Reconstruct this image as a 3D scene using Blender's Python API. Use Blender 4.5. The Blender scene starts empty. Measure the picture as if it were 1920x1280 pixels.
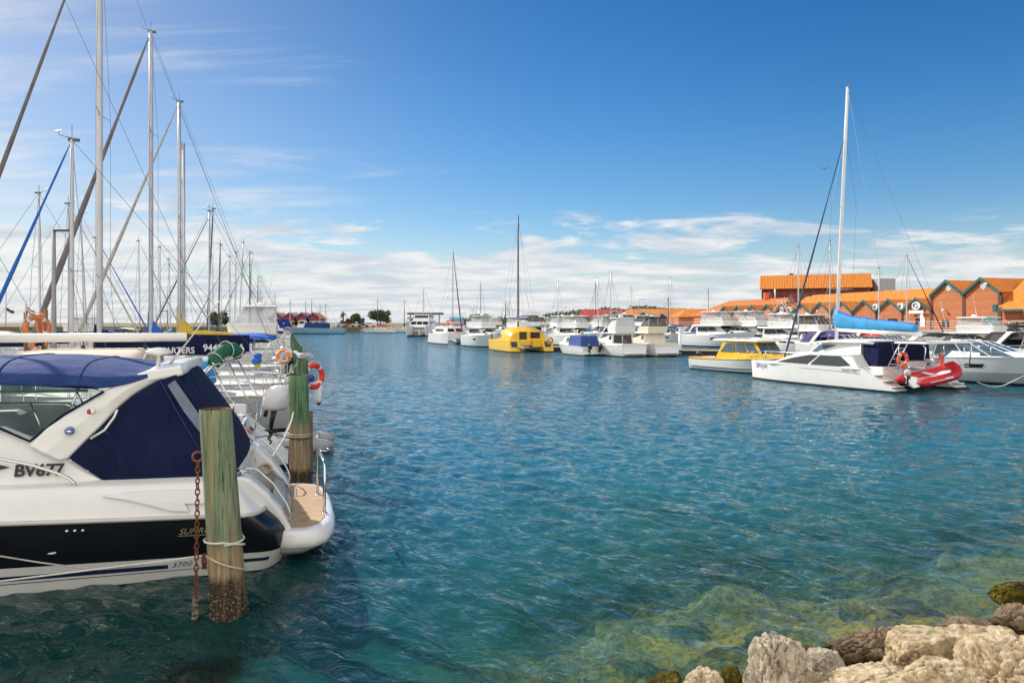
import bpy, bmesh, math, random
import numpy as np
from mathutils import Vector, Matrix, noise
R = math.radians
rnd = random.Random(7)
scene = bpy.context.scene
COL = scene.collection

# ------------------------------------------------------------------ camera
CAMH = 3.4            # eye height over the water
HY = 605.0            # horizon row in the 1920x1280 photograph
FPX = 1280.0          # focal length in those pixels (24 mm on a 36 mm sensor)
cd = bpy.data.cameras.new("camera")
cam = bpy.data.objects.new("camera", cd)
COL.objects.link(cam)
cam.location = (0, 0, CAMH)
cam.rotation_euler = (R(90), 0, 0)
cd.lens = 24.0
cd.sensor_width = 36.0
cd.shift_y = -(640 - HY) / 1920.0
cd.clip_start = 0.05
cd.clip_end = 20000
scene.camera = cam

# ------------------------------------------------------------------ light
SUN = Vector((-0.66, 0.46, 0.60)).normalized()       # towards the sun
sd = bpy.data.lights.new("sun", 'SUN')
sd.energy = 3.8
sd.angle = R(0.53)
sd.color = (1.0, 0.945, 0.86)
so = bpy.data.objects.new("sun", sd)
COL.objects.link(so)
so.rotation_euler = (-SUN).to_track_quat('-Z', 'Y').to_euler()
scene.view_settings.view_transform = 'Standard'
scene.view_settings.look = 'None'
scene.view_settings.exposure = 0.60
scene.view_settings.gamma = 1.0
cy = scene.cycles
cy.max_bounces = 8
cy.transparent_max_bounces = 24
cy.glossy_bounces = 4
cy.diffuse_bounces = 3
cy.use_denoising = True
cy.caustics_reflective = False
cy.caustics_refractive = False

world = bpy.data.worlds.new("World")
scene.world = world
world.use_nodes = True
def build_world():
    nt = world.node_tree
    N = nt.nodes
    L = nt.links
    N.clear()
    def nd(t, **k):
        n = N.new(t)
        for a, b in k.items():
            setattr(n, a, b)
        return n
    out = nd('ShaderNodeOutputWorld')
    bg = nd('ShaderNodeBackground')
    bg.inputs['Strength'].default_value = 0.10
    L.new(bg.outputs[0], out.inputs[0])
    sky = nd('ShaderNodeTexSky', sky_type='NISHITA')
    sky.sun_disc = False
    sky.sun_elevation = math.asin(SUN.z)
    sky.sun_rotation = math.atan2(SUN.x, SUN.y)
    sky.air_density = 1.0
    sky.dust_density = 0.6
    sky.ozone_density = 2.2
    hsv = nd('ShaderNodeHueSaturation')
    hsv.inputs['Saturation'].default_value = 1.46
    hsv.inputs['Hue'].default_value = 0.503
    hsv.inputs['Value'].default_value = 1.0
    L.new(sky.outputs[0], hsv.inputs['Color'])
    tc = nd('ShaderNodeTexCoord')
    sep = nd('ShaderNodeSeparateXYZ')
    L.new(tc.outputs['Generated'], sep.inputs[0])
    def math_(op, a, b=None, clamp=False):
        n = nd('ShaderNodeMath', operation=op, use_clamp=clamp)
        for i, v in enumerate((a, b)):
            if v is None:
                continue
            if isinstance(v, (int, float)):
                n.inputs[i].default_value = v
            else:
                L.new(v, n.inputs[i])
        return n.outputs[0]
    def mrange(v, a, b, c=0.0, d=1.0, smooth=True):
        n = nd('ShaderNodeMapRange')
        n.interpolation_type = 'SMOOTHSTEP' if smooth else 'LINEAR'
        L.new(v, n.inputs[0])
        for i, q in enumerate((a, b, c, d)):
            n.inputs[i + 1].default_value = q
        return n.outputs[0]
    L.new(math_('MULTIPLY', mrange(sep.outputs['X'], -0.7, 0.3, 0.66, 0.87), mrange(sep.outputs['Z'], 0.2, 0.5, 1.0, 0.88)), hsv.inputs['Value'])
    # clouds lie on a flat layer: the direction is projected on a plane overhead
    z = math_('MAXIMUM', sep.outputs['Z'], 0.0)
    zz = math_('ADD', z, 0.12)
    px = math_('DIVIDE', sep.outputs['X'], zz)
    py = math_('DIVIDE', sep.outputs['Y'], zz)
    cmb = nd('ShaderNodeCombineXYZ')
    L.new(px, cmb.inputs[0])
    L.new(py, cmb.inputs[1])
    def fbm(scale, detail, rough, off, sx=1.0, sy=1.0, rot=0.0, dist=0.0):
        mp = nd('ShaderNodeMapping')
        mp.inputs['Location'].default_value = off
        mp.inputs['Scale'].default_value = (sx, sy, 1)
        mp.inputs['Rotation'].default_value = (0, 0, rot)
        L.new(cmb.outputs[0], mp.inputs[0])
        n = nd('ShaderNodeTexNoise')
        n.inputs['Scale'].default_value = scale
        n.inputs['Detail'].default_value = detail
        n.inputs['Roughness'].default_value = rough
        n.inputs['Distortion'].default_value = dist
        L.new(mp.outputs[0], n.inputs['Vector'])
        return n.outputs['Fac']
    el = sep.outputs['Z']
    az = sep.outputs['X']
    # low broken stratocumulus band near the horizon
    low = fbm(1.15, 10, 0.62, (3.1, 1.7, 0), 1.0, 1.25, 0.25, 0.35)
    lowm = mrange(el, 0.03, 0.19, 0.19, -0.13, False)
    lowb = mrange(az, -0.6, 0.5, 0.05, -0.03, False)
    lowv = math_('ADD', math_('ADD', low, lowm), lowb)
    # unseen bright cloud added behind the camera and overhead to lift the shade
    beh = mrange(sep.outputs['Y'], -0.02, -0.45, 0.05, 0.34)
    fill_cloud = math_('MULTIPLY', mrange(math_('ADD', fbm(0.8, 8, 0.6, (1.2, 5.5, 0)), beh), 0.48, 0.62), mrange(sep.outputs['Y'], 0.02, -0.18, 0.0, 1.0))
    lowc = mrange(lowv, 0.475, 0.60)
    lowcut = mrange(el, 0.14, 0.20, 1.0, 0.0)
    lowc = math_('MULTIPLY', lowc, lowcut)
    # thin cirrus streaks, mostly to the left
    ci = fbm(1.3, 9, 0.60, (0.4, 7.3, 0), 0.42, 1.9, -0.30, 0.5)
    cim = mrange(az, -0.65, 0.20, 0.15, -0.25, False)
    cic = mrange(math_('ADD', ci, cim), 0.46, 0.72, 0.0, 0.8)
    cie = mrange(el, 0.10, 0.18, 0.0, 1.0)
    cic = math_('MULTIPLY', cic, cie)
    # long white veil that brightens the sky on the sun's side
    ve = mrange(az, -0.85, 0.05, 0.42, 0.0)
    vh = mrange(el, 0.0, 0.62, 1.0, 0.12)
    veil = math_('MULTIPLY', ve, vh)
    haze = mrange(el, 0.0, 0.16, 0.55, 0.0)
    cov = math_('MAXIMUM', lowc, cic)
    shade = fbm(1.6, 8, 0.6, (8.0, 2.2, 0), 1.0, 1.6, 0.2, 0.3)
    shm = mrange(shade, 0.35, 0.65)
    ccol = nd('ShaderNodeMixRGB')
    ccol.inputs[1].default_value = (4.0, 4.45, 5.0, 1)
    ccol.inputs[2].default_value = (6.1, 6.05, 6.0, 1)
    L.new(shm, ccol.inputs[0])
    m1 = nd('ShaderNodeMixRGB')
    m1.inputs[2].default_value = (3.9, 4.4, 4.9, 1)
    L.new(math_('MAXIMUM', veil, haze), m1.inputs[0])
    L.new(hsv.outputs[0], m1.inputs[1])
    m2 = nd('ShaderNodeMixRGB')
    L.new(math_('MULTIPLY', cov, 0.9), m2.inputs[0])
    L.new(m1.outputs[0], m2.inputs[1])
    L.new(ccol.outputs[0], m2.inputs[2])
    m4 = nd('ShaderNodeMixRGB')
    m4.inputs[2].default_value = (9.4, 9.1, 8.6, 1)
    L.new(fill_cloud, m4.inputs[0])
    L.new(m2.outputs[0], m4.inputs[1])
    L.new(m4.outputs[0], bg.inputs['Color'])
build_world()

# ------------------------------------------------------------------ pixel -> place
def at(px, py, Y):
    return Vector(((px - 960) / FPX * Y, Y, CAMH - (py - HY) / FPX * Y))
def wat(px, py, z=0.0):
    Y = (CAMH - z) * FPX / (py - HY)
    return Vector(((px - 960) / FPX * Y, Y, z))

# ------------------------------------------------------------------ materials
MATS = {}
def mat(name, col, rough=0.5, metal=0.0, var=0.08, vs=2.5, bump=0.0, bs=40.0, coat=0.0,
        dirt=0.0, dirtcol=(0.25, 0.2, 0.13), stretch=(1, 1, 1), alpha=1.0, spec=0.5, bdist=0.02):
    if name in MATS:
        return MATS[name]
    m = bpy.data.materials.new(name)
    m.use_nodes = True
    nt = m.node_tree
    N, L = nt.nodes, nt.links
    b = N['Principled BSDF']
    b.inputs['Roughness'].default_value = rough
    b.inputs['Metallic'].default_value = metal
    b.inputs['Specular IOR Level'].default_value = spec
    if coat:
        b.inputs['Coat Weight'].default_value = coat
        b.inputs['Coat Roughness'].default_value = 0.08
    tc = N.new('ShaderNodeTexCoord')
    mp = N.new('ShaderNodeMapping')
    mp.inputs['Scale'].default_value = stretch
    L.new(tc.outputs['Object'], mp.inputs[0])
    n1 = N.new('ShaderNodeTexNoise')
    n1.inputs['Scale'].default_value = vs
    n1.inputs['Detail'].default_value = 6
    n1.inputs['Roughness'].default_value = 0.6
    L.new(mp.outputs[0], n1.inputs['Vector'])
    mr = N.new('ShaderNodeMapRange')
    mr.inputs[1].default_value = 0.3
    mr.inputs[2].default_value = 0.7
    mr.inputs[3].default_value = 1 - var
    mr.inputs[4].default_value = 1 + var
    L.new(n1.outputs['Fac'], mr.inputs[0])
    mx = N.new('ShaderNodeMixRGB')
    mx.blend_type = 'MULTIPLY'
    mx.inputs[0].default_value = 1
    mx.inputs[1].default_value = (*col, 1)
    L.new(mr.outputs[0], mx.inputs[2])
    cur = mx.outputs[0]
    if dirt:
        n2 = N.new('ShaderNodeTexNoise')
        n2.inputs['Scale'].default_value = vs * 2.7
        n2.inputs['Detail'].default_value = 8
        n2.inputs['Roughness'].default_value = 0.7
        L.new(mp.outputs[0], n2.inputs['Vector'])
        r2 = N.new('ShaderNodeMapRange')
        r2.inputs[1].default_value = 0.52
        r2.inputs[2].default_value = 0.78
        r2.inputs[4].default_value = dirt
        L.new(n2.outputs['Fac'], r2.inputs[0])
        m3 = N.new('ShaderNodeMixRGB')
        m3.inputs[2].default_value = (*dirtcol, 1)
        L.new(r2.outputs[0], m3.inputs[0])
        L.new(cur, m3.inputs[1])
        cur = m3.outputs[0]
    L.new(cur, b.inputs['Base Color'])
    if bump:
        n3 = N.new('ShaderNodeTexNoise')
        n3.inputs['Scale'].default_value = bs
        n3.inputs['Detail'].default_value = 5
        L.new(mp.outputs[0], n3.inputs['Vector'])
        bp = N.new('ShaderNodeBump')
        bp.inputs['Strength'].default_value = bump
        bp.inputs['Distance'].default_value = bdist
        L.new(n3.outputs['Fac'], bp.inputs['Height'])
        L.new(bp.outputs[0], b.inputs['Normal'])
    if alpha < 1:
        b.inputs['Alpha'].default_value = alpha
    MATS[name] = m
    return m

def clear_mat(name, tint, opac, rough=0.05, body=(0.8, 0.8, 0.8)):
    """clear vinyl or glass: partly see-through, partly milky, with a glossy skin"""
    if name in MATS:
        return MATS[name]
    m = bpy.data.materials.new(name)
    m.use_nodes = True
    nt = m.node_tree
    N, L = nt.nodes, nt.links
    b = N['Principled BSDF']
    out = N['Material Output']
    b.inputs['Base Color'].default_value = (*body, 1)
    b.inputs['Roughness'].default_value = rough
    tr = N.new('ShaderNodeBsdfTransparent')
    tr.inputs[0].default_value = (*tint, 1)
    tc = N.new('ShaderNodeTexCoord')
    n1 = N.new('ShaderNodeTexNoise')
    n1.inputs['Scale'].default_value = 2.2
    n1.inputs['Detail'].default_value = 5
    L.new(tc.outputs['Object'], n1.inputs['Vector'])
    mr = N.new('ShaderNodeMapRange')
    mr.inputs[1].default_value = 0.35
    mr.inputs[2].default_value = 0.7
    mr.inputs[3].default_value = opac * 0.7
    mr.inputs[4].default_value = min(1, opac * 1.4)
    L.new(n1.outputs['Fac'], mr.inputs[0])
    bp = N.new('ShaderNodeBump')
    bp.inputs['Strength'].default_value = 0.25
    bp.inputs['Distance'].default_value = 0.05
    L.new(n1.outputs['Fac'], bp.inputs['Height'])
    L.new(bp.outputs[0], b.inputs['Normal'])
    mx = N.new('ShaderNodeMixShader')
    L.new(mr.outputs[0], mx.inputs[0])
    L.new(tr.outputs[0], mx.inputs[1])
    L.new(b.outputs[0], mx.inputs[2])
    L.new(mx.outputs[0], out.inputs['Surface'])
    MATS[name] = m
    return m

WHITE = mat('gelcoat_white', (0.73, 0.725, 0.705), 0.22, var=0.03, vs=1.5, coat=0.3, dirt=0.10, dirtcol=(0.5, 0.46, 0.38))
WHITE2 = mat('gelcoat_cool', (0.72, 0.73, 0.74), 0.3, var=0.04, dirt=0.12, dirtcol=(0.45, 0.43, 0.38))
CREAM = mat('gelcoat_cream', (0.74, 0.68, 0.54), 0.35, var=0.05, dirt=0.15, dirtcol=(0.4, 0.33, 0.2))
GREYHULL = mat('hull_grey', (0.34, 0.36, 0.36), 0.3, var=0.05, dirt=0.1)
NONSKID = mat('deck_nonskid', (0.62, 0.60, 0.55), 0.7, var=0.08, bump=0.2, bs=120, dirt=0.15)
ANTIF = mat('antifouling_black', (0.014, 0.014, 0.016), 0.75, var=0.3, dirt=0.3, dirtcol=(0.05, 0.06, 0.03))
BLUEAF = mat('antifouling_blue', (0.02, 0.05, 0.13), 0.7, var=0.3, dirt=0.3, dirtcol=(0.05, 0.06, 0.03))
BLACKHULL = mat('hull_black', (0.008, 0.009, 0.013), 0.22, var=0.1, coat=0.2, spec=0.35)
NAVYHULL = mat('hull_navy', (0.012, 0.02, 0.06), 0.15, coat=0.4)
GLASS = mat('dark_glass', (0.016, 0.02, 0.024), 0.06, var=0.2, spec=0.45)
GLASSB = mat('blue_glass', (0.06, 0.10, 0.14), 0.06, var=0.4, vs=1.0, spec=0.8)
NAVY = mat('canvas_navy', (0.004, 0.008, 0.040), 0.85, var=0.25, vs=1.6, bump=1.0, bs=2.6, bdist=0.10, stretch=(1.6, 1.6, 0.6), spec=0.2, dirt=0.12, dirtcol=(0.06, 0.06, 0.10))
NAVY2 = mat('canvas_blue', (0.020, 0.045, 0.165), 0.8, var=0.22, vs=2, bump=1.0, bs=2.4, bdist=0.06, stretch=(0.6, 1.4, 1.4), spec=0.2, dirt=0.2, dirtcol=(0.12, 0.15, 0.26))
BLUE = mat('canvas_bright_blue', (0.01, 0.11, 0.46), 0.75, var=0.15, bump=0.7, bs=5)
BLUE2 = mat('canvas_sky_blue', (0.03, 0.25, 0.50), 0.75, var=0.12, bump=0.7, bs=5)
YELC = mat('canvas_yellow', (0.55, 0.36, 0.03), 0.8, var=0.15, bump=0.7, bs=6)
BEIGE = mat('canvas_beige', (0.60, 0.53, 0.42), 0.85, var=0.08, bump=0.4, bs=6)
GREENC = mat('canvas_green', (0.008, 0.10, 0.055), 0.8, var=0.2, bump=0.6, bs=6)
BLACKC = mat('canvas_black', (0.015, 0.015, 0.017), 0.85, var=0.2, bump=0.4, bs=8)
REDC = mat('canvas_red', (0.45, 0.03, 0.025), 0.8, var=0.2, bump=0.4, bs=8)
WHITEC = mat('cloth_white', (0.66, 0.64, 0.68), 0.85, var=0.06, bump=0.6, bs=9)
SAILG = mat('furled_grey', (0.16, 0.14, 0.145), 0.85, var=0.3, vs=6, bump=0.5, bs=25, stretch=(1, 1, 0.3))
SAILL = mat('furled_pale', (0.42, 0.39, 0.36), 0.85, var=0.2, vs=6, bump=0.5, bs=25)
YELLOW = mat('paint_yellow', (0.80, 0.47, 0.012), 0.3, var=0.05, coat=0.25, dirt=0.08, dirtcol=(0.4, 0.2, 0.02))
YELPALE = mat('paint_yellow_faded', (0.80, 0.58, 0.17), 0.35, var=0.06, coat=0.15, dirt=0.1, dirtcol=(0.5, 0.35, 0.1))
ALU = mat('alloy', (0.55, 0.55, 0.57), 0.38, 0.55, var=0.08, vs=4, dirt=0.15, dirtcol=(0.3, 0.29, 0.28))
MASTW = mat('mast_white', (0.56, 0.55, 0.56), 0.45, 0.0, var=0.10, vs=3, dirt=0.35, dirtcol=(0.25, 0.2, 0.19), stretch=(1, 1, 0.25))
MASTWORN = mat('mast_worn', (0.50, 0.49, 0.53), 0.5, 0.0, var=0.12, vs=2, dirt=0.9, dirtcol=(0.16, 0.10, 0.10), stretch=(2, 2, 0.35))
MASTD = mat('mast_dark', (0.10, 0.10, 0.11), 0.5, 0.2, var=0.15)
STEEL = mat('stainless', (0.72, 0.71, 0.69), 0.12, 1.0, var=0.06)
WIRE = mat('wire', (0.11, 0.11, 0.12), 0.5, 0.3, var=0.1)
ROPE = mat('rope', (0.56, 0.48, 0.36), 0.9, var=0.2, vs=20, bump=0.8, bs=120)
ROPEW = mat('rope_white', (0.72, 0.70, 0.66), 0.9, var=0.12, vs=20, bump=0.8, bs=120)
ROPED = mat('rope_dark', (0.09, 0.06, 0.05), 0.9, var=0.3, vs=20)
ORANGE = mat('lifebuoy_orange', (0.75, 0.10, 0.012), 0.5, var=0.08, bump=0.3, bs=20)
ORANGE2 = mat('buoy_amber', (0.80, 0.21, 0.01), 0.55, var=0.1)
RED = mat('red_plastic', (0.50, 0.014, 0.02), 0.4, var=0.06, dirt=0.1)
REDP = mat('red_paint', (0.55, 0.02, 0.02), 0.4)
RUST = mat('rust', (0.20, 0.07, 0.03), 0.85, 0.3, var=0.45, vs=30, bump=0.6, bs=120, dirt=0.5, dirtcol=(0.06, 0.04, 0.03))
BLACKP = mat('black_plastic', (0.014, 0.014, 0.016), 0.3, var=0.15)
GREYP = mat('grey_rubber', (0.30, 0.31, 0.33), 0.55, var=0.08, dirt=0.2)
TEAK = None
DARKIN = mat('cabin_interior', (0.05, 0.035, 0.025), 0.7, var=0.3)
WOODV = mat('varnished_wood', (0.22, 0.09, 0.03), 0.35, var=0.25, vs=4, stretch=(0.4, 4, 4))
SOLAR = mat('solar_panel', (0.006, 0.014, 0.09), 0.15, var=0.2)
CLEAR = clear_mat('clear_vinyl', (0.93, 0.95, 0.95), 0.45, 0.12, (0.62, 0.63, 0.64))
CLEARG = clear_mat('window_glass', (0.97, 1.0, 0.99), 0.06, 0.03, (0.3, 0.42, 0.42))
CLEARD = clear_mat('smoked_vinyl', (0.45, 0.43, 0.40), 0.5, 0.12, (0.18, 0.17, 0.16))

# ------------------------------------------------------------------ mesh builder
class MB:
    def __init__(s):
        s.v, s.f, s.m, s.sm = [], [], [], []
    def add(s, vs, fs, mi=0, smooth=False):
        o = len(s.v)
        s.v += [tuple(p) for p in vs]
        for f in fs:
            s.f.append(tuple(i + o for i in f))
            s.m.append(mi)
            s.sm.append(smooth)
        return s
    def box(s, c, d, mi=0, rz=0.0, top=(1, 1), shift=(0, 0)):
        x, y, z = d[0] / 2, d[1] / 2, d[2] / 2
        ca, sa = math.cos(rz), math.sin(rz)
        vs = []
        for k, (zx, zy, zz) in enumerate(((1, 1, -z), (top[0], top[1], z))):
            for sx, sy in ((-1, -1), (1, -1), (1, 1), (-1, 1)):
                a, b = sx * x * zx + k * shift[0], sy * y * zy + k * shift[1]
                vs.append((c[0] + a * ca - b * sa, c[1] + a * sa + b * ca, c[2] + zz))
        return s.add(vs, [(3, 2, 1, 0), (4, 5, 6, 7), (0, 1, 5, 4), (1, 2, 6, 5), (2, 3, 7, 6), (3, 0, 4, 7)], mi)
    def tube(s, pts, r, n=6, mi=0, caps=True, closed=False, flat=1.0):
        P = [Vector(p) for p in pts]
        m = len(P)
        rs = r if isinstance(r, (list, tuple)) else [r] * m
        vs = []
        prev = None
        for i, p in enumerate(P):
            if closed:
                t = P[(i + 1) % m] - P[i - 1]
            else:
                t = P[min(i + 1, m - 1)] - P[max(i - 1, 0)]
            if t.length < 1e-9:
                t = Vector((0, 0, 1))
            t.normalize()
            if prev is None:
                ref = Vector((0, 0, 1)) if abs(t.z) < 0.9 else Vector((1, 0, 0))
                a = t.cross(ref).normalized()
            else:
                a = prev - t * prev.dot(t)
                a = a.normalized() if a.length > 1e-6 else t.orthogonal().normalized()
            prev = a
            b = t.cross(a)
            for k in range(n):
                w = 2 * math.pi * k / n
                vs.append(p + (a * math.cos(w) + b * math.sin(w) * flat) * rs[i])
        fs = []
        for i in range(m if closed else m - 1):
            j = (i + 1) % m
            for k in range(n):
                k2 = (k + 1) % n
                fs.append((i * n + k, i * n + k2, j * n + k2, j * n + k))
        s.add(vs, fs, mi, n > 4)
        if caps and not closed:
            o = len(s.v) - len(vs)
            s.f.append(tuple(o + k for k in range(n))[::-1])
            s.f.append(tuple(o + (m - 1) * n + k for k in range(n)))
            s.m += [mi, mi]
            s.sm += [False, False]
        return s
    def loft(s, secs, mi=0, ring=True, cap0=True, cap1=True, smooth=True, rowm=None):
        n = len(secs[0])
        vs = [p for q in secs for p in q]
        o = len(s.v)
        s.v += [tuple(p) for p in vs]
        for i in range(len(secs) - 1):
            for k in range(n if ring else n - 1):
                k2 = (k + 1) % n
                s.f.append((o + i * n + k, o + i * n + k2, o + (i + 1) * n + k2, o + (i + 1) * n + k))
                s.m.append(rowm[k] if rowm else mi)
                s.sm.append(smooth)
        if ring and cap0:
            s.f.append(tuple(o + k for k in range(n))[::-1]); s.m.append(mi); s.sm.append(False)
        if ring and cap1:
            s.f.append(tuple(o + (len(secs) - 1) * n + k for k in range(n))); s.m.append(mi); s.sm.append(False)
        return s
    def lathe(s, prof, c=(0, 0, 0), n=16, mi=0, smooth=True, axis='z'):
        vs, fs = [], []
        for (r, z) in prof:
            for k in range(n):
                w = 2 * math.pi * k / n
                a, b = r * math.cos(w), r * math.sin(w)
                q = (a, b, z) if axis == 'z' else ((z, a, b) if axis == 'x' else (a, z, b))
                vs.append((c[0] + q[0], c[1] + q[1], c[2] + q[2]))
        for i in range(len(prof) - 1):
            for k in range(n):
                k2 = (k + 1) % n
                fs.append((i * n + k, i * n + k2, (i + 1) * n + k2, (i + 1) * n + k))
        fs.append(tuple(range(n))[::-1])
        fs.append(tuple((len(prof) - 1) * n + k for k in range(n)))
        return s.add(vs, fs, mi, smooth)
    def ball(s, c, r, mi=0, n=12, m=8):
        if not isinstance(r, (tuple, list)):
            r = (r, r, r)
        vs, fs = [], []
        for i in range(m + 1):
            a = math.pi * i / m
            for k in range(n):
                w = 2 * math.pi * k / n
                q = max(math.sin(a), 1e-3)
                vs.append((c[0] + r[0] * q * math.cos(w), c[1] + r[1] * q * math.sin(w), c[2] - r[2] * math.cos(a)))
        for i in range(m):
            for k in range(n):
                k2 = (k + 1) % n
                fs.append((i * n + k, i * n + k2, (i + 1) * n + k2, (i + 1) * n + k))
        return s.add(vs, fs, mi, True)
    def torus(s, c, R0, r0, ax, mi=0, n=24, m=10, mfun=None):
        ax = Vector(ax).normalized()
        a = ax.orthogonal().normalized()
        b = ax.cross(a)
        c = Vector(c)
        vs, fs = [], []
        for i in range(n):
            w = 2 * math.pi * i / n
            e = a * math.cos(w) + b * math.sin(w)
            for k in range(m):
                q = 2 * math.pi * k / m
                vs.append(c + e * (R0 + r0 * math.cos(q)) + ax * (r0 * math.sin(q)))
        o = len(s.v)
        s.v += [tuple(p) for p in vs]
        for i in range(n):
            i2 = (i + 1) % n
            for k in range(m):
                k2 = (k + 1) % m
                s.f.append((o + i * m + k, o + i2 * m + k, o + i2 * m + k2, o + i * m + k2))
                s.m.append(mfun(i / n) if mfun else mi)
                s.sm.append(True)
        return s
    def slab(s, poly, thick, mi=0):
        """flat polygon (3-D points, counter-clockwise seen from its front) given a thickness to the back"""
        P = [Vector(p) for p in poly]
        nrm = Vector((0, 0, 0))
        for i in range(len(P)):
            nrm += (P[i] - P[0]).cross(P[(i + 1) % len(P)] - P[0])
        nrm.normalize()
        n = len(P)
        vs = P + [p - nrm * thick for p in P]
        fs = [tuple(range(n)), tuple(range(2 * n - 1, n - 1, -1))]
        for i in range(n):
            j = (i + 1) % n
            fs.append((i, i + n, j + n, j))
        return s.add(vs, fs, mi)
    def build(s, name, mats, parent=None, bevel=0.0, seg=1, loc=None, rz=None, recalc=True):
        if not isinstance(mats, (list, tuple)):
            mats = [mats]
        me = bpy.data.meshes.new(name)
        me.from_pydata(s.v, [], s.f)
        for m in mats:
            me.materials.append(m)
        me.polygons.foreach_set('material_index', s.m)
        me.polygons.foreach_set('use_smooth', s.sm)
        if recalc:
            bm = bmesh.new()
            bm.from_mesh(me)
            bmesh.ops.recalc_face_normals(bm, faces=bm.faces)
            bm.to_mesh(me)
            bm.free()
        o = bpy.data.objects.new(name, me)
        COL.objects.link(o)
        if parent:
            o.parent = parent
        if loc is not None:
            o.location = loc
        if rz is not None:
            o.rotation_euler = (0, 0, rz)
        if bevel:
            bv = o.modifiers.new('bevel', 'BEVEL')
            bv.width = bevel
            bv.segments = seg
            bv.limit_method = 'ANGLE'
            bv.angle_limit = R(35)
        return o

def tag(o, label, cat=None, group=None, kind=None):
    if label:
        o['label'] = label
    if cat:
        o['category'] = cat
    if group:
        o['group'] = group
    if kind:
        o['kind'] = kind
    return o
def thing(name, label, cat, loc=(0, 0, 0), rz=0.0, group=None):
    o = bpy.data.objects.new(name, None)
    COL.objects.link(o)
    o.location = loc
    o.rotation_euler = (0, 0, rz)
    o.empty_display_size = 0.2
    return tag(o, label, cat, group)
def structure(o):
    o['kind'] = 'structure'
    return o
def lettering(name, txt, M, size, m, parent=None, shear=0.0, depth=0.004, bold=0.0, width=1.0, align='LEFT'):
    cu = bpy.data.curves.new('lettering', 'FONT')
    cu.body = txt
    cu.size = size
    cu.shear = shear
    cu.extrude = depth
    cu.offset = bold
    cu.align_x = align
    cu.space_character = width
    tmp = bpy.data.objects.new('lettering_tmp', cu)
    COL.objects.link(tmp)
    dg = bpy.context.evaluated_depsgraph_get()
    me = bpy.data.meshes.new_from_object(tmp.evaluated_get(dg))
    bpy.data.objects.remove(tmp)
    me.materials.clear()
    me.materials.append(m)
    o = bpy.data.objects.new(name, me)
    COL.objects.link(o)
    o.parent = parent
    o.matrix_local = M
    return o
def frame_on(o, right, up):
    """matrix whose x runs along right and y along up, placed at o (for lettering)"""
    x = Vector(right).normalized()
    y = Vector(up)
    y = (y - x * y.dot(x)).normalized()
    z = x.cross(y)
    M = Matrix((x, y, z)).transposed().to_4x4()
    M.translation = Vector(o)
    return M
def sag(a, b, d, n=8):
    a, b = Vector(a), Vector(b)
    return [a.lerp(b, i / n) - Vector((0, 0, d * 4 * (i / n) * (1 - i / n))) for i in range(n + 1)]
# ------------------------------------------------------------------ water, seabed, bank
SH0 = Vector((0.66, 6.45)); SHD = Vector((0.929, 0.370)); SHN = Vector((-0.370, 0.929))
def shore_s(x, y):
    """metres out from the waterline of the rock bank (negative = on the bank)"""
    t = (x - SH0.x) * SHD.x + (y - SH0.y) * SHD.y
    s = (x - SH0.x) * SHN.x + (y - SH0.y) * SHN.y
    return s + 0.35 * math.sin(t * 1.3 + 0.6) + 0.2 * math.sin(t * 2.9)
def axis(lo, hi, step, far_lo, far_hi, g=1.35):
    a = list(np.arange(lo, hi + 1e-6, step))
    d, q = step, hi
    while q < far_hi:
        d *= g
        q += d
        a.append(min(q, far_hi))
    d, q = step, lo
    b = []
    while q > far_lo:
        d *= g
        q -= d
        b.append(max(q, far_lo))
    return b[::-1] + a
def grid_mesh(name, xs, ys, zf, mats, attr=None, smooth=True):
    nx, ny = len(xs), len(ys)
    vs = [(x, y, zf(x, y)) for y in ys for x in xs]
    fs = [(j * nx + i, j * nx + i + 1, (j + 1) * nx + i + 1, (j + 1) * nx + i) for j in range(ny - 1) for i in range(nx - 1)]
    me = bpy.data.meshes.new(name)
    me.from_pydata(vs, [], fs)
    if smooth:
        me.polygons.foreach_set('use_smooth', [True] * len(fs))
    for m in mats:
        me.materials.append(m)
    if attr:
        for an, fn in attr.items():
            a = me.attributes.new(an, 'FLOAT', 'POINT')
            a.data.foreach_set('value', [fn(v[0], v[1]) for v in vs])
    o = bpy.data.objects.new(name, me)
    COL.objects.link(o)
    return o
def sstep(a, b, x):
    t = min(1, max(0, (x - a) / (b - a)))
    return t * t * (3 - 2 * t)
def bed_z(x, y):
    s = shore_s(x, y)
    if s < 0:
        z = -0.04 + 0.10 * s
    else:
        z = -0.13 * s - 0.30 * max(0, s - 1.6)
    z = max(z, -3.5)
    if -8 < s < 9 and abs(x) < 14:
        v = Vector((x, y, 0))
        z += 0.30 * (noise.noise(v * 0.9)) + 0.20 * abs(noise.noise(v * 2.1 + Vector((3, 1, 0)))) + 0.07 * noise.noise(v * 5.3)
        z -= 0.10 + 0.22 * sstep(-0.6, 0.4, s)
    return z
def clarity(x, y):
    s = shore_s(x, y)
    d = max(0.0, -bed_z(x, y)) if s < 9 and abs(x) < 14 else 3.5
    c = math.exp(-d * 0.46)
    c = min(0.97, c) * (0.12 + 0.88 * sstep(-2.0, 0.8, x))
    return max(c, 0.85 * math.exp(-(((x + 3.0) / 0.48) ** 4 + ((y - 6.6) / 0.40) ** 4)))

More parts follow.
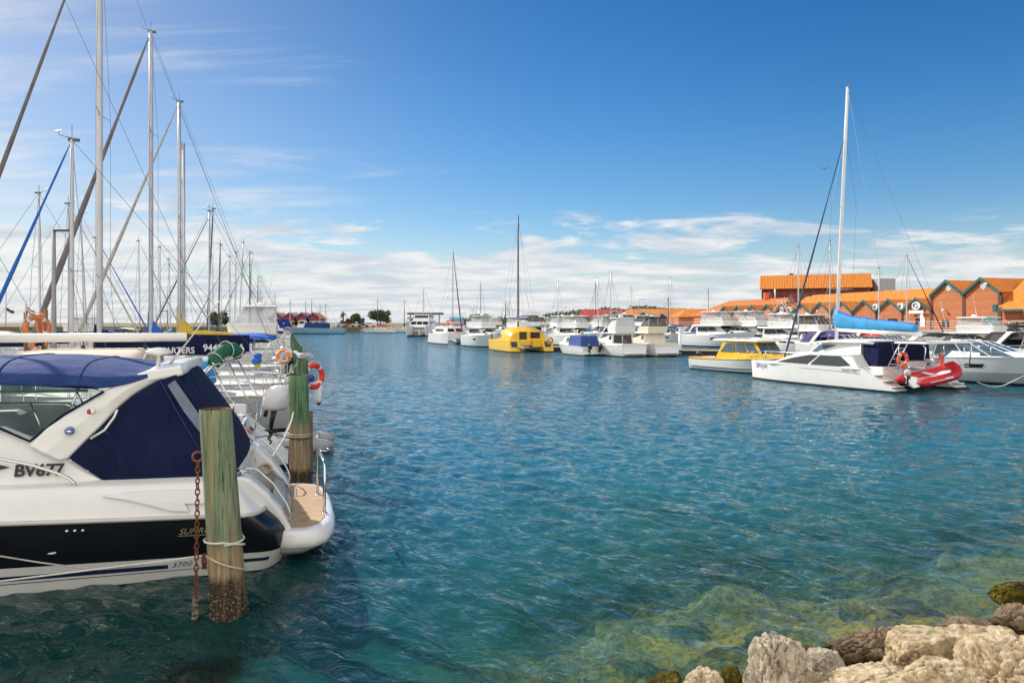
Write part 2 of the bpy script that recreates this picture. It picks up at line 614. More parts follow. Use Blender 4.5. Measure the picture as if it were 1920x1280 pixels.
def seabed_mat():
    m = bpy.data.materials.new('seabed_algae')
    m.use_nodes = True
    nt = m.node_tree
    N, L = nt.nodes, nt.links
    b = N['Principled BSDF']
    b.inputs['Roughness'].default_value = 0.9
    ge = N.new('ShaderNodeNewGeometry')
    def ns(scale, det, rough):
        n = N.new('ShaderNodeTexNoise')
        n.inputs['Scale'].default_value = scale
        n.inputs['Detail'].default_value = det
        n.inputs['Roughness'].default_value = rough
        L.new(ge.outputs['Position'], n.inputs['Vector'])
        return n.outputs['Fac']
    cr = N.new('ShaderNodeValToRGB')
    e = cr.color_ramp.elements
    e[0].position, e[0].color = 0.36, (0.13, 0.16, 0.09, 1)
    e[1].position, e[1].color = 0.80, (0.78, 0.72, 0.42, 1)
    q = e.new(0.46); q.color = (0.34, 0.34, 0.14, 1)
    q = e.new(0.61); q.color = (0.62, 0.54, 0.14, 1)
    L.new(ns(3.6, 9, 0.74), cr.inputs[0])
    cr2 = N.new('ShaderNodeValToRGB')
    e = cr2.color_ramp.elements
    e[0].position, e[0].color = 0.38, (0.24, 0.25, 0.24, 1)
    e[1].position, e[1].color = 0.60, (1.15, 1.15, 1.15, 1)
    L.new(ns(11, 8, 0.75), cr2.inputs[0])
    mx = N.new('ShaderNodeMixRGB')
    mx.blend_type = 'MULTIPLY'
    mx.inputs[0].default_value = 1
    L.new(cr.outputs[0], mx.inputs[1])
    L.new(cr2.outputs[0], mx.inputs[2])
    big = N.new('ShaderNodeMapRange')
    big.inputs[1].default_value = 0.38
    big.inputs[2].default_value = 0.62
    big.inputs[3].default_value = 0.30
    big.inputs[4].default_value = 1.15
    L.new(ns(1.3, 4, 0.6), big.inputs[0])
    bx = N.new('ShaderNodeMixRGB')
    bx.blend_type = 'MULTIPLY'
    bx.inputs[0].default_value = 1
    L.new(mx.outputs[0], bx.inputs[1])
    L.new(big.outputs[0], bx.inputs[2])
    mx = bx
    wa = N.new('ShaderNodeAttribute')
    wa.attribute_name = 'weed'
    wm = N.new('ShaderNodeMath')
    wm.operation = 'MULTIPLY'
    L.new(wa.outputs['Fac'], wm.inputs[0])
    L.new(cr2.outputs[0], wm.inputs[1])
    wx = N.new('ShaderNodeMixRGB')
    wx.inputs[2].default_value = (0.74, 0.56, 0.06, 1)
    L.new(wm.outputs[0], wx.inputs[0])
    L.new(mx.outputs[0], wx.inputs[1])
    L.new(wx.outputs[0], b.inputs['Base Color'])
    bp = N.new('ShaderNodeBump')
    bp.inputs['Strength'].default_value = 1.0
    bp.inputs['Distance'].default_value = 0.08
    L.new(ns(9, 8, 0.7), bp.inputs['Height'])
    L.new(bp.outputs[0], b.inputs['Normal'])
    return m
SEABED = seabed_mat()

def water_mat():
    m = bpy.data.materials.new('harbour_water')
    m.use_nodes = True
    nt = m.node_tree
    N, L = nt.nodes, nt.links
    N.remove(N['Principled BSDF'])
    out = N['Material Output']
    ge = N.new('ShaderNodeNewGeometry')
    def ns(scale, det, rough, rot=0.0, sx=1.0, sy=1.0, dist=0.0, off=(0, 0, 0)):
        mp = N.new('ShaderNodeMapping')
        mp.vector_type = 'TEXTURE'          # turn first, then stretch along the crests
        mp.inputs['Rotation'].default_value = (0, 0, rot)
        mp.inputs['Scale'].default_value = (1 / sx, 1 / sy, 1)
        mp.inputs['Location'].default_value = off
        L.new(ge.outputs['Position'], mp.inputs[0])
        n = N.new('ShaderNodeTexNoise')
        n.inputs['Scale'].default_value = scale
        n.inputs['Detail'].default_value = det
        n.inputs['Roughness'].default_value = rough
        n.inputs['Distortion'].default_value = dist
        L.new(mp.outputs[0], n.inputs['Vector'])
        return n.outputs['Fac']
    def ma(op, a, b):
        n = N.new('ShaderNodeMath')
        n.operation = op
        for i, v in enumerate((a, b)):
            if isinstance(v, (int, float)):
                n.inputs[i].default_value = v
            else:
                L.new(v, n.inputs[i])
        return n.outputs[0]
    def ridge(v):          # noise -> sharp crests
        return ma('SUBTRACT', 1.0, ma('ABSOLUTE', ma('MULTIPLY', ma('SUBTRACT', v, 0.5), 2.0), 0.0))
    w1 = ns(0.9, 2, 0.5, -0.60, 0.6, 1.3, 0.5)
    w2 = ridge(ns(2.7, 3, 0.5, -0.70, 0.68, 1.35, 0.8))
    w3 = ridge(ns(6.5, 4, 0.6, -0.25, 0.75, 1.25, 0.6, (3, 1, 0)))
    h = ma('ADD', ma('ADD', ma('MULTIPLY', w1, 0.75), ma('MULTIPLY', w2, 0.44)), ma('MULTIPLY', w3, 0.13))
    gust = ns(0.045, 3, 0.5, 0.3, 0.4, 1.6)
    gm = N.new('ShaderNodeMapRange')
    L.new(gust, gm.inputs[0])
    gm.inputs[1].default_value = 0.35
    gm.inputs[2].default_value = 0.65
    gm.inputs[3].default_value = 0.75
    gm.inputs[4].default_value = 1.15
    h = ma('MULTIPLY', h, gm.outputs[0])
    bp = N.new('ShaderNodeBump')
    bp.inputs['Strength'].default_value = 1.0
    bp.inputs['Distance'].default_value = 0.06
    L.new(h, bp.inputs['Height'])
    # wave slopes taken straight from noise, so that far water keeps its chop
    def nvec(scale, rot, sx, sy):
        mp = N.new('ShaderNodeMapping')
        mp.vector_type = 'TEXTURE'
        mp.inputs['Rotation'].default_value = (0, 0, rot)
        mp.inputs['Scale'].default_value = (1 / sx, 1 / sy, 1)
        L.new(ge.outputs['Position'], mp.inputs[0])
        n = N.new('ShaderNodeTexNoise')
        n.inputs['Scale'].default_value = scale
        n.inputs['Detail'].default_value = 3
        n.inputs['Roughness'].default_value = 0.6
        L.new(mp.outputs[0], n.inputs['Vector'])
        s_ = N.new('ShaderNodeVectorMath')
        s_.operation = 'SUBTRACT'
        s_.inputs[1].default_value = (0.5, 0.5, 0.5)
        L.new(n.outputs['Color'], s_.inputs[0])
        m_ = N.new('ShaderNodeVectorMath')
        m_.operation = 'MULTIPLY'
        m_.inputs[1].default_value = (0.55, 0.75, 0.0)
        L.new(s_.outputs[0], m_.inputs[0])
        return m_.outputs[0]
    va = N.new('ShaderNodeVectorMath')
    va.operation = 'ADD'
    va.inputs[1].default_value = (0, 0, 1)
    L.new(nvec(3.6, -0.6, 0.6, 1.3), va.inputs[0])
    vn = N.new('ShaderNodeVectorMath')
    vn.operation = 'NORMALIZE'
    L.new(va.outputs[0], vn.inputs[0])
    L.new(vn.outputs[0], bp.inputs['Normal'])
    # Fresnel reflection of the wave facets; facets turned away from the eye hide behind their crests
    dt_ = N.new('ShaderNodeVectorMath')
    dt_.operation = 'DOT_PRODUCT'
    L.new(bp.outputs[0], dt_.inputs[0])
    L.new(ge.outputs['Incoming'], dt_.inputs[1])
    fac = ma('POWER', ma('SUBTRACT', 1.0, ma('MAXIMUM', dt_.outputs['Value'], 0.10)), 5.0)
    fac = ma('ADD', ma('MULTIPLY', fac, 0.85), 0.015)
    gl = N.new('ShaderNodeBsdfGlossy')
    gl.inputs['Roughness'].default_value = 0.035
    gl.inputs['Color'].default_value = (1, 1, 1, 1)
    L.new(bp.outputs[0], gl.inputs['Normal'])
    at_ = N.new('ShaderNodeAttribute')
    at_.attribute_name = 'clarity'
    shal = N.new('ShaderNodeAttribute')
    shal.attribute_name = 'shallow'
    body = N.new('ShaderNodeMixRGB')
    body.inputs[1].default_value = (0.002, 0.098, 0.165, 1)     # deep
    body.inputs[2].default_value = (0.035, 0.190, 0.115, 1)     # over the pale bank
    near = N.new('ShaderNodeAttribute')
    near.attribute_name = 'inshore'
    deep = N.new('ShaderNodeMixRGB')
    deep.inputs[1].default_value = (0.012, 0.098, 0.152, 1)     # open basin
    deep.inputs[2].default_value = (0.004, 0.040, 0.038, 1)     # greener pen water, with hull shade and reflection darkened into the colour
    L.new(near.outputs['Fac'], deep.inputs[0])
    L.new(deep.outputs[0], body.inputs[1])
    L.new(shal.outputs['Fac'], body.inputs[0])
    df = N.new('ShaderNodeBsdfDiffuse')
    L.new(body.outputs[0], df.inputs['Color'])
    tr = N.new('ShaderNodeBsdfTransparent')
    tc = N.new('ShaderNodeMixRGB')
    tc.inputs[1].default_value = (0.62, 0.92, 0.80, 1)
    tc.inputs[2].default_value = (0.93, 0.97, 0.92, 1)
    L.new(at_.outputs['Fac'], tc.inputs[0])
    L.new(tc.outputs[0], tr.inputs[0])
    m1 = N.new('ShaderNodeMixShader')
    L.new(at_.outputs['Fac'], m1.inputs[0])
    L.new(df.outputs[0], m1.inputs[1])
    L.new(tr.outputs[0], m1.inputs[2])
    m2 = N.new('ShaderNodeMixShader')
    L.new(fac, m2.inputs[0])
    L.new(m1.outputs[0], m2.inputs[1])
    L.new(gl.outputs[0], m2.inputs[2])
    L.new(m2.outputs[0], out.inputs['Surface'])
    return m
WATER = water_mat()
def inshore(x, y):
    u = (x - DOX) * 0.953 + (y - DOY) * 0.303
    return max(sstep(4.5, -0.5, u), 0.3 * sstep(9, 0, shore_s(x, y)))
DOX, DOY = -4.5, 14.5
def weed(x, y):
    s = shore_s(x, y)
    return 0.95 * sstep(1.7, 0.4, s) * (0.4 + 0.6 * sstep(-.2, .3, noise.noise(Vector((x * 1.4, y * 1.4, 2.0)))))
def shallow(x, y):
    s = shore_s(x, y)
    return math.exp(-max(0, s) / 5.0) * (0.04 + 0.96 * sstep(-2.0, 1.5, x))
def build_water():
    # one sheet out to the horizon, finest near the breakwater, with the chop as real waves
    rad = [1.2]
    while rad[-1] < 7000:
        r = rad[-1]
        rad.append(r + max(0.038, 0.00026 * r * r) if r < 160 else r * 1.12)
    rad = np.array(rad)
    ang = np.concatenate([np.arange(-180, -50, 4.0), np.arange(-50, 50, 0.14), np.arange(50, 180, 4.0)])
    ang = np.radians(ang)
    nr, na = len(rad), len(ang)
    Rr, A = np.meshgrid(rad, ang, indexing='ij')
    X, Y = Rr * np.sin(A), Rr * np.cos(A)
    dr = np.gradient(rad)[:, None] * np.ones((1, na))
    sp = np.maximum(dr, Rr * np.gradient(ang)[None, :])
    Z = np.zeros_like(X)
    rg = np.random.default_rng(5)
    n = 90
    for i in range(n):
        lam = 0.15 * (1.5 / 0.15) ** ((i + rg.random()) / n)
        th = math.radians((48 if rg.random() < 0.6 else 108) + rg.normal() * 24)
        amp = 0.034 * lam / (2 * math.pi) * (0.8 if lam > 0.7 else 1.15)
        k = 2 * math.pi / lam
        w = np.clip((lam / sp - 1.8) / 1.6, 0, 1)
        ph = k * (X * math.cos(th) + Y * math.sin(th)) + rg.random() * 6.283
        Z += w * amp * (np.sin(ph) + 0.22 * np.cos(2 * ph))
    # a few slow patches of calmer and rougher water
    Z *= 0.85 + 0.25 * np.sin(X * 0.11 + 1.3 * np.sin(Y * 0.05)) * np.cos(Y * 0.09 + 0.7)
    co = np.stack([X, Y, Z], -1).reshape(-1, 3)
    i, j = np.meshgrid(np.arange(nr - 1), np.arange(na), indexing='ij')
    j2 = (j + 1) % na
    F = np.stack([i * na + j, i * na + j2, (i + 1) * na + j2, (i + 1) * na + j], -1).reshape(-1, 4)
    me = bpy.data.meshes.new('water')
    me.vertices.add(len(co))
    me.vertices.foreach_set('co', co.ravel())
    me.loops.add(F.size)
    me.loops.foreach_set('vertex_index', F.ravel().astype(np.int32))
    me.polygons.add(len(F))
    me.polygons.foreach_set('loop_start', np.arange(0, F.size, 4, dtype=np.int32))
    me.polygons.foreach_set('loop_total', np.full(len(F), 4, dtype=np.int32))
    me.polygons.foreach_set('use_smooth', np.ones(len(F), dtype=bool))
    me.update()
    me.flip_normals()
    me.materials.append(WATER)
    for an, fn in (('clarity', clarity), ('shallow', shallow), ('inshore', inshore)):
        at_ = me.attributes.new(an, 'FLOAT', 'POINT')
        at_.data.foreach_set('value', [fn(p[0], p[1]) for p in co.tolist()])
    o = bpy.data.objects.new('water', me)
    COL.objects.link(o)
    structure(o)
build_water()
structure(grid_mesh('seabed', axis(-9, 12, 0.12, -4000, 4000, 1.5), axis(2, 15, 0.12, -300, 6000, 1.5), bed_z, [SEABED], {'weed': weed}))

# the sunlit limestone breakwater the photographer stands on
def bank_z(x, y):
    s = shore_s(x, y)
    z = min(1.75 + 0.02 * max(0, -s - 7), -0.34 * (s + 0.55)) if s < 0 else -4.2
    z -= 0.22
    v = Vector((x, y, 0))
    if abs(x) < 40 and y > -12:
        z += 0.22 * abs(noise.noise(v * 0.9)) + 0.12 * noise.noise(v * 2.3)
    return z
BANKM = mat('breakwater_stone', (0.72, 0.64, 0.52), 0.95, var=0.2, vs=0.9, bump=1.0, bs=6, dirt=0.3, dirtcol=(0.22, 0.17, 0.11))
structure(grid_mesh('ground', axis(-30, 30, 0.5, -200, 200, 1.5), axis(-14, 9, 0.4, -60, 12, 1.5), bank_z, [BANKM]))

# ------------------------------------------------------------------ boulders of the near bank
def rock_mat(name, c1, c2, algae, zal):
    m = bpy.data.materials.new(name)
    m.use_nodes = True
    nt = m.node_tree
    N, L = nt.nodes, nt.links
    b = N['Principled BSDF']
    b.inputs['Roughness'].default_value = 0.92
    b.inputs['Specular IOR Level'].default_value = 0.25
    tc = N.new('ShaderNodeTexCoord')
    def ns(scale, det, rough, dist=0.0):
        n = N.new('ShaderNodeTexNoise')
        n.inputs['Scale'].default_value = scale
        n.inputs['Detail'].default_value = det
        n.inputs['Roughness'].default_value = rough
        n.inputs['Distortion'].default_value = dist
        L.new(tc.outputs['Object'], n.inputs['Vector'])
        return n.outputs['Fac']
    def ramp(f, stops):
        cr = N.new('ShaderNodeValToRGB')
        e = cr.color_ramp.elements
        e[0].position, e[0].color = stops[0]
        e[1].position, e[1].color = stops[-1]
        for p, c in stops[1:-1]:
            q = e.new(p)
            q.color = c
        L.new(f, cr.inputs[0])
        return cr.outputs[0]
    base = ramp(ns(2.4, 9, 0.62), [(0.32, (*c2, 1)), (0.5, (*c1, 1)), (0.72, (min(1, c1[0] * 1.18), min(1, c1[1] * 1.16), min(1, c1[2] * 1.12), 1))])
    pits = ramp(ns(9, 10, 0.78, 0.9), [(0.34, (0.20, 0.16, 0.12, 1)), (0.43, (0.80, 0.76, 0.71, 1)), (0.52, (1, 1, 1, 1)), (0.7, (1.08, 1.07, 1.03, 1))])
    mx = N.new('ShaderNodeMixRGB')
    mx.blend_type = 'MULTIPLY'
    mx.inputs[0].default_value = 1.0
    L.new(base, mx.inputs[1])
    L.new(pits, mx.inputs[2])
    cur = mx.outputs[0]
    ge = N.new('ShaderNodeNewGeometry')
    sp = N.new('ShaderNodeSeparateXYZ')
    L.new(ge.outputs['Position'], sp.inputs[0])
    ad = N.new('ShaderNodeMath')
    ad.operation = 'MULTIPLY_ADD'
    L.new(ns(4.5, 6, 0.7), ad.inputs[0])
    ad.inputs[1].default_value = -0.55
    L.new(sp.outputs['Z'], ad.inputs[2])
    mr = N.new('ShaderNodeMapRange')
    mr.inputs[1].default_value = zal - 0.34
    mr.inputs[2].default_value = zal - 0.20
    mr.inputs[3].default_value = 1
    mr.inputs[4].default_value = 0
    L.new(ad.outputs[0], mr.inputs[0])
    al = ramp(ns(9, 6, 0.7), [(0.35, (0.03, 0.022, 0.012, 1)), (0.5, (algae[0] * .45, algae[1] * .45, algae[2] * .45, 1)), (0.66, (*algae, 1))])
    m3 = N.new('ShaderNodeMixRGB')
    L.new(mr.outputs[0], m3.inputs[0])
    L.new(cur, m3.inputs[1])
    L.new(al, m3.inputs[2])
    L.new(m3.outputs[0], b.inputs['Base Color'])
    b1 = N.new('ShaderNodeBump')
    b1.inputs['Strength'].default_value = 1.0
    b1.inputs['Distance'].default_value = 0.09
    L.new(ns(16, 10, 0.72, 0.4), b1.inputs['Height'])
    b2 = N.new('ShaderNodeBump')
    b2.inputs['Strength'].default_value = 0.8
    b2.inputs['Distance'].default_value = 0.012
    L.new(ns(70, 6, 0.7), b2.inputs['Height'])
    L.new(b1.outputs[0], b2.inputs['Normal'])
    L.new(b2.outputs[0], b.inputs['Normal'])
    return m
LIME = rock_mat('limestone_cream', (0.90, 0.74, 0.50), (0.66, 0.48, 0.28), (0.16, 0.12, 0.02), 0.12)
LIMEG = rock_mat('limestone_grey', (0.82, 0.72, 0.57), (0.52, 0.42, 0.31), (0.16, 0.12, 0.02), 0.15)
LIMEB = rock_mat('limestone_brown', (0.40, 0.30, 0.20), (0.19, 0.135, 0.085), (0.10, 0.085, 0.014), 0.36)
MOSSY = rock_mat('rock_mossy', (0.30, 0.22, 0.05), (0.10, 0.075, 0.03), (0.26, 0.21, 0.02), 0.6)
ICO = {}
def ico(n):
    if n not in ICO:
        bm = bmesh.new()
        bmesh.ops.create_icosphere(bm, subdivisions=n, radius=1)
        ICO[n] = ([v.co.copy() for v in bm.verts], [tuple(v.index for v in f.verts) for f in bm.faces])
        bm.free()
    return ICO[n]
def boulder(label, c, r, m, seed, rot=0.0, tilt=0.0, rough=1.0, sub=6, group='limestone boulders of the breakwater', name='boulder', planes=9):
    rg = random.Random(seed)
    vs, fs = ico(sub)
    off = Vector((rg.uniform(-50, 50), rg.uniform(-50, 50), rg.uniform(-50, 50)))
    cuts = []
    for _ in range(planes + 8):
        d = Vector((rg.gauss(0, 1), rg.gauss(0, 1), rg.gauss(0, 0.8))).normalized()
        cuts.append((d, rg.uniform(0.66, 0.98)))
    M = Matrix.Rotation(rot, 3, 'Z') @ Matrix.Rotation(tilt, 3, 'X')
    out = []
    for v in vs:
        k = 1.0 / (abs(v.x) ** 5 + abs(v.y) ** 5 + abs(v.z) ** 5) ** .2 * .93      # blocky rather than round
        for d, q in cuts:
            e = v.dot(d)
            if e * k > q:
                k = k * 0.10 + 0.90 * q / e
        p = v * k
        n1 = noise.fractal(p * 1.2 + off, 1.0, 2.0, 3)
        n2 = noise.fractal(p * 3.3 + off, 0.9, 2.1, 5)
        cv = noise.voronoi(p * 2.1 + off + Vector((n2, n1, n2)) * .35)[0]
        crack = -max(0.0, 0.10 - (cv[1] - cv[0])) * 1.1
        p = p * (1 + rough * crack)
        n3 = noise.noise(p * 9 + off)
        n4 = noise.noise(p * 22 + off)
        pit = -max(0.0, n3 - 0.22) * 0.30
        p = p * (1 + rough * (0.09 * n1 + 0.035 * n2 + 0.8 * pit + 0.012 * n4 - 0.07 * abs(n2)))
        p = Vector((p.x * r[0], p.y * r[1], p.z * r[2]))
        out.append(M @ p)
    mb = MB()
    mb.add(out, fs, 0, True)
    o = mb.build(name, m, loc=c, recalc=False)
    return tag(o, label, 'boulder', group)
def px_rock(label, x0, x1, y0, y1, Y, m, seed, dep=1.0, **k):
    """boulder that fills a box of the photograph at depth Y"""
    a, b = at(x0, y0, Y), at(x1, y1, Y)
    rx, rz = (b.x - a.x) / 2, (a.z - b.z) / 2
    return boulder(label, ((a.x + b.x) / 2, Y, (a.z + b.z) / 2), (rx * 1.10, rx * dep, rz * 1.03), m, seed, **k)
px_rock('pitted pale grey limestone boulder standing alone at the left end of the dry rocks', 1390, 1505, 1184, 1400, 5.75, LIMEG, 7, 0.8, rough=1.3, planes=3)
px_rock('dark brown boulder with olive algae on its face, half in the water', 1545, 1735, 1180, 1290, 6.45, LIMEB, 12, 0.55, rough=1.4, planes=12)
px_rock('small grey and white stone wedged left of the dark algae boulder', 1518, 1592, 1217, 1300, 6.05, LIMEG, 5, 0.9)
px_rock('low cream boulder along the bottom edge in front of the dark algae boulder', 1505, 1720, 1246, 1390, 5.45, LIME, 21, 0.7, rough=1.2, planes=12)
px_rock('honey coloured boulder with a hollow underside at the bottom edge', 1640, 1840, 1236, 1390, 5.35, LIME, 8, 0.6, rough=1.2, planes=12)
px_rock('smooth cream boulder leaning up behind the honey coloured one', 1665, 1860, 1182, 1330, 5.95, LIME, 17, 0.7, rough=0.9, planes=12)
px_rock('large pale boulder at the right edge of the dry rocks', 1790, 2010, 1184, 1420, 5.5, LIME, 31, 0.8, rough=1.0, planes=14)
px_rock('brownish flat rock just above the water behind the cream boulders', 1735, 1870, 1162, 1235, 6.55, LIMEB, 41, 0.6)
px_rock('cream hump of rock between the brownish flat rock and the pale boulder', 1780, 1915, 1160, 1290, 6.15, LIME, 44, 0.7, rough=0.9, planes=12)
px_rock('dark weathered rock at the right edge below the mossy one', 1862, 1985, 1128, 1215, 7.0, LIMEB, 47, 0.7)
px_rock('yellow-green mossy rock rising out of the shallows', 1853, 1960, 1086, 1146, 8.1, MOSSY, 52, 0.7, planes=12)
px_rock('low tan rock breaking the surface left of the grey boulder', 1275, 1355, 1254, 1330, 5.75, LIME, 61, 0.8)
px_rock('pale broken rock wedged at the bottom between the grey and the low cream boulder', 1490, 1560, 1262, 1330, 5.6, LIME, 63, 0.8)
px_rock('flat mossy stone at the water edge just left of the grey boulder', 1345, 1395, 1248, 1290, 6.0, MOSSY, 71, 0.9, sub=5)
px_rock('small mossy stone between the grey boulder and the dark algae boulder', 1498, 1548, 1212, 1262, 6.25, MOSSY, 72, 0.9, sub=5)
px_rock('low yellow weedy stone at the bottom edge left of the tan rock', 1215, 1275, 1262, 1300, 6.0, MOSSY, 73, 0.9, sub=5)
px_rock('small brown stone at the water edge left of the brownish flat rock', 1716, 1752, 1172, 1200, 6.8, LIMEB, 74, 0.9, sub=5)
for i, (x, y, z, r, lab) in enumerate([
        (-3.02, 6.60, -0.22, (0.42, 0.36, 0.34), 'submerged yellow weed covered rock beneath the big mooring pile'),
        (1.25, 7.05, -0.26, (0.75, 0.45, 0.35), 'sunken algae covered rock left of the tan rock'),
        (2.35, 7.25, -0.20, (0.7, 0.42, 0.33), 'sunken yellow algae rock beyond the tan rock'),
        (3.2, 7.9, -0.22, (0.8, 0.45, 0.32), 'sunken rock with bright algae beyond the dark boulder'),
        (4.9, 8.45, -0.22, (0.8, 0.5, 0.36), 'sunken rock in the shallows left of the mossy rock'),
        (1.9, 8.6, -0.55, (1.0, 0.6, 0.5), 'deep sunken pale green rock furthest from the bank')]):
    o = boulder(lab, (x, y, z - .22), r, SEABED, 80 + i, sub=4, group='rocks under the clear shallow water')

# ------------------------------------------------------------------ land
LANDM = mat('land_scrub', (0.16, 0.13, 0.07), 0.95, var=0.4, vs=0.08, dirt=0.6, dirtcol=(0.05, 0.07, 0.025))
CONC = mat('quay_concrete', (0.36, 0.34, 0.30), 0.9, var=0.2, vs=0.6, dirt=0.3)
DECKW = mat('jetty_boards', (0.42, 0.33, 0.24), 0.85, var=0.2, vs=2, dirt=0.3)
REVET = mat('revetment_stone', (0.42, 0.30, 0.19), 0.95, var=0.4, vs=1.2, bump=1.0, bs=2, dirt=0.7, dirtcol=(0.10, 0.07, 0.05))
FE = Vector((0.2425, -0.9701)); FN = Vector((-0.9701, -0.2425)); FB = Vector((56.3, 95.0))
def FP(s, out=0.0, z=0.0):
    """along the market facade: s metres towards the camera from the last small gable, out = metres towards the water"""
    p = FB + FE * s + FN * out
    return Vector((p.x, p.y, z))
def prism(name, poly, z0, z1, m):
    mb = MB()
    n = len(poly)
    vs = [(p[0], p[1], z0) for p in poly] + [(p[0], p[1], z1) for p in poly]
    fs = [tuple(range(n))[::-1], tuple(range(n, 2 * n))] + [(i, (i + 1) % n, (i + 1) % n + n, i + n) for i in range(n)]
    mb.add(vs, fs)
    return mb.build(name, m)
qa, qb = FP(-75, 5.0), FP(70, 5.0)
structure(prism('land', [(-4000, 262), (-60, 258), (-30, 266), (-2, 262), (6, 225), (24, 216), (qa.x - 6, 182), (qa.x + 1.2, qa.y),
                         (FP(70, 4.0).x, FP(70, 4.0).y), (400, -60), (4000, 20), (4000, 5900), (-4000, 5900)], -3, 1.9, LANDM))
structure(prism('promenade', [(qa.x, qa.y), (qb.x, qb.y), (FP(70, -30).x, FP(70, -30).y), (FP(-75, -30).x, FP(-75, -30).y)], -3, 2.5, CONC))
mb = MB()
for i in range(150):
    u = i / 149
    x = -75 + 78 * u + rnd.uniform(-.6, .6)
    y = 257.5 + 3 * math.sin(u * 9) + rnd.uniform(-1, 1)
    for k in range(2):
        mb.ball((x + rnd.uniform(-.5, .5), y + k * 1.4, 0.3 + k * 0.9 + rnd.uniform(-.2, .2)), (rnd.uniform(.7, 1.2), rnd.uniform(.7, 1.1), rnd.uniform(.5, .8)), 0, 7, 5)
tag(mb.build('revetment_rocks', REVET), 'low bank of brown rocks along the far harbour mouth', 'rock bank', kind='stuff')
# ------------------------------------------------------------------ boat kit (local frame: x to the bow, y to port, z up, origin on the waterline at the stern)
class Hull:
    def __init__(s, L, B, zs, zb, rake=0.9, trake=0.0, stern=0.82, p=2.3, flare=0.55, full=0.42, n=16, keel=-0.35, sheer_p=1.8):
        s.L, s.B, s.zs, s.zb, s.rake, s.trake, s.stern, s.p, s.flare, s.full, s.n, s.keel, s.sp = L, B, zs, zb, rake, trake, stern, p, flare, full, n, keel, sheer_p
    yo = 0.0
    def hb(s, t):
        f = s.stern + (1 - s.stern) * math.sin(min(1, t / s.full) * math.pi / 2)
        if t > s.full:
            f = max(0.012, 1 - ((t - s.full) / (1 - s.full)) ** s.p)
        return s.B / 2 * f
    def sheer(s, t):
        return s.zs + (s.zb - s.zs) * t ** s.sp
    def X(s, t, z):
        q = z / s.sheer(t)
        return s.L * t - s.rake * (1 - q) * t ** 4 + s.trake * q * (1 - t) ** 5
    def pt(s, t, q, side=1):
        """q: 0 waterline .. 1 sheer"""
        zsh = s.sheer(t)
        z = q * zsh if q >= 0 else q * -s.keel
        w = {True: 0.86 + 0.14 * min(1, max(0, q)) ** 0.6, False: 0.86 + 0.5 * q}[q >= 0]
        w *= 1 - s.flare * (1 - max(0, q)) * t ** 3
        return Vector((s.X(t, z), s.yo + side * s.hb(t) * w, z))
    def top(s, x, inset=0.0, side=1):
        t = min(0.999, max(0, x / s.L))
        return Vector((x, s.yo + side * max(0.01, s.hb(t) - inset), s.sheer(t)))
    def build(s, parent, topm, bootm=ANTIF, stripem=None, q_boot=0.10, q_s0=0.80, q_s1=0.90, deckm=NONSKID, rail=True, lowm=None, q_low=0.45, name='hull', deckname='deck'):
        qs = [-1.0, 0.0, q_boot, q_low, q_s0, q_s1, 1.0]
        mats = [bootm, topm, stripem or topm, lowm or topm]
        rm = [0, 0, 3, 1, 2, 1]
        ts = [i / s.n for i in range(s.n + 1)]
        ts = [t ** 0.85 for t in ts]
        secs = []
        for t in ts:
            a = [s.pt(t, q, 1) for q in qs[::-1]]
            b = [s.pt(t, q, -1) for q in qs]
            secs.append(a + b)
        mb = MB()
        mb.loft(secs, 1, ring=False, rowm=rm[::-1] + [0] + rm)
        n = len(qs)
        # transom in the same bands
        st = secs[0]
        for k in range(n - 1):
            mb.add([st[k], st[k + 1], st[2 * n - 2 - k], st[2 * n - 1 - k]], [(0, 1, 2, 3)], rm[::-1][k])
        h = mb.build(name, mats, parent)
        md = MB()
        ds = []
        for t in ts:
            a, b = s.pt(t, 0.965, 1), s.pt(t, 0.965, -1)
            c = (a + b) / 2 + Vector((0, 0, 0.05 * min(1, s.hb(t))))
            ds.append([a, c, b])
        md.loft(ds, 0, ring=False)
        d = md.build(deckname, deckm, parent)
        if rail:
            for sd in (1, -1):
                r = MB()
                r.tube([s.pt(t, 1.0, sd) for t in ts], 0.025, 5)
                r.build('rub_rail', ALU if rail is True else rail, parent)
        return h
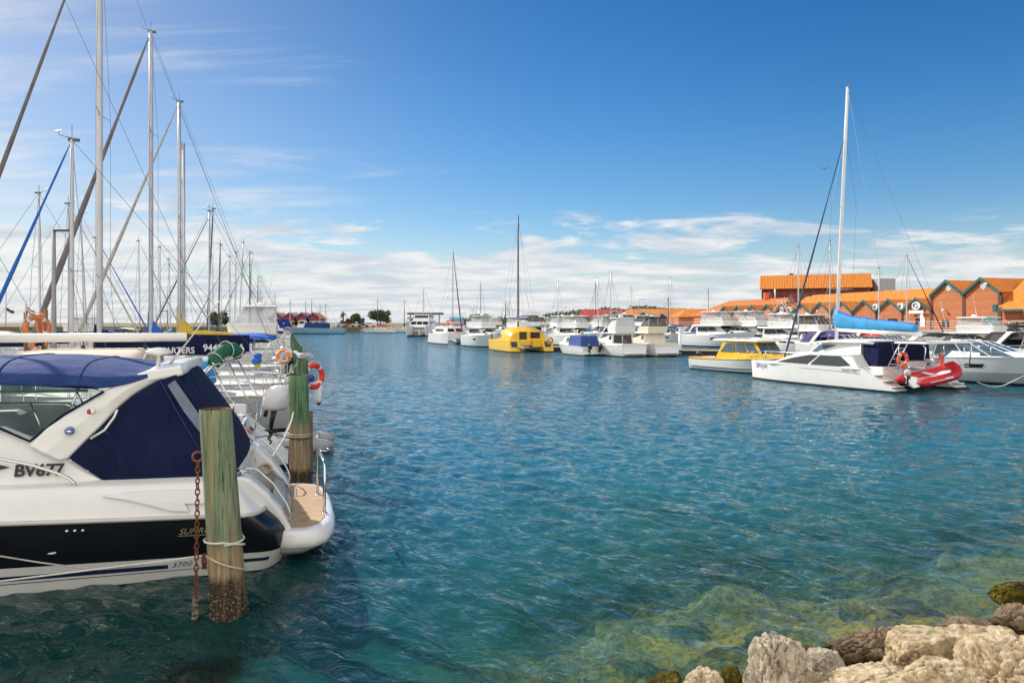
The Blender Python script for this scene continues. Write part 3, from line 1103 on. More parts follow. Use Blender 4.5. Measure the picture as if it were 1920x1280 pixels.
class Cab:
    def __init__(s, x0, x1, z0, z1, wb, wf, tb=None, tf=None, rb=0.0, rf=0.0, z1f=None):
        """x0 back, x1 front; half widths wb/wf at the foot, tb/tf at the top; the top is shortened by rb behind and rf in front"""
        tb = wb * 0.9 if tb is None else tb
        tf = wf * 0.9 if tf is None else tf
        z1f = z1 if z1f is None else z1f
        V = Vector
        s.b = [V((x0, -wb, z0)), V((x1, -wf, z0)), V((x1, wf, z0)), V((x0, wb, z0))]
        s.t = [V((x0 + rb, -tb, z1)), V((x1 - rf, -tf, z1f)), V((x1 - rf, tf, z1f)), V((x0 + rb, tb, z1))]
    def mesh(s, mb, mi=0, top=True):
        fs = [(0, 1, 5, 4), (1, 2, 6, 5), (2, 3, 7, 6), (3, 0, 4, 7)]
        if top:
            fs.append((4, 5, 6, 7))
        return mb.add(s.b + s.t, fs, mi)
    def quad(s, f):
        b, t = s.b, s.t
        return {'S': (b[0], b[1], t[1], t[0]), 'F': (b[1], b[2], t[2], t[1]), 'P': (b[2], b[3], t[3], t[2]), 'B': (b[3], b[0], t[0], t[3])}[f]
    def P(s, f, u, v):
        a, b, c, d = s.quad(f)
        return (a.lerp(b, u)).lerp(d.lerp(c, u), v)
    def patch(s, f, uv, off=0.03, th=0.05):
        P = [s.P(f, u, v) for u, v in uv]
        a, b, c, d = s.quad(f)
        n = (b - a).cross(d - a).normalized()
        return [p + n * off for p in P], th
    def windows(s, parent, f, lst, m=GLASS, off=0.03, name='window'):
        for uv in lst:
            if len(uv) == 4 and not isinstance(uv[0], (tuple, list)):
                u0, u1, v0, v1 = uv
                uv = [(u0, v0), (u1, v0), (u1, v1), (u0, v1)]
            mb = MB()
            P, th = s.patch(f, uv, off)
            mb.slab(P, th)
            mb.build(name, m, parent)
def both(uvs):
    """the same windows mirrored for the port face (its u runs the other way)"""
    out = []
    for uv in uvs:
        if len(uv) == 4 and not isinstance(uv[0], (tuple, list)):
            u0, u1, v0, v1 = uv
            out.append((1 - u1, 1 - u0, v0, v1))
        else:
            out.append([(1 - u, v) for u, v in uv][::-1])
    return out
def cabin(parent, cab, m, side=(), front=(), back=(), glass=GLASS, name='cabin', bevel=0.05):
    mb = MB()
    cab.mesh(mb)
    o = mb.build(name, m, parent, bevel=bevel, seg=2)
    cab.windows(o, 'S', side, glass)
    cab.windows(o, 'P', both(side), glass)
    cab.windows(o, 'F', front, glass)
    cab.windows(o, 'B', back, glass)
    return o
def rail_part(parent, paths, h, posts=5, r=0.014, mid=True, name='guard_rail', m=STEEL):
    """paths: list of deck-level point lists"""
    for P in paths:
        P = [Vector(p) for p in P]
        mb = MB()
        up = [p + Vector((0, 0, h)) for p in P]
        mb.tube(up, r, 5)
        if mid:
            mb.tube([p + Vector((0, 0, h * 0.5)) for p in P], r * 0.6, 4)
        L = [0]
        for a, b in zip(P, P[1:]):
            L.append(L[-1] + (b - a).length)
        for k in range(posts):
            d = L[-1] * k / (posts - 1)
            for i in range(len(P) - 1):
                if d <= L[i + 1] + 1e-6:
                    q = P[i].lerp(P[i + 1], (d - L[i]) / max(1e-6, L[i + 1] - L[i]))
                    break
            mb.tube([q, q + Vector((0, 0, h))], r, 5)
        mb.build(name, m, parent)
def outboard(parent, x, y, z, s=1.0, cowl=BLACKP, tilt=0.0):
    mb = MB()
    c, sn = math.cos(tilt), math.sin(tilt)
    def T(px, pz):
        return (x - (px * c + pz * sn) * s, y, z + (pz * c - px * sn) * s)
    secs = []
    for pz, w, d in ((0.0, .10, .12), (0.06, .17, .22), (0.25, .18, .25), (0.40, .16, .22), (0.48, .08, .12)):
        ring = []
        for k in range(10):
            a = 2 * math.pi * k / 10
            p = T(0.22 + d * math.cos(a) * 1.2, pz)
            ring.append((p[0], y + w * s * math.sin(a), p[2]))
        secs.append(ring)
    mb.loft(secs, 0)
    o = mb.build('outboard', cowl, parent)
    lb = MB()
    lb.tube([T(0.2, 0.02), T(0.21, -0.3), T(0.24, -0.62)], [0.09 * s, 0.07 * s, 0.05 * s], 8)
    lb.tube([T(0.05, -0.66), T(0.24, -0.66), T(0.42, -0.66)], [0.02 * s, 0.06 * s, 0.035 * s], 8)
    lb.add([T(0.3, -0.5), T(0.08, -0.52), T(0.3, -0.55)], [(0, 1, 2)])
    lb.add([T(0.2, -0.7), T(0.34, -0.7), T(0.3, -0.9)], [(0, 1, 2)])
    lb.tube([T(0.0, -0.05), T(0.0, -0.3)], 0.06 * s, 6)
    lb.build('drive_leg', BLACKP, o)
    pb = MB()
    for k in range(3):
        a = 2 * math.pi * k / 3
        q = T(0.42, -0.66)
        e = Vector((0, math.cos(a), math.sin(a)))
        f = Vector((0.3, -math.sin(a), math.cos(a)))
        p0 = Vector(q)
        pb.add([p0, p0 + e * .12 * s + f * .05 * s, p0 + e * .15 * s - f * .03 * s], [(0, 1, 2)])
    pb.build('propeller', BLACKP, o)
    return o
def sail_cover(parent, m, x0, x1, z, h0, h1, w=0.13, up=0.0, m2=None, seed=0, sagz=0.0, name='sail_cover'):
    """stowed sail under its cover along the boom from the mast (x0) aft to x1; up = how far the collar climbs the mast"""
    rg = random.Random(seed)
    secs = []
    n = 18
    for i in range(n + 1):
        t = i / n
        x = x0 + (x1 - x0) * t
        h = h0 + (h1 - h0) * t ** 0.8
        if t < 0.16:
            h += up * (1 - t / 0.16) ** 1.2
        ww = w * (1 - 0.35 * t) * (0.7 + 0.3 * math.sin(min(1, t / .1) * math.pi / 2))
        zb = z - sagz * math.sin(t * math.pi)
        j = rg.uniform(-.05, .05) * h
        ring = []
        for k in range(10):
            a = 2 * math.pi * k / 10 + 0.3
            cx, sz = math.cos(a), math.sin(a)
            yy = ww * cx * (1.0 - 0.35 * max(0, sz)) * (1 + rg.uniform(-.12, .12))
            ring.append((x, yy, zb + (h + j) * (0.5 + 0.5 * sz)))
        secs.append(ring)
    mb = MB()
    mb.loft(secs, 0, rowm=[1 if (m2 and 1 <= k <= 3) else 0 for k in range(10)])
    return mb.build(name, [m, m2 or m], parent)
def mast_rig(parent, hull, mx, z0, top, mastm=MASTW, r=0.085, spread=(0.62,), furl=None, furl_r=0.06, lean=0.0, near=True, bow=None, backstay=True, wr=0.006, spl=None, gear=True, frac=1.0, bs_x=None):
    """mast with its spreaders and stays; lean = aft rake in metres at the head"""
    H = top - z0
    ml = MB()
    pts = [(mx - lean * k / 4, 0, z0 + H * k / 4) for k in range(5)]
    rr = [r, r, r * 0.98, r * 0.92, r * 0.8]
    ml.tube(pts, rr, 10 if near else 6, flat=0.75)
    mast = ml.build('mast', mastm, parent)
    def mp(f):
        return Vector((mx - lean * f, 0, z0 + H * f))
    tipsP, tipsS = [], []
    spl = spl or hull.B * 0.26
    for f in spread:
        for sd, L in ((1, tipsP), (-1, tipsS)):
            sb = MB()
            q = mp(f)
            tip = q + Vector((-0.12, sd * spl, 0.06))
            sb.tube([q, tip], [0.035 if near else 0.03, 0.018 if near else .02], 5, flat=0.5)
            sb.build('spreader', mastm, mast)
            L.append(tip)
    hd = mp(frac)
    for sd, L in ((1, tipsP), (-1, tipsS)):
        wb = MB()
        foot = hull.top(mx - 0.2, 0.08, sd)
        wb.tube([hd] + L[::-1] + [foot], wr, 3, caps=False)
        wb.build('shroud', WIRE, parent)
        if near:
            wb = MB()
            wb.tube([mp(spread[0] * 0.98), hull.top(mx - 0.7, 0.1, sd)], wr, 3, caps=False)
            wb.build('lower_shroud', WIRE, parent)
    bw = Vector(bow) if bow else hull.pt(0.985, 1.0, 0) * 1.0
    bw = Vector((bw.x, 0, bw.z + 0.05))
    if furl:
        fb = MB()
        a, b = bw + (hd - bw) * 0.03, bw + (hd - bw) * 0.93
        m_ = 14
        fb.tube([bw] + [a.lerp(b, i / m_) for i in range(m_ + 1)] + [hd],
                [wr] + [furl_r * (0.75 + 0.35 * math.sin(math.pi * min(1, (i / m_) * 1.15 + .1)) + 0.08 * math.sin(i * 2.1)) * (1 - .45 * i / m_) for i in range(m_ + 1)] + [wr], 7)
        fb.build('furled_headsail', furl, parent)
        db = MB()
        db.lathe([(0.02, 0), (0.10, 0.01), (0.10, 0.03), (0.05, 0.05), (0.05, 0.12), (0.10, 0.14), (0.10, 0.16)], bw + Vector((-.02, 0, 0.02)), 10)
        db.build('furling_drum', BLACKP, parent)
    else:
        fb = MB()
        fb.tube([bw, hd], wr, 3, caps=False)
        fb.build('forestay', WIRE, parent)
    if backstay:
        bb = MB()
        bb.tube([mp(1.0), Vector((bs_x if bs_x is not None else 0.1, 0, hull.zs + 0.05))], wr, 3, caps=False)
        bb.build('backstay', WIRE, parent)
    if gear:
        gb = MB()
        q = mp(1.0)
        gb.tube([q, q + Vector((0, 0, 0.45))], 0.008 if near else 0.015, 4)
        gb.tube([q + Vector((0, 0, .05)), q + Vector((.35, 0, .12)), q + Vector((.35, 0, .22))], 0.01, 4)
        gb.box(q + Vector((-.05, 0, 0.0)), (.3, .1, .08))
        gb.tube([q + Vector((.22, .12, .25)), q + Vector((.48, -.12, .25))], 0.012, 4)
        gb.build('masthead_gear', MASTD, mast)
    return mast
def sailboat(label, loc, rz, L=10.0, B=3.1, zs=0.95, zb=1.25, mast=13.0, mx=0.56, mastm=MASTW, mr=0.085, boom=0.40, cover=NAVY, ch=0.42, cup=0.6, furl=SAILG, fr=0.06,
             hullm=WHITE, stripe=None, boot=ANTIF, bimini=None, near=False, trake=0.5, spread=(0.58,), group=None, lean=0.1, boomz=1.0, wheel=False, name='sailing_yacht', backstay=True, dodger=None, frac=1.0, lowm=None, wr=None, mast_px=None):
    t = thing(name, label, 'sailing yacht', loc, rz, group)
    h = Hull(L, B, zs, zb, 1.0, trake, 0.72, 2.0, 0.5, 0.42, 14 if near else 10)
    h.build(t, hullm, boot, stripe, rail=ALU if near else False, lowm=lowm)
    cab = Cab(L * 0.30, L * 0.70, zs, zs + 0.50, B * 0.34, B * 0.24, B * 0.28, B * 0.17, 0.15, 0.9, zs + 0.38)
    cabin(t, cab, WHITE, side=[(0.12, 0.40, 0.35, 0.78), (0.46, 0.72, 0.35, 0.75)], back=[(0.35, 0.65, 0.1, 0.9)])
    m = mx * L
    if mast_px is not None:
        a = (mast_px - 960) / FPX
        m = (a * t.location.y - t.location.x) / (math.cos(rz) - a * math.sin(rz))
    if mast:
        mast_rig(t, h, m, zs + 0.3, mast, mastm, mr, spread, furl, fr, lean, near, backstay=backstay, bs_x=trake * .7 + 0.1, frac=frac, wr=wr or (0.0075 if near else 0.012))
        bl = boom * L
        bz = zs + boomz
        bb = MB()
        bb.tube([(m - 0.08, 0, bz), (m - bl, 0, bz + 0.03)], 0.06, 8)
        bb.build('boom', ALU, t)
        if cover:
            sail_cover(t, cover, m + 0.12, m - bl * 0.97, bz - 0.02, ch, ch * 0.45, 0.14, cup, seed=int(L * 100 + mast * 10))
    if dodger:
        d = Cab(L * 0.24, L * 0.36, zs + 0.35, zs + 1.15, B * 0.33, B * 0.30, B * 0.28, B * 0.25, 0.1, 0.5, zs + 1.0)
        mb = MB()
        d.mesh(mb)
        o = mb.build('spray_dodger', dodger, t, bevel=0.08, seg=2)
        d.windows(o, 'F', [(0.1, 0.9, 0.2, 0.8)], CLEARD)
    if bimini:
        mb = MB()
        secs = []
        for i in range(7):
            u = i / 6
            ring = []
            for k in range(7):
                w = -1 + 2 * k / 6
                ring.append((L * 0.06 + u * L * 0.2, w * B * 0.36, zs + 1.85 - 0.18 * w * w - 0.12 * (2 * u - 1) ** 2))
            secs.append(ring + [(p[0], p[1], p[2] - 0.04) for p in ring[::-1]])
        mb.loft(secs, 0)
        o = mb.build('bimini', bimini, t)
        for sd in (1, -1):
            fb = MB()
            for u in (0.05, 0.95):
                fb.tube([(L * 0.16, sd * B * 0.36, zs), (L * 0.06 + u * L * 0.2, sd * B * 0.355, zs + 1.6)], 0.014, 5)
            fb.build('bimini_frame', STEEL, t)
    rp = [[h.top(x, 0.06, sd) for x in np.linspace(0.35 + trake, L * 0.93, 8)] for sd in (1, -1)]
    rail_part(t, rp, 0.6, 7 if near else 5, 0.012 if near else 0.016)
    pb = MB()
    pp = [h.top(L * 0.90, 0.05, 1) + Vector((0, 0, .6)), h.top(L * 0.985, 0.0, 1) + Vector((0, 0, .65)), h.top(L * 0.985, 0.0, -1) + Vector((0, 0, .65)), h.top(L * 0.90, 0.05, -1) + Vector((0, 0, .6))]
    pb.tube(pp, 0.016, 5)
    for p in (pp[0], pp[1], pp[3]):
        pb.tube([p, p - Vector((0, 0, .62))], 0.014, 5)
    pb.build('pulpit', STEEL, t)
    sb = MB()
    pp = [h.top(L * 0.10 + trake * .5, 0.1, 1), h.top(0.12 + trake, 0.15, 1), h.top(0.12 + trake, 0.15, -1), h.top(L * 0.10 + trake * .5, 0.1, -1)]
    sb.tube([p + Vector((0, 0, .62)) for p in pp], 0.016, 5)
    for p in pp:
        sb.tube([p, p + Vector((0, 0, .62))], 0.014, 5)
    sb.build('pushpit', STEEL, t)
    return t, h
def cruiser(label, loc, rz, L=12.0, B=4.0, zs=1.1, zb=1.9, style='fly', hullm=WHITE, boot=ANTIF, stripe=None, cabm=WHITE, top=WHITE, clears=CLEAR, group=None, ant=2, hard=True, flyh=1.45,
            glass=GLASS, near=True, name='motor_cruiser', canopy=None, fly_x=(0.30, 0.62), arch=False, lowm=None, ch=1.35, bow_rail=True, cat='motor boat', dinghy=None, back=True, tower=False):
    t = thing(name, label, cat, loc, rz, group)
    h = Hull(L, B, zs, zb, 1.5, 0.1, 0.9, 2.5, 0.75, 0.40, 14)
    h.build(t, hullm, boot, stripe, rail=ALU, lowm=lowm)
    def zz(x):
        return h.sheer(x / L)
    if style in ('fly', 'sedan'):
        x0, x1 = L * 0.24, L * 0.72
        z0 = zs + 0.02
        cab = Cab(x0, x1, z0, zs + ch, B * 0.40, B * 0.28, B * 0.36, B * 0.20, 0.05, L * 0.19)
        cabin(t, cab, cabm, side=[[(0.06, .48), (0.44, .48), (0.44, .86), (0.06, .86)], [(0.47, .48), (0.80, .50), (0.72, .86), (0.47, .86)]],
              front=[(0.06, 0.34, 0.42, 0.90), (0.37, 0.63, 0.42, 0.90), (0.66, 0.94, 0.42, 0.90)],
              back=[(0.08, 0.46, 0.12, 0.86), (0.52, 0.92, 0.12, 0.86)] if back else [], glass=glass)
        # long fore-cabin
        fc = Cab(x1 - L * 0.02, L * 0.90, zz(x1) - 0.06, zz(x1) + 0.42, B * 0.30, B * 0.08, B * 0.24, B * 0.05, 0, L * 0.05, zz(L * .9) + 0.10)
        cabin(t, fc, cabm, side=[(0.1, 0.3, .3, .7)], name='fore_cabin', glass=glass)
        zr = zs + ch
        rb = MB()
        rb.box((x0 - L * 0.02 + (x1 - x0) * 0.40, 0, zr + 0.04), ((x1 - x0) * 0.98, B * 0.80, 0.09), top=(0.98, 0.97))
        rb.build('cabin_roof', cabm, t, bevel=0.03)
        if style == 'fly':
            f0, f1 = L * fly_x[0], L * fly_x[1]
            fb = Cab(f0, f1, zr + 0.09, zr + 0.72, B * 0.35, B * 0.27, B * 0.37, B * 0.29, -0.05, -L * 0.01)
            cabin(t, fb, cabm, name='flybridge', bevel=0.08)
            fc2 = Cab(f0, f1 - L * 0.01, zr + 0.72, zr + 0.72 + flyh * 0.66, B * 0.36, B * 0.28, B * 0.30, B * 0.19, 0.12, L * 0.075)
            if clears:
                mb = MB()
                fc2.mesh(mb, top=False)
                e = mb.build('clear_enclosure', clears, t)
                zb_ = MB()
                for f, us in (('S', (0.02, 0.5, 0.98)), ('P', (0.02, 0.5, 0.98)), ('F', (0.02, 0.33, 0.66, 0.98)), ('B', (0.02, 0.5, 0.98))):
                    for u in us:
                        zb_.tube([fc2.P(f, u, 0), fc2.P(f, u, 1)], 0.018, 4)
                zb_.build('enclosure_seam', WHITE2, e)
            else:
                for u, f in ((0.03, 'S'), (0.9, 'S'), (0.1, 'P'), (0.97, 'P')):
                    mb = MB()
                    mb.tube([fc2.P(f, u, 0), fc2.P(f, u, 1)], 0.025, 5)
                    mb.build('top_post', ALU, t)
            if hard:
                q = fc2.t
                mb = MB()
                cx = (q[0].x + q[1].x) / 2
                mb.box((cx + 0.05, 0, q[0].z + 0.06), ((q[1].x - q[0].x) * 1.30, B * 0.70, 0.10), top=(0.90, 0.86))
                mb.build('hardtop', top, t, bevel=0.05, seg=2)
            zt = fc2.t[0].z + 0.12
            for k in range(ant):
                ab = MB()
                yy = (-1) ** k * B * 0.24
                ab.tube([(f0 + 0.6 + k * .3, yy, zt), (f0 + 0.2 - .3 * k, yy * 1.05, zt + 2.2 + 0.5 * k)], [0.02, 0.008], 4)
                ab.build('whip_antenna', WHITE, t)
            rb = MB()
            rb.lathe([(0.05, 0), (0.26, 0.03), (0.28, 0.12), (0.20, 0.2), (0.02, 0.22)], (f0 + 0.9, 0, zt), 12)
            rb.build('radar_dome', WHITE, t)
            if tower:
                tb = MB()
                for sd in (1, -1):
                    for xx in (f0 + .3, f1 - .5):
                        tb.tube([(xx, sd * B * 0.3, zt - .1), (f0 + 1.0, sd * .45, zt + 1.5)], 0.025, 5)
                tb.box((f0 + 1.0, 0, zt + 1.52), (1.0, 1.1, .06))
                tb.build('tuna_tower', WHITE, t)
    else:  # sports cruiser with a raked windscreen and a radar arch
        x0, x1 = L * 0.34, L * 0.66
        ws = Cab(x0, x1, zz(x1) - 0.02, zz(x1) + 0.78, B * 0.40, B * 0.22, B * 0.36, B * 0.15, 0.2, L * 0.16)
        mb = MB()
        ws.mesh(mb, top=False)
        w = mb.build('windscreen', glass, t)
        fr = MB()
        for f, us in (('S', (0.02, 0.4, 0.72)), ('P', (0.28, 0.6, 0.98)), ('F', (0, 0.5, 1))):
            for u in us:
                fr.tube([ws.P(f, u, 0), ws.P(f, u, 1)], 0.025, 4)
        fr.tube([ws.t[0], ws.t[1], ws.t[2], ws.t[3]], 0.03, 5)
        fr.build('screen_frame', WHITE, w)
        fc = Cab(L * 0.40, L * 0.92, zz(L * .5) - 0.05, zz(L * .6) + 0.32, B * 0.40, B * 0.06, B * 0.30, B * 0.04, 0.1, L * 0.05, zz(L * .92) + 0.10)
        cabin(t, fc, cabm, side=[(0.25, 0.45, .3, .7)], name='fore_cabin', bevel=0.09, glass=glass)
        zr = zz(x0) + 1.25
        ab = MB()
        for sd in (1, -1):
            ab.loft([[(L * 0.17 + u * L * .10 + dx, sd * (B * 0.44 - u * B * .06 + dy), zs + u * (zr - zs)) for dx, dy in ((-.22, -.06), (.22, -.06), (.22, .06), (-.22, .06))] for u in (0, 0.35, 0.7, 1)], 0)
        ab.box((L * 0.27, 0, zr + 0.02), (0.5, B * 0.80, 0.14), top=(0.9, 0.98))
        ab.build('radar_arch', cabm, t, bevel=0.04, seg=2)
        if canopy:
            cb = Cab(L * 0.22, L * 0.46, zz(x0) + 0.72, zr + 0.10, B * 0.40, B * 0.36, B * 0.30, B * 0.28, 0.1, 0.6, zr)
            mb = MB()
            cb.mesh(mb)
            mb.build('canopy', canopy, t, bevel=0.15, seg=3)
            cb2 = Cab(L * 0.03, L * 0.24, zs + 0.1, zr + 0.02, B * 0.42, B * 0.40, B * 0.30, B * 0.32, L * 0.10, 0)
            mb = MB()
            cb2.mesh(mb)
            e = mb.build('cockpit_cover', canopy, t, bevel=0.06, seg=2)
            cb2.windows(e, 'S', [(0.35, 0.9, 0.4, 0.85)], CLEARD)
            cb2.windows(e, 'P', [(0.1, 0.65, 0.4, 0.85)], CLEARD)
        for k in range(ant):
            ab = MB()
            ab.tube([(L * .27, (-1) ** k * B * .3, zr), (L * .27 - .5, (-1) ** k * B * .31, zr + 2.2)], [.018, .008], 4)
            ab.build('whip_antenna', WHITE, t)
    # cockpit coaming, swim platform
    cb = MB()
    for sd in (1, -1):
        cb.box((L * 0.125, sd * B * 0.40, zs + 0.12), (L * 0.24, 0.16, 0.22))
    cb.box((0.12, 0, zs + 0.08), (0.10, B * 0.84, 0.30))
    cb.build('cockpit_coaming', cabm, t, bevel=0.03)
    pb = MB()
    pb.box((-0.28, 0, 0.32), (0.62, B * 0.78, 0.07))
    pb.build('swim_platform', NONSKID, t, bevel=0.02)
    hl = MB()
    for sd in (1, -1):
        hl.slab([h.pt(a, q, sd) + Vector((0, sd * 0.012, 0)) for a, q in ((.50, .62), (.57, .62), (.58, .76), (.50, .76))][::(-1 if sd > 0 else 1)], 0.01)
    hl.build('hull_window', GLASS, t)
    if bow_rail:
        pp = [[h.top(x, 0.08, sd) for x in np.linspace(L * 0.50, L * 0.985, 7)] for sd in (1, -1)]
        rail_part(t, pp, 0.62, 6, 0.016, name='bow_rail')
    return t, h
def lifebuoy(label, c, ax, R0=0.30, r0=0.075, m=ORANGE, group='lifebuoys in view'):
    t = thing('lifebuoy', label, 'lifebuoy', c, 0, group)
    mb = MB()
    mb.torus((0, 0, 0), R0, r0, ax, mfun=lambda u: 1 if (u * 4 + 0.06) % 1 < 0.12 else 0)
    mb.build('ring', [m, WHITEC], t)
    rb = MB()
    a = Vector(ax).normalized()
    e = a.orthogonal().normalized()
    f = a.cross(e)
    rb.tube([(e * math.cos(w) + f * math.sin(w)) * (R0 + r0 * (1.02 + 0.5 * abs(math.sin(2 * w)))) for w in [2 * math.pi * k / 32 for k in range(32)]], 0.009, 4, closed=True)
    rb.build('grab_line', ROPEW, t)
    return t
def fender(label, c, L=0.6, r=0.11, m=WHITE, capm=NAVYHULL, group='fenders'):
    t = thing('fender', label, 'fender', c, 0, group)
    mb = MB()
    mb.lathe([(0.02, -L / 2 - .02), (r * .7, -L / 2 + .02), (r, -L / 2 + r * .8), (r, L / 2 - r * .8), (r * .7, L / 2 - .02), (0.03, L / 2 + .03)], (0, 0, 0), 14)
    mb.build('body', m, t)
    for sg in (1, -1):
        cb = MB()
        cb.lathe([(0.012, sg * (L / 2 + .07)), (0.05, sg * (L / 2 + .05)), (r * .75, sg * (L / 2 - .03))], (0, 0, 0), 12)
        cb.build('end_cap', capm, t)
    lb = MB()
    lb.tube([(0, 0, L / 2), (0, 0, L / 2 + .5)], 0.008, 4)
    lb.build('lanyard', ROPE, t)
    return t
# ------------------------------------------------------------------ left pens: frame with its origin at the second pile
DU = Vector((0.953, 0.303)); DV = Vector((-0.303, 0.953)); DO = Vector((-4.5, 14.5))
def dk(u, v, z=0.0):
    p = DO + DU * u + DV * v
    return Vector((p.x, p.y, z))
BOWRZ = math.atan2(-0.303, -0.953)

# ---------------- the big sports cruiser
HD = Vector((-.949, -.315)).normalized(); HL = Vector((-HD.y, HD.x)); HO = Vector((-3.688, 10.971))
hero = thing('sports_cruiser', 'large white and black sports cruiser under navy canvas tied behind the front pile', 'motor boat', (HO.x, HO.y, 0), math.atan2(HD.y, HD.x))
def hp(px, py, y):
    """point on the hero's fore-and-aft plane y = const under a pixel"""
    r = Vector(((px - 960) / FPX, 1.0))
    Y = (HO.dot(HL) + y) / r.dot(HL)
    q = r * Y - HO
    return Vector((q.dot(HD), y, CAMH - (py - HY) / FPX * Y))
HLEN = 10.8
def hero_half(t):
    return 1.0 if t < 0.42 else max(0.02, 1 - ((t - 0.42) / 0.58) ** 2.2)
def hero_pt(x, q, sd=1):
    """q: 0 keel side,1 waterline,2 top of white band,3 rub rail"""
    t = max(0, x / HLEN)
    f = hero_half(t)
    c = 0.30
    k = 1.0
    if x < c:
        e = 1 - max(0, x) / c
        k = 1 - 0.20 * e ** 2.2
    rub = 0.83 + 0.040 * x + 0.0025 * x * x
    zs_ = (-0.45, 0.0, 0.27 + 0.035 * x, rub)
    ys = (1.35, 1.55, 1.68, 1.85)
    fl = (0.55, 0.72, 0.85, 1.0)
    g = 1 - (1 - fl[q]) * t ** 2
    xo = (0.10, 0.03, -0.08, 0.22)[q] * max(0, 1 - x / 1.2)
    xb = (-1.7, -1.1, -0.6, 0.0)[q] * max(0, (t - 0.6) / 0.4) ** 2
    return Vector((x + xo + xb, sd * ys[q] * f * g * k, zs_[q]))
def hero_lerp(x, w, sd=1, off=0.0):
    """w in 0..3 continuous row position"""
    i = min(2, int(w))
    p = hero_pt(x, i, sd).lerp(hero_pt(x, i + 1, sd), w - i)
    if i == 2:                                   # slight roundness of the dark band
        p.y += sd * 0.03 * math.sin((w - 2) * math.pi)
        p.x -= 0.10 * math.sin((w - 2) * math.pi) * max(0, 1 - x / 1.2)
    p.y += sd * off
    return p
def build_hero():
    xs = [0, .05, .12, .2, .3, .5, .8, 1.2, 1.8, 2.4, 3.0, 3.6, 4.3, 5, 5.8, 6.6, 7.4, 8.2, 9, 9.7, 10.3, 10.79]
    def band(name, ws, m, mats=None):
        mb = MB()
        secs = [[hero_lerp(x, w, 1) for w in ws] for x in xs]
        secs2 = [[hero_lerp(x, w, -1) for w in ws] for x in xs]
        mb.loft(secs, 0, ring=False)
        mb.loft(secs2, 0, ring=False)
        a, b = secs[0], secs2[0]
        for i in range(len(ws) - 1):
            n = 8
            for k in range(n):
                def bow(p0, p1, u):
                    q = p0.lerp(p1, u)
                    q.x -= 0.10 * math.sin(u * math.pi) ** 0.6
                    return q
                mb.add([bow(a[i], b[i], k / n), bow(a[i], b[i], (k + 1) / n), bow(a[i + 1], b[i + 1], (k + 1) / n), bow(a[i + 1], b[i + 1], k / n)], [(0, 1, 2, 3)], 0, True)
        return mb.build(name, m, hero)
    band('bottom', [0, 0.5, 1.0], ANTIF)
    low = band('lower_hull', [1.0, 1.5, 2.0], WHITE)
    dark = band('dark_hull_band', [2.0, 2.2, 2.45, 2.7, 2.88, 3.0], BLACKHULL)
    # stripes on the white band
    for w0, w1, x0, x1, nm in ((1.52, 1.70, 1.42, 9.5, 'stripe'), (1.52, 1.70, 0.20, 0.92, 'stripe'), (1.40, 1.43, 0.2, 9.5, 'pin_line')):
        for sd in (1, -1):
            mb = MB()
            n = 16
            mb.loft([[hero_lerp(x0 + (x1 - x0) * i / n, w0, sd, 0.004), hero_lerp(x0 + (x1 - x0) * i / n, w1, sd, 0.004)] for i in range(n + 1)], 0, ring=False)
            mb.build(nm, NAVYHULL, low)
    for sd in (1, -1):
        mb = MB()
        mb.tube([hero_pt(x, 3, sd) + Vector((0, sd * .005, .0)) for x in xs], 0.030, 8)
        mb.tube([hero_pt(x, 3, sd) + Vector((0, sd * .03, .0)) for x in xs], 0.011, 5)
        mb.build('rub_rail', mat('rub_rail_grey', (0.5, 0.49, 0.45), 0.4), hero)
    # topsides of the deck moulding
    mb = MB()
    def dk_ring(x, sd):
        t = max(0, x / HLEN)
        p = hero_pt(x, 3, sd)
        b = p.copy()
        b.z += 0.01
        up = 0.45 * (1 - 0.45 * t)
        k = min(1, max(0, (x + 0.02) / 0.55))
        up *= 0.30 + 0.70 * k ** 0.7
        xoff = 0.22 * (1 - k)
        pts = [b]
        for a in (0.12, 0.35, 0.65, 0.88):
            pts.append(Vector((p.x + xoff * a, p.y - sd * (0.02 + 0.13 * a ** 1.6) * hero_half(t) , p.z + 0.02 + up * a)))
        e = pts[-1]
        pts.append(Vector((e.x + .02, e.y - sd * 0.05 * hero_half(t), p.z + up)))
        pts.append(Vector((e.x + .02, e.y - sd * 0.42 * hero_half(t), p.z + up + 0.035)))
        return pts
    for sd in (1, -1):
        mb.loft([dk_ring(x, sd) for x in xs], 0, ring=False)
    cs = []
    for x in [0.6 + (HLEN - .65) * i / 14 for i in range(15)]:
        a, b = dk_ring(x, 1)[-1], dk_ring(x, -1)[-1]
        cs.append([a, a.lerp(b, .25) + Vector((0, 0, .04)), a.lerp(b, .5) + Vector((0, 0, .06)), a.lerp(b, .75) + Vector((0, 0, .04)), b])
    mb.loft(cs[5:], 0, ring=False)
    top = mb.build('deck_moulding', WHITE, hero)
    mb = MB()
    mb.loft([[Vector((p[0].x, p[0].y, 0.78)), Vector((p[-1].x, p[-1].y, 0.78))] for p in cs[:7]], 0, ring=False)
    mb.build('cockpit_sole', NONSKID, hero)
    # sculpted scoop on the side
    mb = MB()
    def sidept(px, py):
        p = hp(px, py, 1.80)
        q = dk_ring(p.x, 1)
        z = p.z
        for a, b in zip(q, q[1:]):
            if a.z <= z <= b.z + 1e-6:
                return Vector((p.x, a.lerp(b, (z - a.z) / max(1e-6, b.z - a.z)).y, z))
        return Vector((p.x, 1.80, z))
    topl = [(190, 929), (230, 924), (280, 921), (330, 919), (392, 918), (430, 919)]
    botl = [(196, 931), (240, 937), (285, 946), (322, 956), (356, 957), (352, 948), (347, 943), (392, 942), (430, 942)]
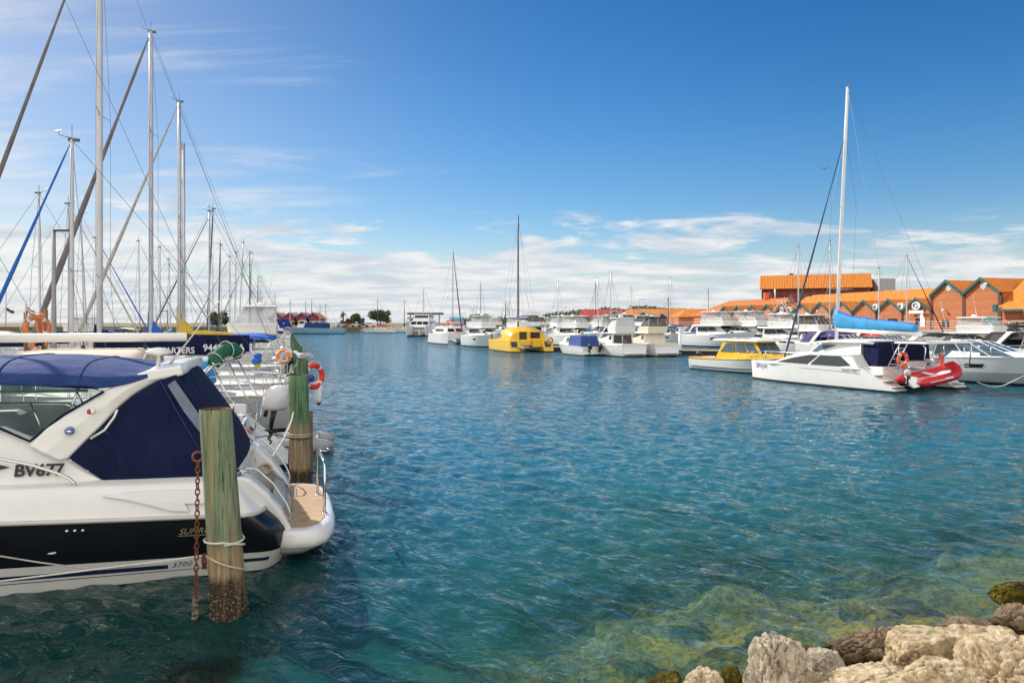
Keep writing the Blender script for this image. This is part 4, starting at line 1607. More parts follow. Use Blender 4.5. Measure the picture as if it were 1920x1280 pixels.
    P = [sidept(*q) for q in topl] + [sidept(*q) for q in botl[::-1]]
    c = len(P)
    out = [p + Vector((0, 0.045, 0)) for p in P]
    inn = [p - Vector((0, 0.05, 0)) for p in P]
    mb.add(out + inn, [tuple(range(c))[::-1], tuple(range(c, 2 * c))] + [(i, (i + 1) % c, (i + 1) % c + c, i + c) for i in range(c)])
    mb.build('side_scoop', WHITE, top, bevel=0.014, seg=3)
    for px in (125, 140, 155):
        p = hp(px, 988, 1.85)
        mb = MB()
        q = hero_lerp(p.x, 2.80, 1)
        mb.lathe([(0.004, 0.025), (0.016, 0.022), (0.022, 0.008), (0.022, -0.02)], q, 10, axis='y')
        mb.build('skin_fitting', STEEL, dark)
    mb = MB()
    q = hero_lerp(hp(97, 1034, 1.75).x, 2.30, 1, 0.003)
    mb.slab([q + Vector(v) for v in ((.05, 0, 0.0), (0.03, 0, .012), (-.05, 0.003, .02), (-.04, .001, 0.0), (-.01, 0, -.008))], 0.003)
    mb.build('scrape_mark', WHITE, dark)
    p0, p1 = hero_lerp(1.28, 2.56, 1, 0.006), hero_lerp(1.28, 2.8, 1, 0.006)
    gold = mat('badge_gilt', (0.50, 0.42, 0.26), 0.35, 0.5)
    lettering('maker_lettering', 'SUNRUNNER', frame_on(hero_lerp(1.27, 2.60, 1, 0.008), (-1, 0, -0.02), p1 - p0), 0.115, gold, dark, shear=0.35, width=1.0, depth=0.002)
    mb = MB()
    mb.loft([[hero_lerp(x, 2.555, 1, .006), hero_lerp(x, 2.575, 1, .006)] for x in (1.28, 1.0, .75, .5)], 0, ring=False)
    mb.build('lettering_underline', gold, dark)
    p0, p1 = hero_lerp(1.38, 1.5, 1), hero_lerp(1.38, 1.9, 1)
    lettering('size_lettering', '3700', frame_on(hero_lerp(1.38, 1.55, 1, 0.006), (-1, 0, 0.02), p1 - p0), 0.10, NAVYHULL, low, shear=0.45, width=1.25, depth=0.002)
    # cabin sides and fore-cabin
    mb = MB()
    prof = [(2.12, 1.30, 1.335), (2.62, 1.30, 1.68), (3.03, 1.30, 1.89), (3.36, 1.30, 2.06), (4.6, 1.32, 2.12), (6.0, 1.34, 2.02), (7.6, 1.38, 1.85), (9.2, 1.42, 1.62), (10.0, 1.46, 1.52)]
    def cabw(x):
        return 1.56 * hero_half(x / HLEN) ** 0.9
    for sd in (1, -1):
        secs = []
        for x, z0, z1 in prof:
            w = cabw(x)
            secs.append([Vector((x, sd * (w - 0.14 * k - 0.05 * k * k) , z0 - 0.05 + (z1 - z0 + 0.05) * k)) for k in (0, .25, .5, .75, .92, 1)] + [Vector((x, sd * (w - 0.34), z1 + 0.015))])
        mb.loft(secs, 0, ring=False)
    secs = []
    for x, z0, z1 in prof[4:]:
        w = cabw(x) - 0.34
        secs.append([Vector((x, w * k, z1 + 0.015 + 0.10 * (1 - k * k))) for k in (1, .5, 0, -.5, -1)])
    mb.loft(secs, 0, ring=False)
    cabo = mb.build('cabin_side', WHITE, hero)
    mb = MB()
    mb.slab([hp(*q, 1.545) + Vector((0, .0, 0)) for q in [(-160, 868), (-60, 866), (2, 872), (18, 876), (2, 880), (-80, 886), (-160, 888)]][::-1], 0.012)
    mb.build('cabin_window', GLASS, cabo)
    lb = mat('registration_black', (0.012, 0.012, 0.014), 0.5)
    lettering('registration', 'BV677', frame_on(hp(25, 893, 1.535), (-1, 0, -0.03), (0, -0.18, 1)), 0.205, lb, cabo, shear=0.03, bold=0.006, width=0.98)
    # radar arch
    fr = [(52, 836), (88, 801), (115, 781), (160, 752), (199, 731), (225, 716), (250, 704), (276, 694), (319, 689)]
    rr = [(111, 864), (129, 858), (160, 827), (188, 801), (208, 780), (225, 762), (250, 741), (281, 722), (326, 701)]
    ab = MB()
    for sd in (1, -1):
        secs = []
        for i, (a, b) in enumerate(zip(fr, rr)):
            y = 1.50 - 0.04 * i
            A, B = hp(*a, y), hp(*b, y)
            th = 0.15
            mid = (A + B) / 2
            secs.append([Vector((A.x, sd * y, A.z)), Vector((mid.x, sd * (y + .025), mid.z)), Vector((B.x, sd * y, B.z)), Vector((B.x, sd * (y - th), B.z)), Vector((A.x, sd * (y - th), A.z))])
        ab.loft(secs, 0, smooth=False)
    A, B = hp(276, 694, 1.2), hp(326, 701, 1.2)
    ab.loft([[Vector((A.x, y, A.z + .05 * (1 - (y / 1.25) ** 2))), Vector((B.x - .1, y, A.z + .06 + .05 * (1 - (y / 1.25) ** 2))), Vector((B.x - .12, y, B.z - 0.02)), Vector((A.x, y, A.z - .16))] for y in (1.25, .6, 0, -.6, -1.25)], 0)
    arch = ab.build('radar_arch', WHITE, hero, bevel=0.03, seg=3)
    mb = MB()
    c = hp(130, 808, 1.505)
    mb.lathe([(0.002, 0.012), (0.050, 0.010), (0.056, 0.0), (0.056, -.02)], c, 20, axis='y')
    em = mb.build('round_emblem', mat('emblem_blue', (0.03, 0.10, 0.30), 0.35), arch)
    mb = MB()
    mb.tube([c + Vector((.040 * math.cos(a), 0.013, .040 * math.sin(a))) for a in [2 * math.pi * k / 20 for k in range(20)]], 0.003, 4, closed=True)
    mb.slab([c + Vector(v) for v in ((.03, .016, 0), (.012, .016, .012), (-.02, .016, .006), (-.03, .016, -.004), (0, .016, -.012))][::-1], 0.004)
    mb.build('emblem_mark', STEEL, em)
    mb = MB()
    c = hp(174, 770, 1.44)
    mb.ball(c + Vector((0, .05, 0)), (.05, .035, .045), 0)
    nl = mb.build('light_housing', WHITE, arch)
    mb = MB()
    mb.ball(c + Vector((0.025, .065, 0)), (.028, .035, .036), 0)
    mb.build('red_lens', REDP, nl)
    # domed light, antennas on the arch
    mb = MB()
    c = hp(297, 690, 0.9)
    mb.lathe([(0.03, 0), (0.025, .18), (0.16, .20), (0.17, .24), (0.10, .28), (0.01, .29)], c, 16)
    mb.build('satellite_dome', WHITE, arch)
    mb = MB()
    q0 = hp(313, 690, 0.75)
    q1 = hp(475, 484, 0.75)
    q0.z = min(q0.z, 2.85)
    d = (q1 - q0)
    mb.tube([q0, q0 + d * .16, q0 + d * .161, q0 + d * .5, q0 + d], [.020, .020, .012, .009, .005], 6)
    mb.build('whip_antenna', mat('antenna_pale', (0.5, 0.5, 0.5), 0.5), arch)
    # bimini over the helm
    st = [(1.62, 2.70, 2.78, 1.22), (1.85, 2.62, 2.80, 1.30), (2.15, 2.535, 2.84, 1.36), (2.5, 2.55, 2.89, 1.40), (2.95, 2.60, 2.93, 1.42), (3.4, 2.635, 2.945, 1.42), (4.0, 2.63, 2.94, 1.36), (4.7, 2.55, 2.86, 1.22), (5.2, 2.42, 2.70, 1.0), (5.5, 2.32, 2.46, 0.8)]
    secs = []
    for i, (x, zb_, zt, w) in enumerate(st):
        half = []
        for k in range(9):
            a = k / 8 * math.pi / 2
            yy = w * (1 - 0.16 * (1 - math.cos(a))) if k < 3 else w * math.cos(a) ** 0.55
            half.append((yy if k < 8 else 0.0, zb_ + (zt - zb_) * (math.sin(a) ** 0.8)))
        if i % 2 == 1:
            half = [(y_ * .988, z_ - 0.015) for y_, z_ in half]
        ring = [Vector((x, y_, z_)) for y_, z_ in half] + [Vector((x, -y_, z_)) for y_, z_ in half[-2::-1]]
        secs.append(ring)
    mb = MB()
    mb.loft(secs, 0, ring=False)
    bim = mb.build('bimini_top', NAVY2, hero)
    sm = bim.modifiers.new('subdiv', 'SUBSURF')
    sm.levels = sm.render_levels = 2
    so_ = bim.modifiers.new('solid', 'SOLIDIFY')
    so_.thickness = 0.02
    mb = MB()
    for i in (3, 5):
        mb.tube([p * 1.0 + Vector((0, 0, 0.006)) for p in secs[i]], 0.008, 5, flat=0.6)
    mb.build('bimini_seam', NAVY2, bim)
    # clear side curtains, their dark borders, and the screen
    poly = [(3.03, 1.90), (2.66, 2.22), (2.22, 2.50), (2.36, 2.555), (2.95, 2.61), (3.4, 2.645), (4.1, 2.62), (4.8, 2.52), (5.35, 2.32), (4.6, 2.14), (3.36, 2.08)]
    for sd in (1, -1):
        P = [Vector((x, sd * (1.43 - 0.10 * (z - 1.9) - 0.10 * max(0, x - 3.4)), z)) for x, z in poly]
        mb = MB()
        mb.slab(P if sd < 0 else P[::-1], 0.006)
        w = mb.build('side_curtain', CLEARG, hero)
        mb = MB()
        o_ = Vector((0, sd * .012, 0))
        mb.tube([p + o_ for p in P], 0.028, 6, closed=True, flat=0.6)
        mb.build('curtain_border', NAVY, w)
        mb = MB()
        mb.tube([P[2] + Vector((.30, -sd * .10, .08)), P[1] + Vector((-.02, -sd * .10, -.02))], 0.016, 6)
        mb.build('bimini_strut', STEEL, w)
        mb = MB()
        mb.tube([P[5] + Vector((-.25, -sd * .35, -.30)), P[0] + Vector((-.05, -sd * .35, .02))], 0.014, 6)
        mb.build('bimini_strut', STEEL, w)
    mb = MB()
    mb.tube([Vector((3.05, -1.33, 2.28)), Vector((3.5, -1.2, 2.30)), Vector((4.4, -.7, 2.36)), Vector((4.7, 0, 2.38)), Vector((4.4, .7, 2.36)), Vector((3.5, 1.2, 2.27))], 0.028, 6)
    mb.build('screen_frame', mat('screen_grey', (0.25, 0.27, 0.27), 0.4), hero)
    mb = MB()
    mb.box((3.02, 0.75, 1.78), (0.5, 0.62, 0.16))
    mb.build('helm_seat', mat('seat_vinyl', (0.42, 0.45, 0.47), 0.6), hero, bevel=0.05, seg=3)
    mb = MB()
    mb.box((2.82, 0.75, 2.02), (0.13, 0.52, 0.34), top=(0.8, .85), shift=(-.06, 0))
    mb.build('seat_back', mat('seat_vinyl', (0.42, 0.45, 0.47), 0.6), hero, bevel=0.05, seg=3)
    mb = MB()
    mb.box((4.3, 0, 1.88), (1.2, 2.3, 0.34), top=(.8, .9))
    mb.build('dash', mat('dash_pale', (0.55, 0.57, 0.56), 0.7), hero, bevel=0.06)
    # rear cockpit cover
    side = [(129, 859), (197, 903), (300, 900), (387, 897), (432, 896), (444, 880), (420, 832), (398, 800), (376, 768), (352, 736), (328, 703), (300, 713), (281, 722), (250, 741), (225, 762), (188, 801)]
    P = [hp(*q, 1.47 - 0.17 * max(0, (860 - q[1]) / 160)) for q in side]
    cx, cz = 1.35, 1.75
    mb = MB()
    for sd in (1, -1):
        rings = []
        for k, bul in ((1.0, 0.0), (0.80, 0.035), (0.5, 0.05), (0.2, 0.055)):
            rings.append([Vector((cx + (p.x - cx) * k, sd * (p.y + bul), cz + (p.z - cz) * k)) for p in P])
        mb.loft(rings, 0, cap0=False)
    # roof and sloping back between the two sides
    edge = P[4:13]
    mb.loft([[Vector((p.x - 0.10 * (1 - (y / 1.47) ** 2), p.y * y / 1.47, p.z + .03 * (1 - (y / 1.47) ** 2))) for p in edge] for y in (1.47, 1.0, .5, 0, -.5, -1.0, -1.47)], 0, ring=False)
    cov = mb.build('cockpit_cover', NAVY, hero)
    mb = MB()
    pane = [(314, 722), (328, 712), (352, 746), (376, 780), (398, 812), (416, 842), (408, 850), (376, 812), (344, 770)]
    mb.slab([hp(*q, 1.47 - 0.17 * max(0, (860 - q[1]) / 160) + .045) for q in pane][::-1], 0.006)
    mb.build('cover_pane', mat('tinted_vinyl', (0.10, 0.13, 0.19), 0.25, var=0.3, vs=4), cov)
    for q in [(133, 862), (165, 882), (197, 901), (245, 900), (294, 899), (340, 898), (385, 896)]:
        mb = MB()
        mb.ball(hp(*q, 1.485), .011, 0, 8, 6)
        mb.build('press_stud', STEEL, cov)
    for L_ in ([(300, 713), (330, 768), (372, 840), (392, 896)], [(188, 801), (250, 850), (290, 899)]):
        mb = MB()
        n_ = len(L_)
        mb.tube([hp(*q, 1.47 - 0.17 * max(0, (860 - q[1]) / 160) + (.045 if 0 < i < n_ - 1 else .008)) for i, q in enumerate(L_)], 0.007, 5)
        mb.build('cover_seam', NAVY2, cov)
    mb = MB()
    mb.tube([hp(*q, 1.50) for q in [(220, 768), (214, 782), (196, 806), (170, 822)]], 0.016, 6)
    mb.build('pull_strap', WHITE, cov)
    # side handrail
    mb = MB()
    mb.tube([hp(*q, 1.66) for q in [(-300, 850), (-120, 850), (0, 860), (60, 872), (105, 886), (130, 897), (139, 905), (143, 911)]], 0.019, 8)
    mb.build('side_handrail', STEEL, hero)
    # stern: quarters, steps, bathing platform
    for sd in (1, -1):
        mb = MB()
        prof = [(0.75, 1.24), (0.55, 1.30), (0.40, 1.24), (0.18, 1.02), (0.0, 0.74), (-0.10, 0.55), (-0.14, 0.46), (0.3, 0.40), (0.75, 0.5)]
        a = [Vector((x, sd * (1.50 - 0.10 * (1 - z)), z)) for x, z in prof]
        b = [Vector((x, sd * 1.06, z - 0.03)) for x, z in prof]
        n = len(a)
        mb.add(a + b, [tuple(range(n)), tuple(range(2 * n - 1, n - 1, -1))] + [(i, i + n, (i + 1) % n + n, (i + 1) % n) for i in range(n)])
        qo = mb.build('stern_quarter', WHITE, hero, bevel=0.05, seg=3)
        mb = MB()
        mb.tube([Vector((x, sd * 1.30, z)) for x, z in ((0.52, 1.28), (0.50, 1.36), (0.34, 1.34), (0.12, 1.12), (-0.06, 0.82), (-0.12, 0.66), (-0.10, 0.54))], 0.014, 7)
        mb.build('quarter_rail', STEEL, qo)
        mb = MB()
        mb.lathe([(0.11, 0), (0.11, 0.02), (0.075, 0.025), (0.07, 0.005)], (0.28, sd * 1.055, 0.86), 18, axis='y')
        mb.build('round_hatch', mat('hatch_tan', (0.45, 0.38, 0.28), 0.5), qo)
        mb = MB()
        mb.tube([Vector((0.60, sd * 1.40, 1.35)), Vector((0.44, sd * 1.40, 1.34))], 0.018, 6)
        mb.tube([Vector((0.52, sd * 1.40, 1.28)), Vector((0.52, sd * 1.40, 1.34))], 0.02, 6)
        mb.build('cleat', STEEL, qo)
    mb = MB()
    mb.box((0.62, 0, 0.88), (0.30, 2.2, 0.84), top=(.6, 1), shift=(.06, 0))
    mb.build('transom', WHITE, hero, bevel=0.06, seg=3)
    outl = [(0.30, 1.40), (-0.12, 1.56), (-0.38, 1.58), (-0.56, 1.44), (-0.68, 1.10), (-0.73, 0.6), (-0.74, 0), (-0.73, -.6), (-0.68, -1.05), (-0.56, -1.32), (-0.36, -1.46), (-0.1, -1.46), (0.30, -1.40)]
    mb = MB()
    secs = []
    for z, g in ((0.14, -0.10), (0.22, -0.02), (0.25, 0.0), (0.26, 0.025), (0.33, 0.03), (0.42, 0.02), (0.475, -0.01), (0.49, -0.05)):
        secs.append([Vector((x * (1 + (g if x < 0 else 0)) + (-g if x < -0.3 else 0), y * (1 + g * .7), z)) for x, y in outl])
    mb.loft(secs, 0, cap0=True, cap1=True)
    plat = mb.build('bathing_platform', WHITE, hero)
    teak = teak_mat()
    mb = MB()
    mb.slab([Vector((x * (0.88 if x < 0 else 1), y * 0.90, 0.499)) for x, y in outl], 0.012)
    mb.build('teak_deck', teak, plat)
    mb = MB()
    a0, a1 = Vector((-0.56, -.42, .49)), Vector((-0.61, .76, .49))
    up = 0.80
    mb.tube([a0, a0 + Vector((0, 0, up - .08)), a0 + Vector((-.0, .06, up)), a1 + Vector((0, -.10, up - .02)), a1 + Vector((0, 0, up - .10)), a1], 0.024, 10)
    for a in (a0, a1):
        mb.lathe([(0.045, 0.0), (0.045, 0.015), (0.02, 0.02)], a, 12)
    rl = mb.build('platform_rail', STEEL, plat)
    mb = MB()
    c = a0 + Vector((-.03, .10, up))
    mb.tube([c, c + Vector((-.12, .02, 0)), c + Vector((-.16, .12, -.01)), c + Vector((-.10, .2, -.01)), c + Vector((0, .2, 0))], 0.012, 6)
    mb.build('rail_handle', STEEL, rl)
    mb = MB()
    mb.tube([(-.2, -.9, .5), (-.2, -.9, .515), (-.2, -.4, .515), (-.2, -.4, .5)], 0.02, 4)
    mb.build('deck_hatch_handle', WHITE, plat)
def teak_mat():
    m = bpy.data.materials.new('teak_planks')
    m.use_nodes = True
    nt = m.node_tree
    N, L = nt.nodes, nt.links
    b = N['Principled BSDF']
    b.inputs['Roughness'].default_value = 0.75
    tc = N.new('ShaderNodeTexCoord')
    mp = N.new('ShaderNodeMapping')
    mp.inputs['Scale'].default_value = (1.2, 9, 1)
    L.new(tc.outputs['Object'], mp.inputs[0])
    n = N.new('ShaderNodeTexNoise')
    n.inputs['Scale'].default_value = 4
    n.inputs['Detail'].default_value = 6
    L.new(mp.outputs[0], n.inputs['Vector'])
    cr = N.new('ShaderNodeValToRGB')
    e = cr.color_ramp.elements
    e[0].position, e[0].color = 0.3, (0.30, 0.17, 0.08, 1)
    e[1].position, e[1].color = 0.7, (0.62, 0.45, 0.29, 1)
    L.new(n.outputs['Fac'], cr.inputs[0])
    sp = N.new('ShaderNodeSeparateXYZ')
    L.new(tc.outputs['Object'], sp.inputs[0])
    w = N.new('ShaderNodeMath')
    w.operation = 'MULTIPLY'
    w.inputs[1].default_value = 1 / 0.062
    L.new(sp.outputs['Y'], w.inputs[0])
    f = N.new('ShaderNodeMath')
    f.operation = 'FRACT'
    L.new(w.outputs[0], f.inputs[0])
    g = N.new('ShaderNodeMath')
    g.operation = 'LESS_THAN'
    g.inputs[1].default_value = 0.12
    L.new(f.outputs[0], g.inputs[0])
    mx = N.new('ShaderNodeMixRGB')
    mx.inputs[2].default_value = (0.12, 0.06, 0.03, 1)
    L.new(g.outputs[0], mx.inputs[0])
    L.new(cr.outputs[0], mx.inputs[1])
    L.new(mx.outputs[0], b.inputs['Base Color'])
    return m
build_hero()

# ---------------- mooring piles
def pile_mat(name, zbare, zdark, green=(0.135, 0.18, 0.11)):
    m = bpy.data.materials.new(name)
    m.use_nodes = True
    nt = m.node_tree
    N, L = nt.nodes, nt.links
    b = N['Principled BSDF']
    b.inputs['Roughness'].default_value = 0.82
    b.inputs['Specular IOR Level'].default_value = 0.3
    ge = N.new('ShaderNodeNewGeometry')
    tc = N.new('ShaderNodeTexCoord')
    def ns(scale, det, rough, st=(1, 1, 1)):
        mp = N.new('ShaderNodeMapping')
        mp.inputs['Scale'].default_value = st
        L.new(tc.outputs['Object'], mp.inputs[0])
        n = N.new('ShaderNodeTexNoise')
        n.inputs['Scale'].default_value = scale
        n.inputs['Detail'].default_value = det
        n.inputs['Roughness'].default_value = rough
        L.new(mp.outputs[0], n.inputs['Vector'])
        return n.outputs['Fac']
    def ramp(f, st):
        cr = N.new('ShaderNodeValToRGB')
        e = cr.color_ramp.elements
        e[0].position, e[0].color = st[0]
        e[1].position, e[1].color = st[-1]
        for p, c in st[1:-1]:
            q = e.new(p)
            q.color = c
        L.new(f, cr.inputs[0])
        return cr.outputs[0]
    def mix(f, a, c):
        x = N.new('ShaderNodeMixRGB')
        L.new(f, x.inputs[0])
        L.new(a, x.inputs[1])
        L.new(c, x.inputs[2])
        return x.outputs[0]
    g = green
    grain = ns(6, 8, 0.65, (3, 3, 0.22))
    gr = ramp(grain, [(0.30, (g[0] * .45, g[1] * .42, g[2] * .4, 1)), (0.45, (*g, 1)), (0.58, (g[0] * 1.7, g[1] * 1.45, g[2] * 1.5, 1)), (0.74, (g[0] * 2.7, g[1] * 1.7, g[2] * 1.5, 1))])
    bare = ramp(ns(7, 8, 0.7, (3, 3, 0.2)), [(0.3, (0.10, 0.065, 0.035, 1)), (0.5, (0.30, 0.22, 0.13, 1)), (0.72, (0.44, 0.35, 0.22, 1))])
    dark = ramp(ns(45, 6, 0.7), [(0.42, (0.016, 0.012, 0.008, 1)), (0.56, (0.07, 0.045, 0.03, 1)), (0.70, (0.30, 0.24, 0.19, 1))])
    sp = N.new('ShaderNodeSeparateXYZ')
    L.new(ge.outputs['Position'], sp.inputs[0])
    def edge(z, soft, nsc, amp):
        q = N.new('ShaderNodeMath')
        q.operation = 'MULTIPLY_ADD'
        L.new(ns(nsc, 6, 0.65, (2.5, 2.5, 0.6)), q.inputs[0])
        q.inputs[1].default_value = amp
        L.new(sp.outputs['Z'], q.inputs[2])
        mr = N.new('ShaderNodeMapRange')
        mr.inputs[1].default_value = z - soft + amp / 2
        mr.inputs[2].default_value = z + soft + amp / 2
        L.new(q.outputs[0], mr.inputs[0])
        return mr.outputs[0]
    c = mix(edge(zbare, 0.14, 3, 1.0), bare, gr)
    c = mix(edge(zdark, 0.05, 5, 0.22), dark, c)
    wk = ramp(ns(4.2, 7, 0.7, (2.2, 2.2, 0.14)), [(0.54, (0, 0, 0, 1)), (0.66, (1, 1, 1, 1)), (1, (1, 1, 1, 1))])
    st_ = N.new('ShaderNodeRGB')
    st_.outputs[0].default_value = (0.24, 0.17, 0.075, 1)
    f2 = N.new('ShaderNodeMath')
    f2.operation = 'MULTIPLY'
    f2.inputs[1].default_value = 0.55
    L.new(wk, f2.inputs[0])
    c = mix(f2.outputs[0], c, st_.outputs[0])
    ck = ramp(ns(13, 5, 0.6, (2.6, 2.6, 0.07)), [(0.34, (0.22, 0.20, 0.17, 1)), (0.40, (1, 1, 1, 1)), (1, (1, 1, 1, 1))])
    mk_ = N.new('ShaderNodeMixRGB')
    mk_.blend_type = 'MULTIPLY'
    mk_.inputs[0].default_value = 1
    L.new(c, mk_.inputs[1])
    L.new(ck, mk_.inputs[2])
    L.new(mk_.outputs[0], b.inputs['Base Color'])
    bp = N.new('ShaderNodeBump')
    bp.inputs['Strength'].default_value = 0.9
    bp.inputs['Distance'].default_value = 0.012
    L.new(ns(8, 8, 0.7, (4, 4, 0.25)), bp.inputs['Height'])
    L.new(bp.outputs[0], b.inputs['Normal'])
    return m
PILE1 = pile_mat('pile_timber_front', 0.86, 0.47)
PILE2 = pile_mat('pile_timber_second', 1.22, 0.30, (0.075, 0.155, 0.085))
PILE3 = pile_mat('pile_timber_far', 0.70, 0.25, (0.06, 0.13, 0.065))
BARN = mat('barnacles', (0.20, 0.16, 0.125), 0.95, var=0.4, vs=30, dirt=0.5, dirtcol=(0.05, 0.04, 0.03))
def pile(label, base, top, r0, r1, m, seed, n=28, eye=None, group='green timber mooring piles', barn=False):
    t = thing('mooring_pile', label, 'mooring pile', (base.x, base.y, 0), 0, group)
    b = Vector((0, 0, -2.0))
    tp = Vector((top.x - base.x, top.y - base.y, top.z))
    rg = random.Random(seed)
    mb = MB()
    secs = []
    rows = 22
    for i in range(rows + 1):
        k = i / rows
        z = -2.0 + (tp.z + 2.0) * k
        kk = max(0, z) / tp.z
        c = Vector((tp.x * kk, tp.y * kk, z))
        rr = r0 + (r1 - r0) * max(0, z) / tp.z
        ring = []
        for q in range(n):
            a = 2 * math.pi * q / n
            w = 1 + 0.030 * noise.noise(Vector((math.cos(a) * 1.6 + seed, math.sin(a) * 1.6, z * 0.5))) + 0.012 * noise.noise(Vector((math.cos(a) * 6 + seed, math.sin(a) * 6, z * 1.3)))
            if barn and z < 0.42:
                w += 0.03 * (noise.noise(Vector((math.cos(a) * 9, math.sin(a) * 9, z * 9))) + .3)
            ring.append(c + Vector((math.cos(a), math.sin(a), 0)) * rr * w)
        secs.append(ring)
    c = Vector((tp.x, tp.y, tp.z))
    secs.append([c + (p - c) * 0.96 + Vector((0, 0, 0.012)) for p in secs[-1]])
    mb.loft(secs, 0, cap1=False)
    ring = secs[-1]
    mb.loft([ring, [c + (p - c) * 0.88 + Vector((0, 0, -0.02 - 0.008 * (k % 3))) for k, p in enumerate(ring)], [c + (p - c) * 0.3 + Vector((0, 0, -0.035)) for p in ring]], 1, cap0=False)
    mb.build('shaft', [m, mat('pile_end_grain', (0.10, 0.055, 0.03), 0.9, var=0.4, vs=12, bump=1.0, bs=40)], t)
    if barn:
        bb = MB()
        for _ in range(90):
            a, z = rg.uniform(0, 6.283), rg.uniform(-.05, .36) * rg.uniform(.5, 1)
            rr = r0 * 1.01
            bb.ball((tp.x * z / tp.z + math.cos(a) * rr, tp.y * z / tp.z + math.sin(a) * rr, z), (rg.uniform(.006, .018), rg.uniform(.006, .018), rg.uniform(.006, .016)), 0, 5, 3)
        o = bb.build('barnacles', BARN, t)
        o['kind'] = 'stuff'
    if eye:
        e, ax = eye
        e = e - Vector((base.x, base.y, 0))
        eb = MB()
        eb.torus(e, 0.055, 0.014, ax, n=20, m=8)
        d = Vector((0, 0, e.z)) + Vector((tp.x, tp.y, 0)) * e.z / tp.z - e
        d.z = 0
        eb.tube([e + d.normalized() * .055, e + d], 0.016, 8)
        eb.build('mooring_eye', RUST, t)
    return t
def W2(px, py, Y):
    return at(px, py, Y)
b1 = wat(430, 1150)
t1 = at(404, 768, b1.y)
E1 = at(371, 856, b1.y - 0.10)
pile('thick weathered green mooring pile in front, barnacled at its foot', b1, t1, 0.205, 0.178, PILE1, 3, 40, (E1, (0.25, -1, 0.1)), barn=True)
b2_ = wat(563, 905)
t2_ = at(559.5, 704, b2_.y)
E2 = at(548, 757, b2_.y - 0.12)
pile('second green mooring pile, bare brown below, wrapped with rope at half height', b2_, t2_, 0.215, 0.205, PILE2, 5, 32, (E2, (0.6, -1, 0.1)))
pl = [(567, 675, 19.2), (565, 660, 24.4), (560, 650, 29.9), (556, 644, 35), (553, 640, 38.8), (551, 636, 44), (549, 632, 50), (548, 629, 57), (548, 627, 65)]
plab = ['third mooring pile from the front, with a white bird on its top', 'fourth mooring pile from the front, standing clear of the boats', 'fifth mooring pile from the front, pale edged', 'sixth mooring pile from the front of the row',
        'seventh mooring pile from the front of the row', 'eighth mooring pile from the front of the row', 'ninth mooring pile from the front of the row', 'tenth mooring pile from the front of the row', 'farthest mooring pile in view in the row']
for i, (px, py, Y) in enumerate(pl):
    tp = at(px, py, Y)
    pile(plab[i], Vector((tp.x, tp.y, 0)), tp, 0.17, 0.16, PILE3, 11 + i, 14)
mb = MB()
pb = at(581, 772, 15.6)
pile('thin short brown pile close behind the second pile', Vector((pb.x, pb.y, 0)), pb, 0.07, 0.065, mat('pile_brown', (0.16, 0.10, 0.06), 0.9, var=0.3, dirt=0.5), 33, 10)

def chain(label, a, b, pitch, wr, m=RUST, weed=False):
    a, b = Vector(a), Vector(b)
    n = int((b - a).length / pitch)
    d = (b - a).normalized()
    x = d.orthogonal().normalized()
    y = d.cross(x)
    mb = MB()
    for i in range(n):
        c = a + d * pitch * (i + .5)
        e = x if i % 2 else y
        e = (e + (x + y) * 0.25 * math.sin(i * 1.7)).normalized()
        hl, hw = pitch * 0.68, pitch * 0.36
        ring = []
        for k in range(10):
            w = 2 * math.pi * k / 10
            ring.append(c + d * (math.sin(w) * hl) + e * (math.cos(w) * hw))
        mb.tube(ring, wr, 5, closed=True)
    o = mb.build('mooring_chain', m)
    return tag(o, label, 'chain')
c0 = E1 - Vector((0, 0, .06))
chain('rusty chain hanging from the front pile ring into the water', c0, (c0.x - 0.0, c0.y - 0.06, -0.1), 0.062, 0.0085)
mb = MB()
for k in range(50):
    z = 0.02 + 0.25 * (k / 50)
    mb.ball((c0.x + rnd.uniform(-.03, .03), c0.y - .055 + rnd.uniform(-.03, .03), z), rnd.uniform(.008, .022), 0, 5, 4)
tag(mb.build('chain_growth', BARN), 'clump of barnacles grown over the chain of the front pile', 'barnacles', kind='stuff')
c0 = E2 - Vector((0, 0, .06))
chain('rusty chain hanging from the second pile ring down to the water', c0, (c0.x + 0.03, c0.y - 0.05, 0.0), 0.075, 0.011)

def rope(label, pts, r, m=ROPEW, n=7, group='mooring ropes', name='mooring_rope'):
    P = [Vector(p) for p in pts]
    out = []
    for i in range(len(P) - 1):
        p0, p1, p2, p3 = P[max(0, i - 1)], P[i], P[i + 1], P[min(len(P) - 1, i + 2)]
        for k in range(6):
            t = k / 6
            out.append(0.5 * ((2 * p1) + (p2 - p0) * t + (2 * p0 - 5 * p1 + 4 * p2 - p3) * t * t + (3 * p1 - p0 - 3 * p2 + p3) * t ** 3))
    out.append(P[-1])
    mb = MB()
    mb.tube(out, r, n)
    return tag(mb.build(name, m), label, 'rope', group)
def wrap(base, top, z, r, turns, zdrop, a0, n=24):
    """points of a rope wound round a leaning pile"""
    out = []
    for i in range(int(n * turns) + 1):
        a = a0 + 2 * math.pi * i / n
        zz = z + zdrop * i / (n * turns)
        k = zz / top.z
        out.append(Vector((base.x + (top.x - base.x) * k + math.cos(a) * r, base.y + (top.y - base.y) * k + math.sin(a) * r, zz)))
    return out
def wpx(px, py, pts_y):
    return at(px, py, pts_y)
yf = b1.y
knot = at(385, 1040, yf - 0.05)
rope('pale rope wound twice round the front pile below the ring', wrap(b1, t1, 0.86, 0.213, 1.0, 0.03, -1.2) + wrap(b1, t1, 0.89, 0.214, 0.55, -0.22, -1.2), 0.013, ROPEW)
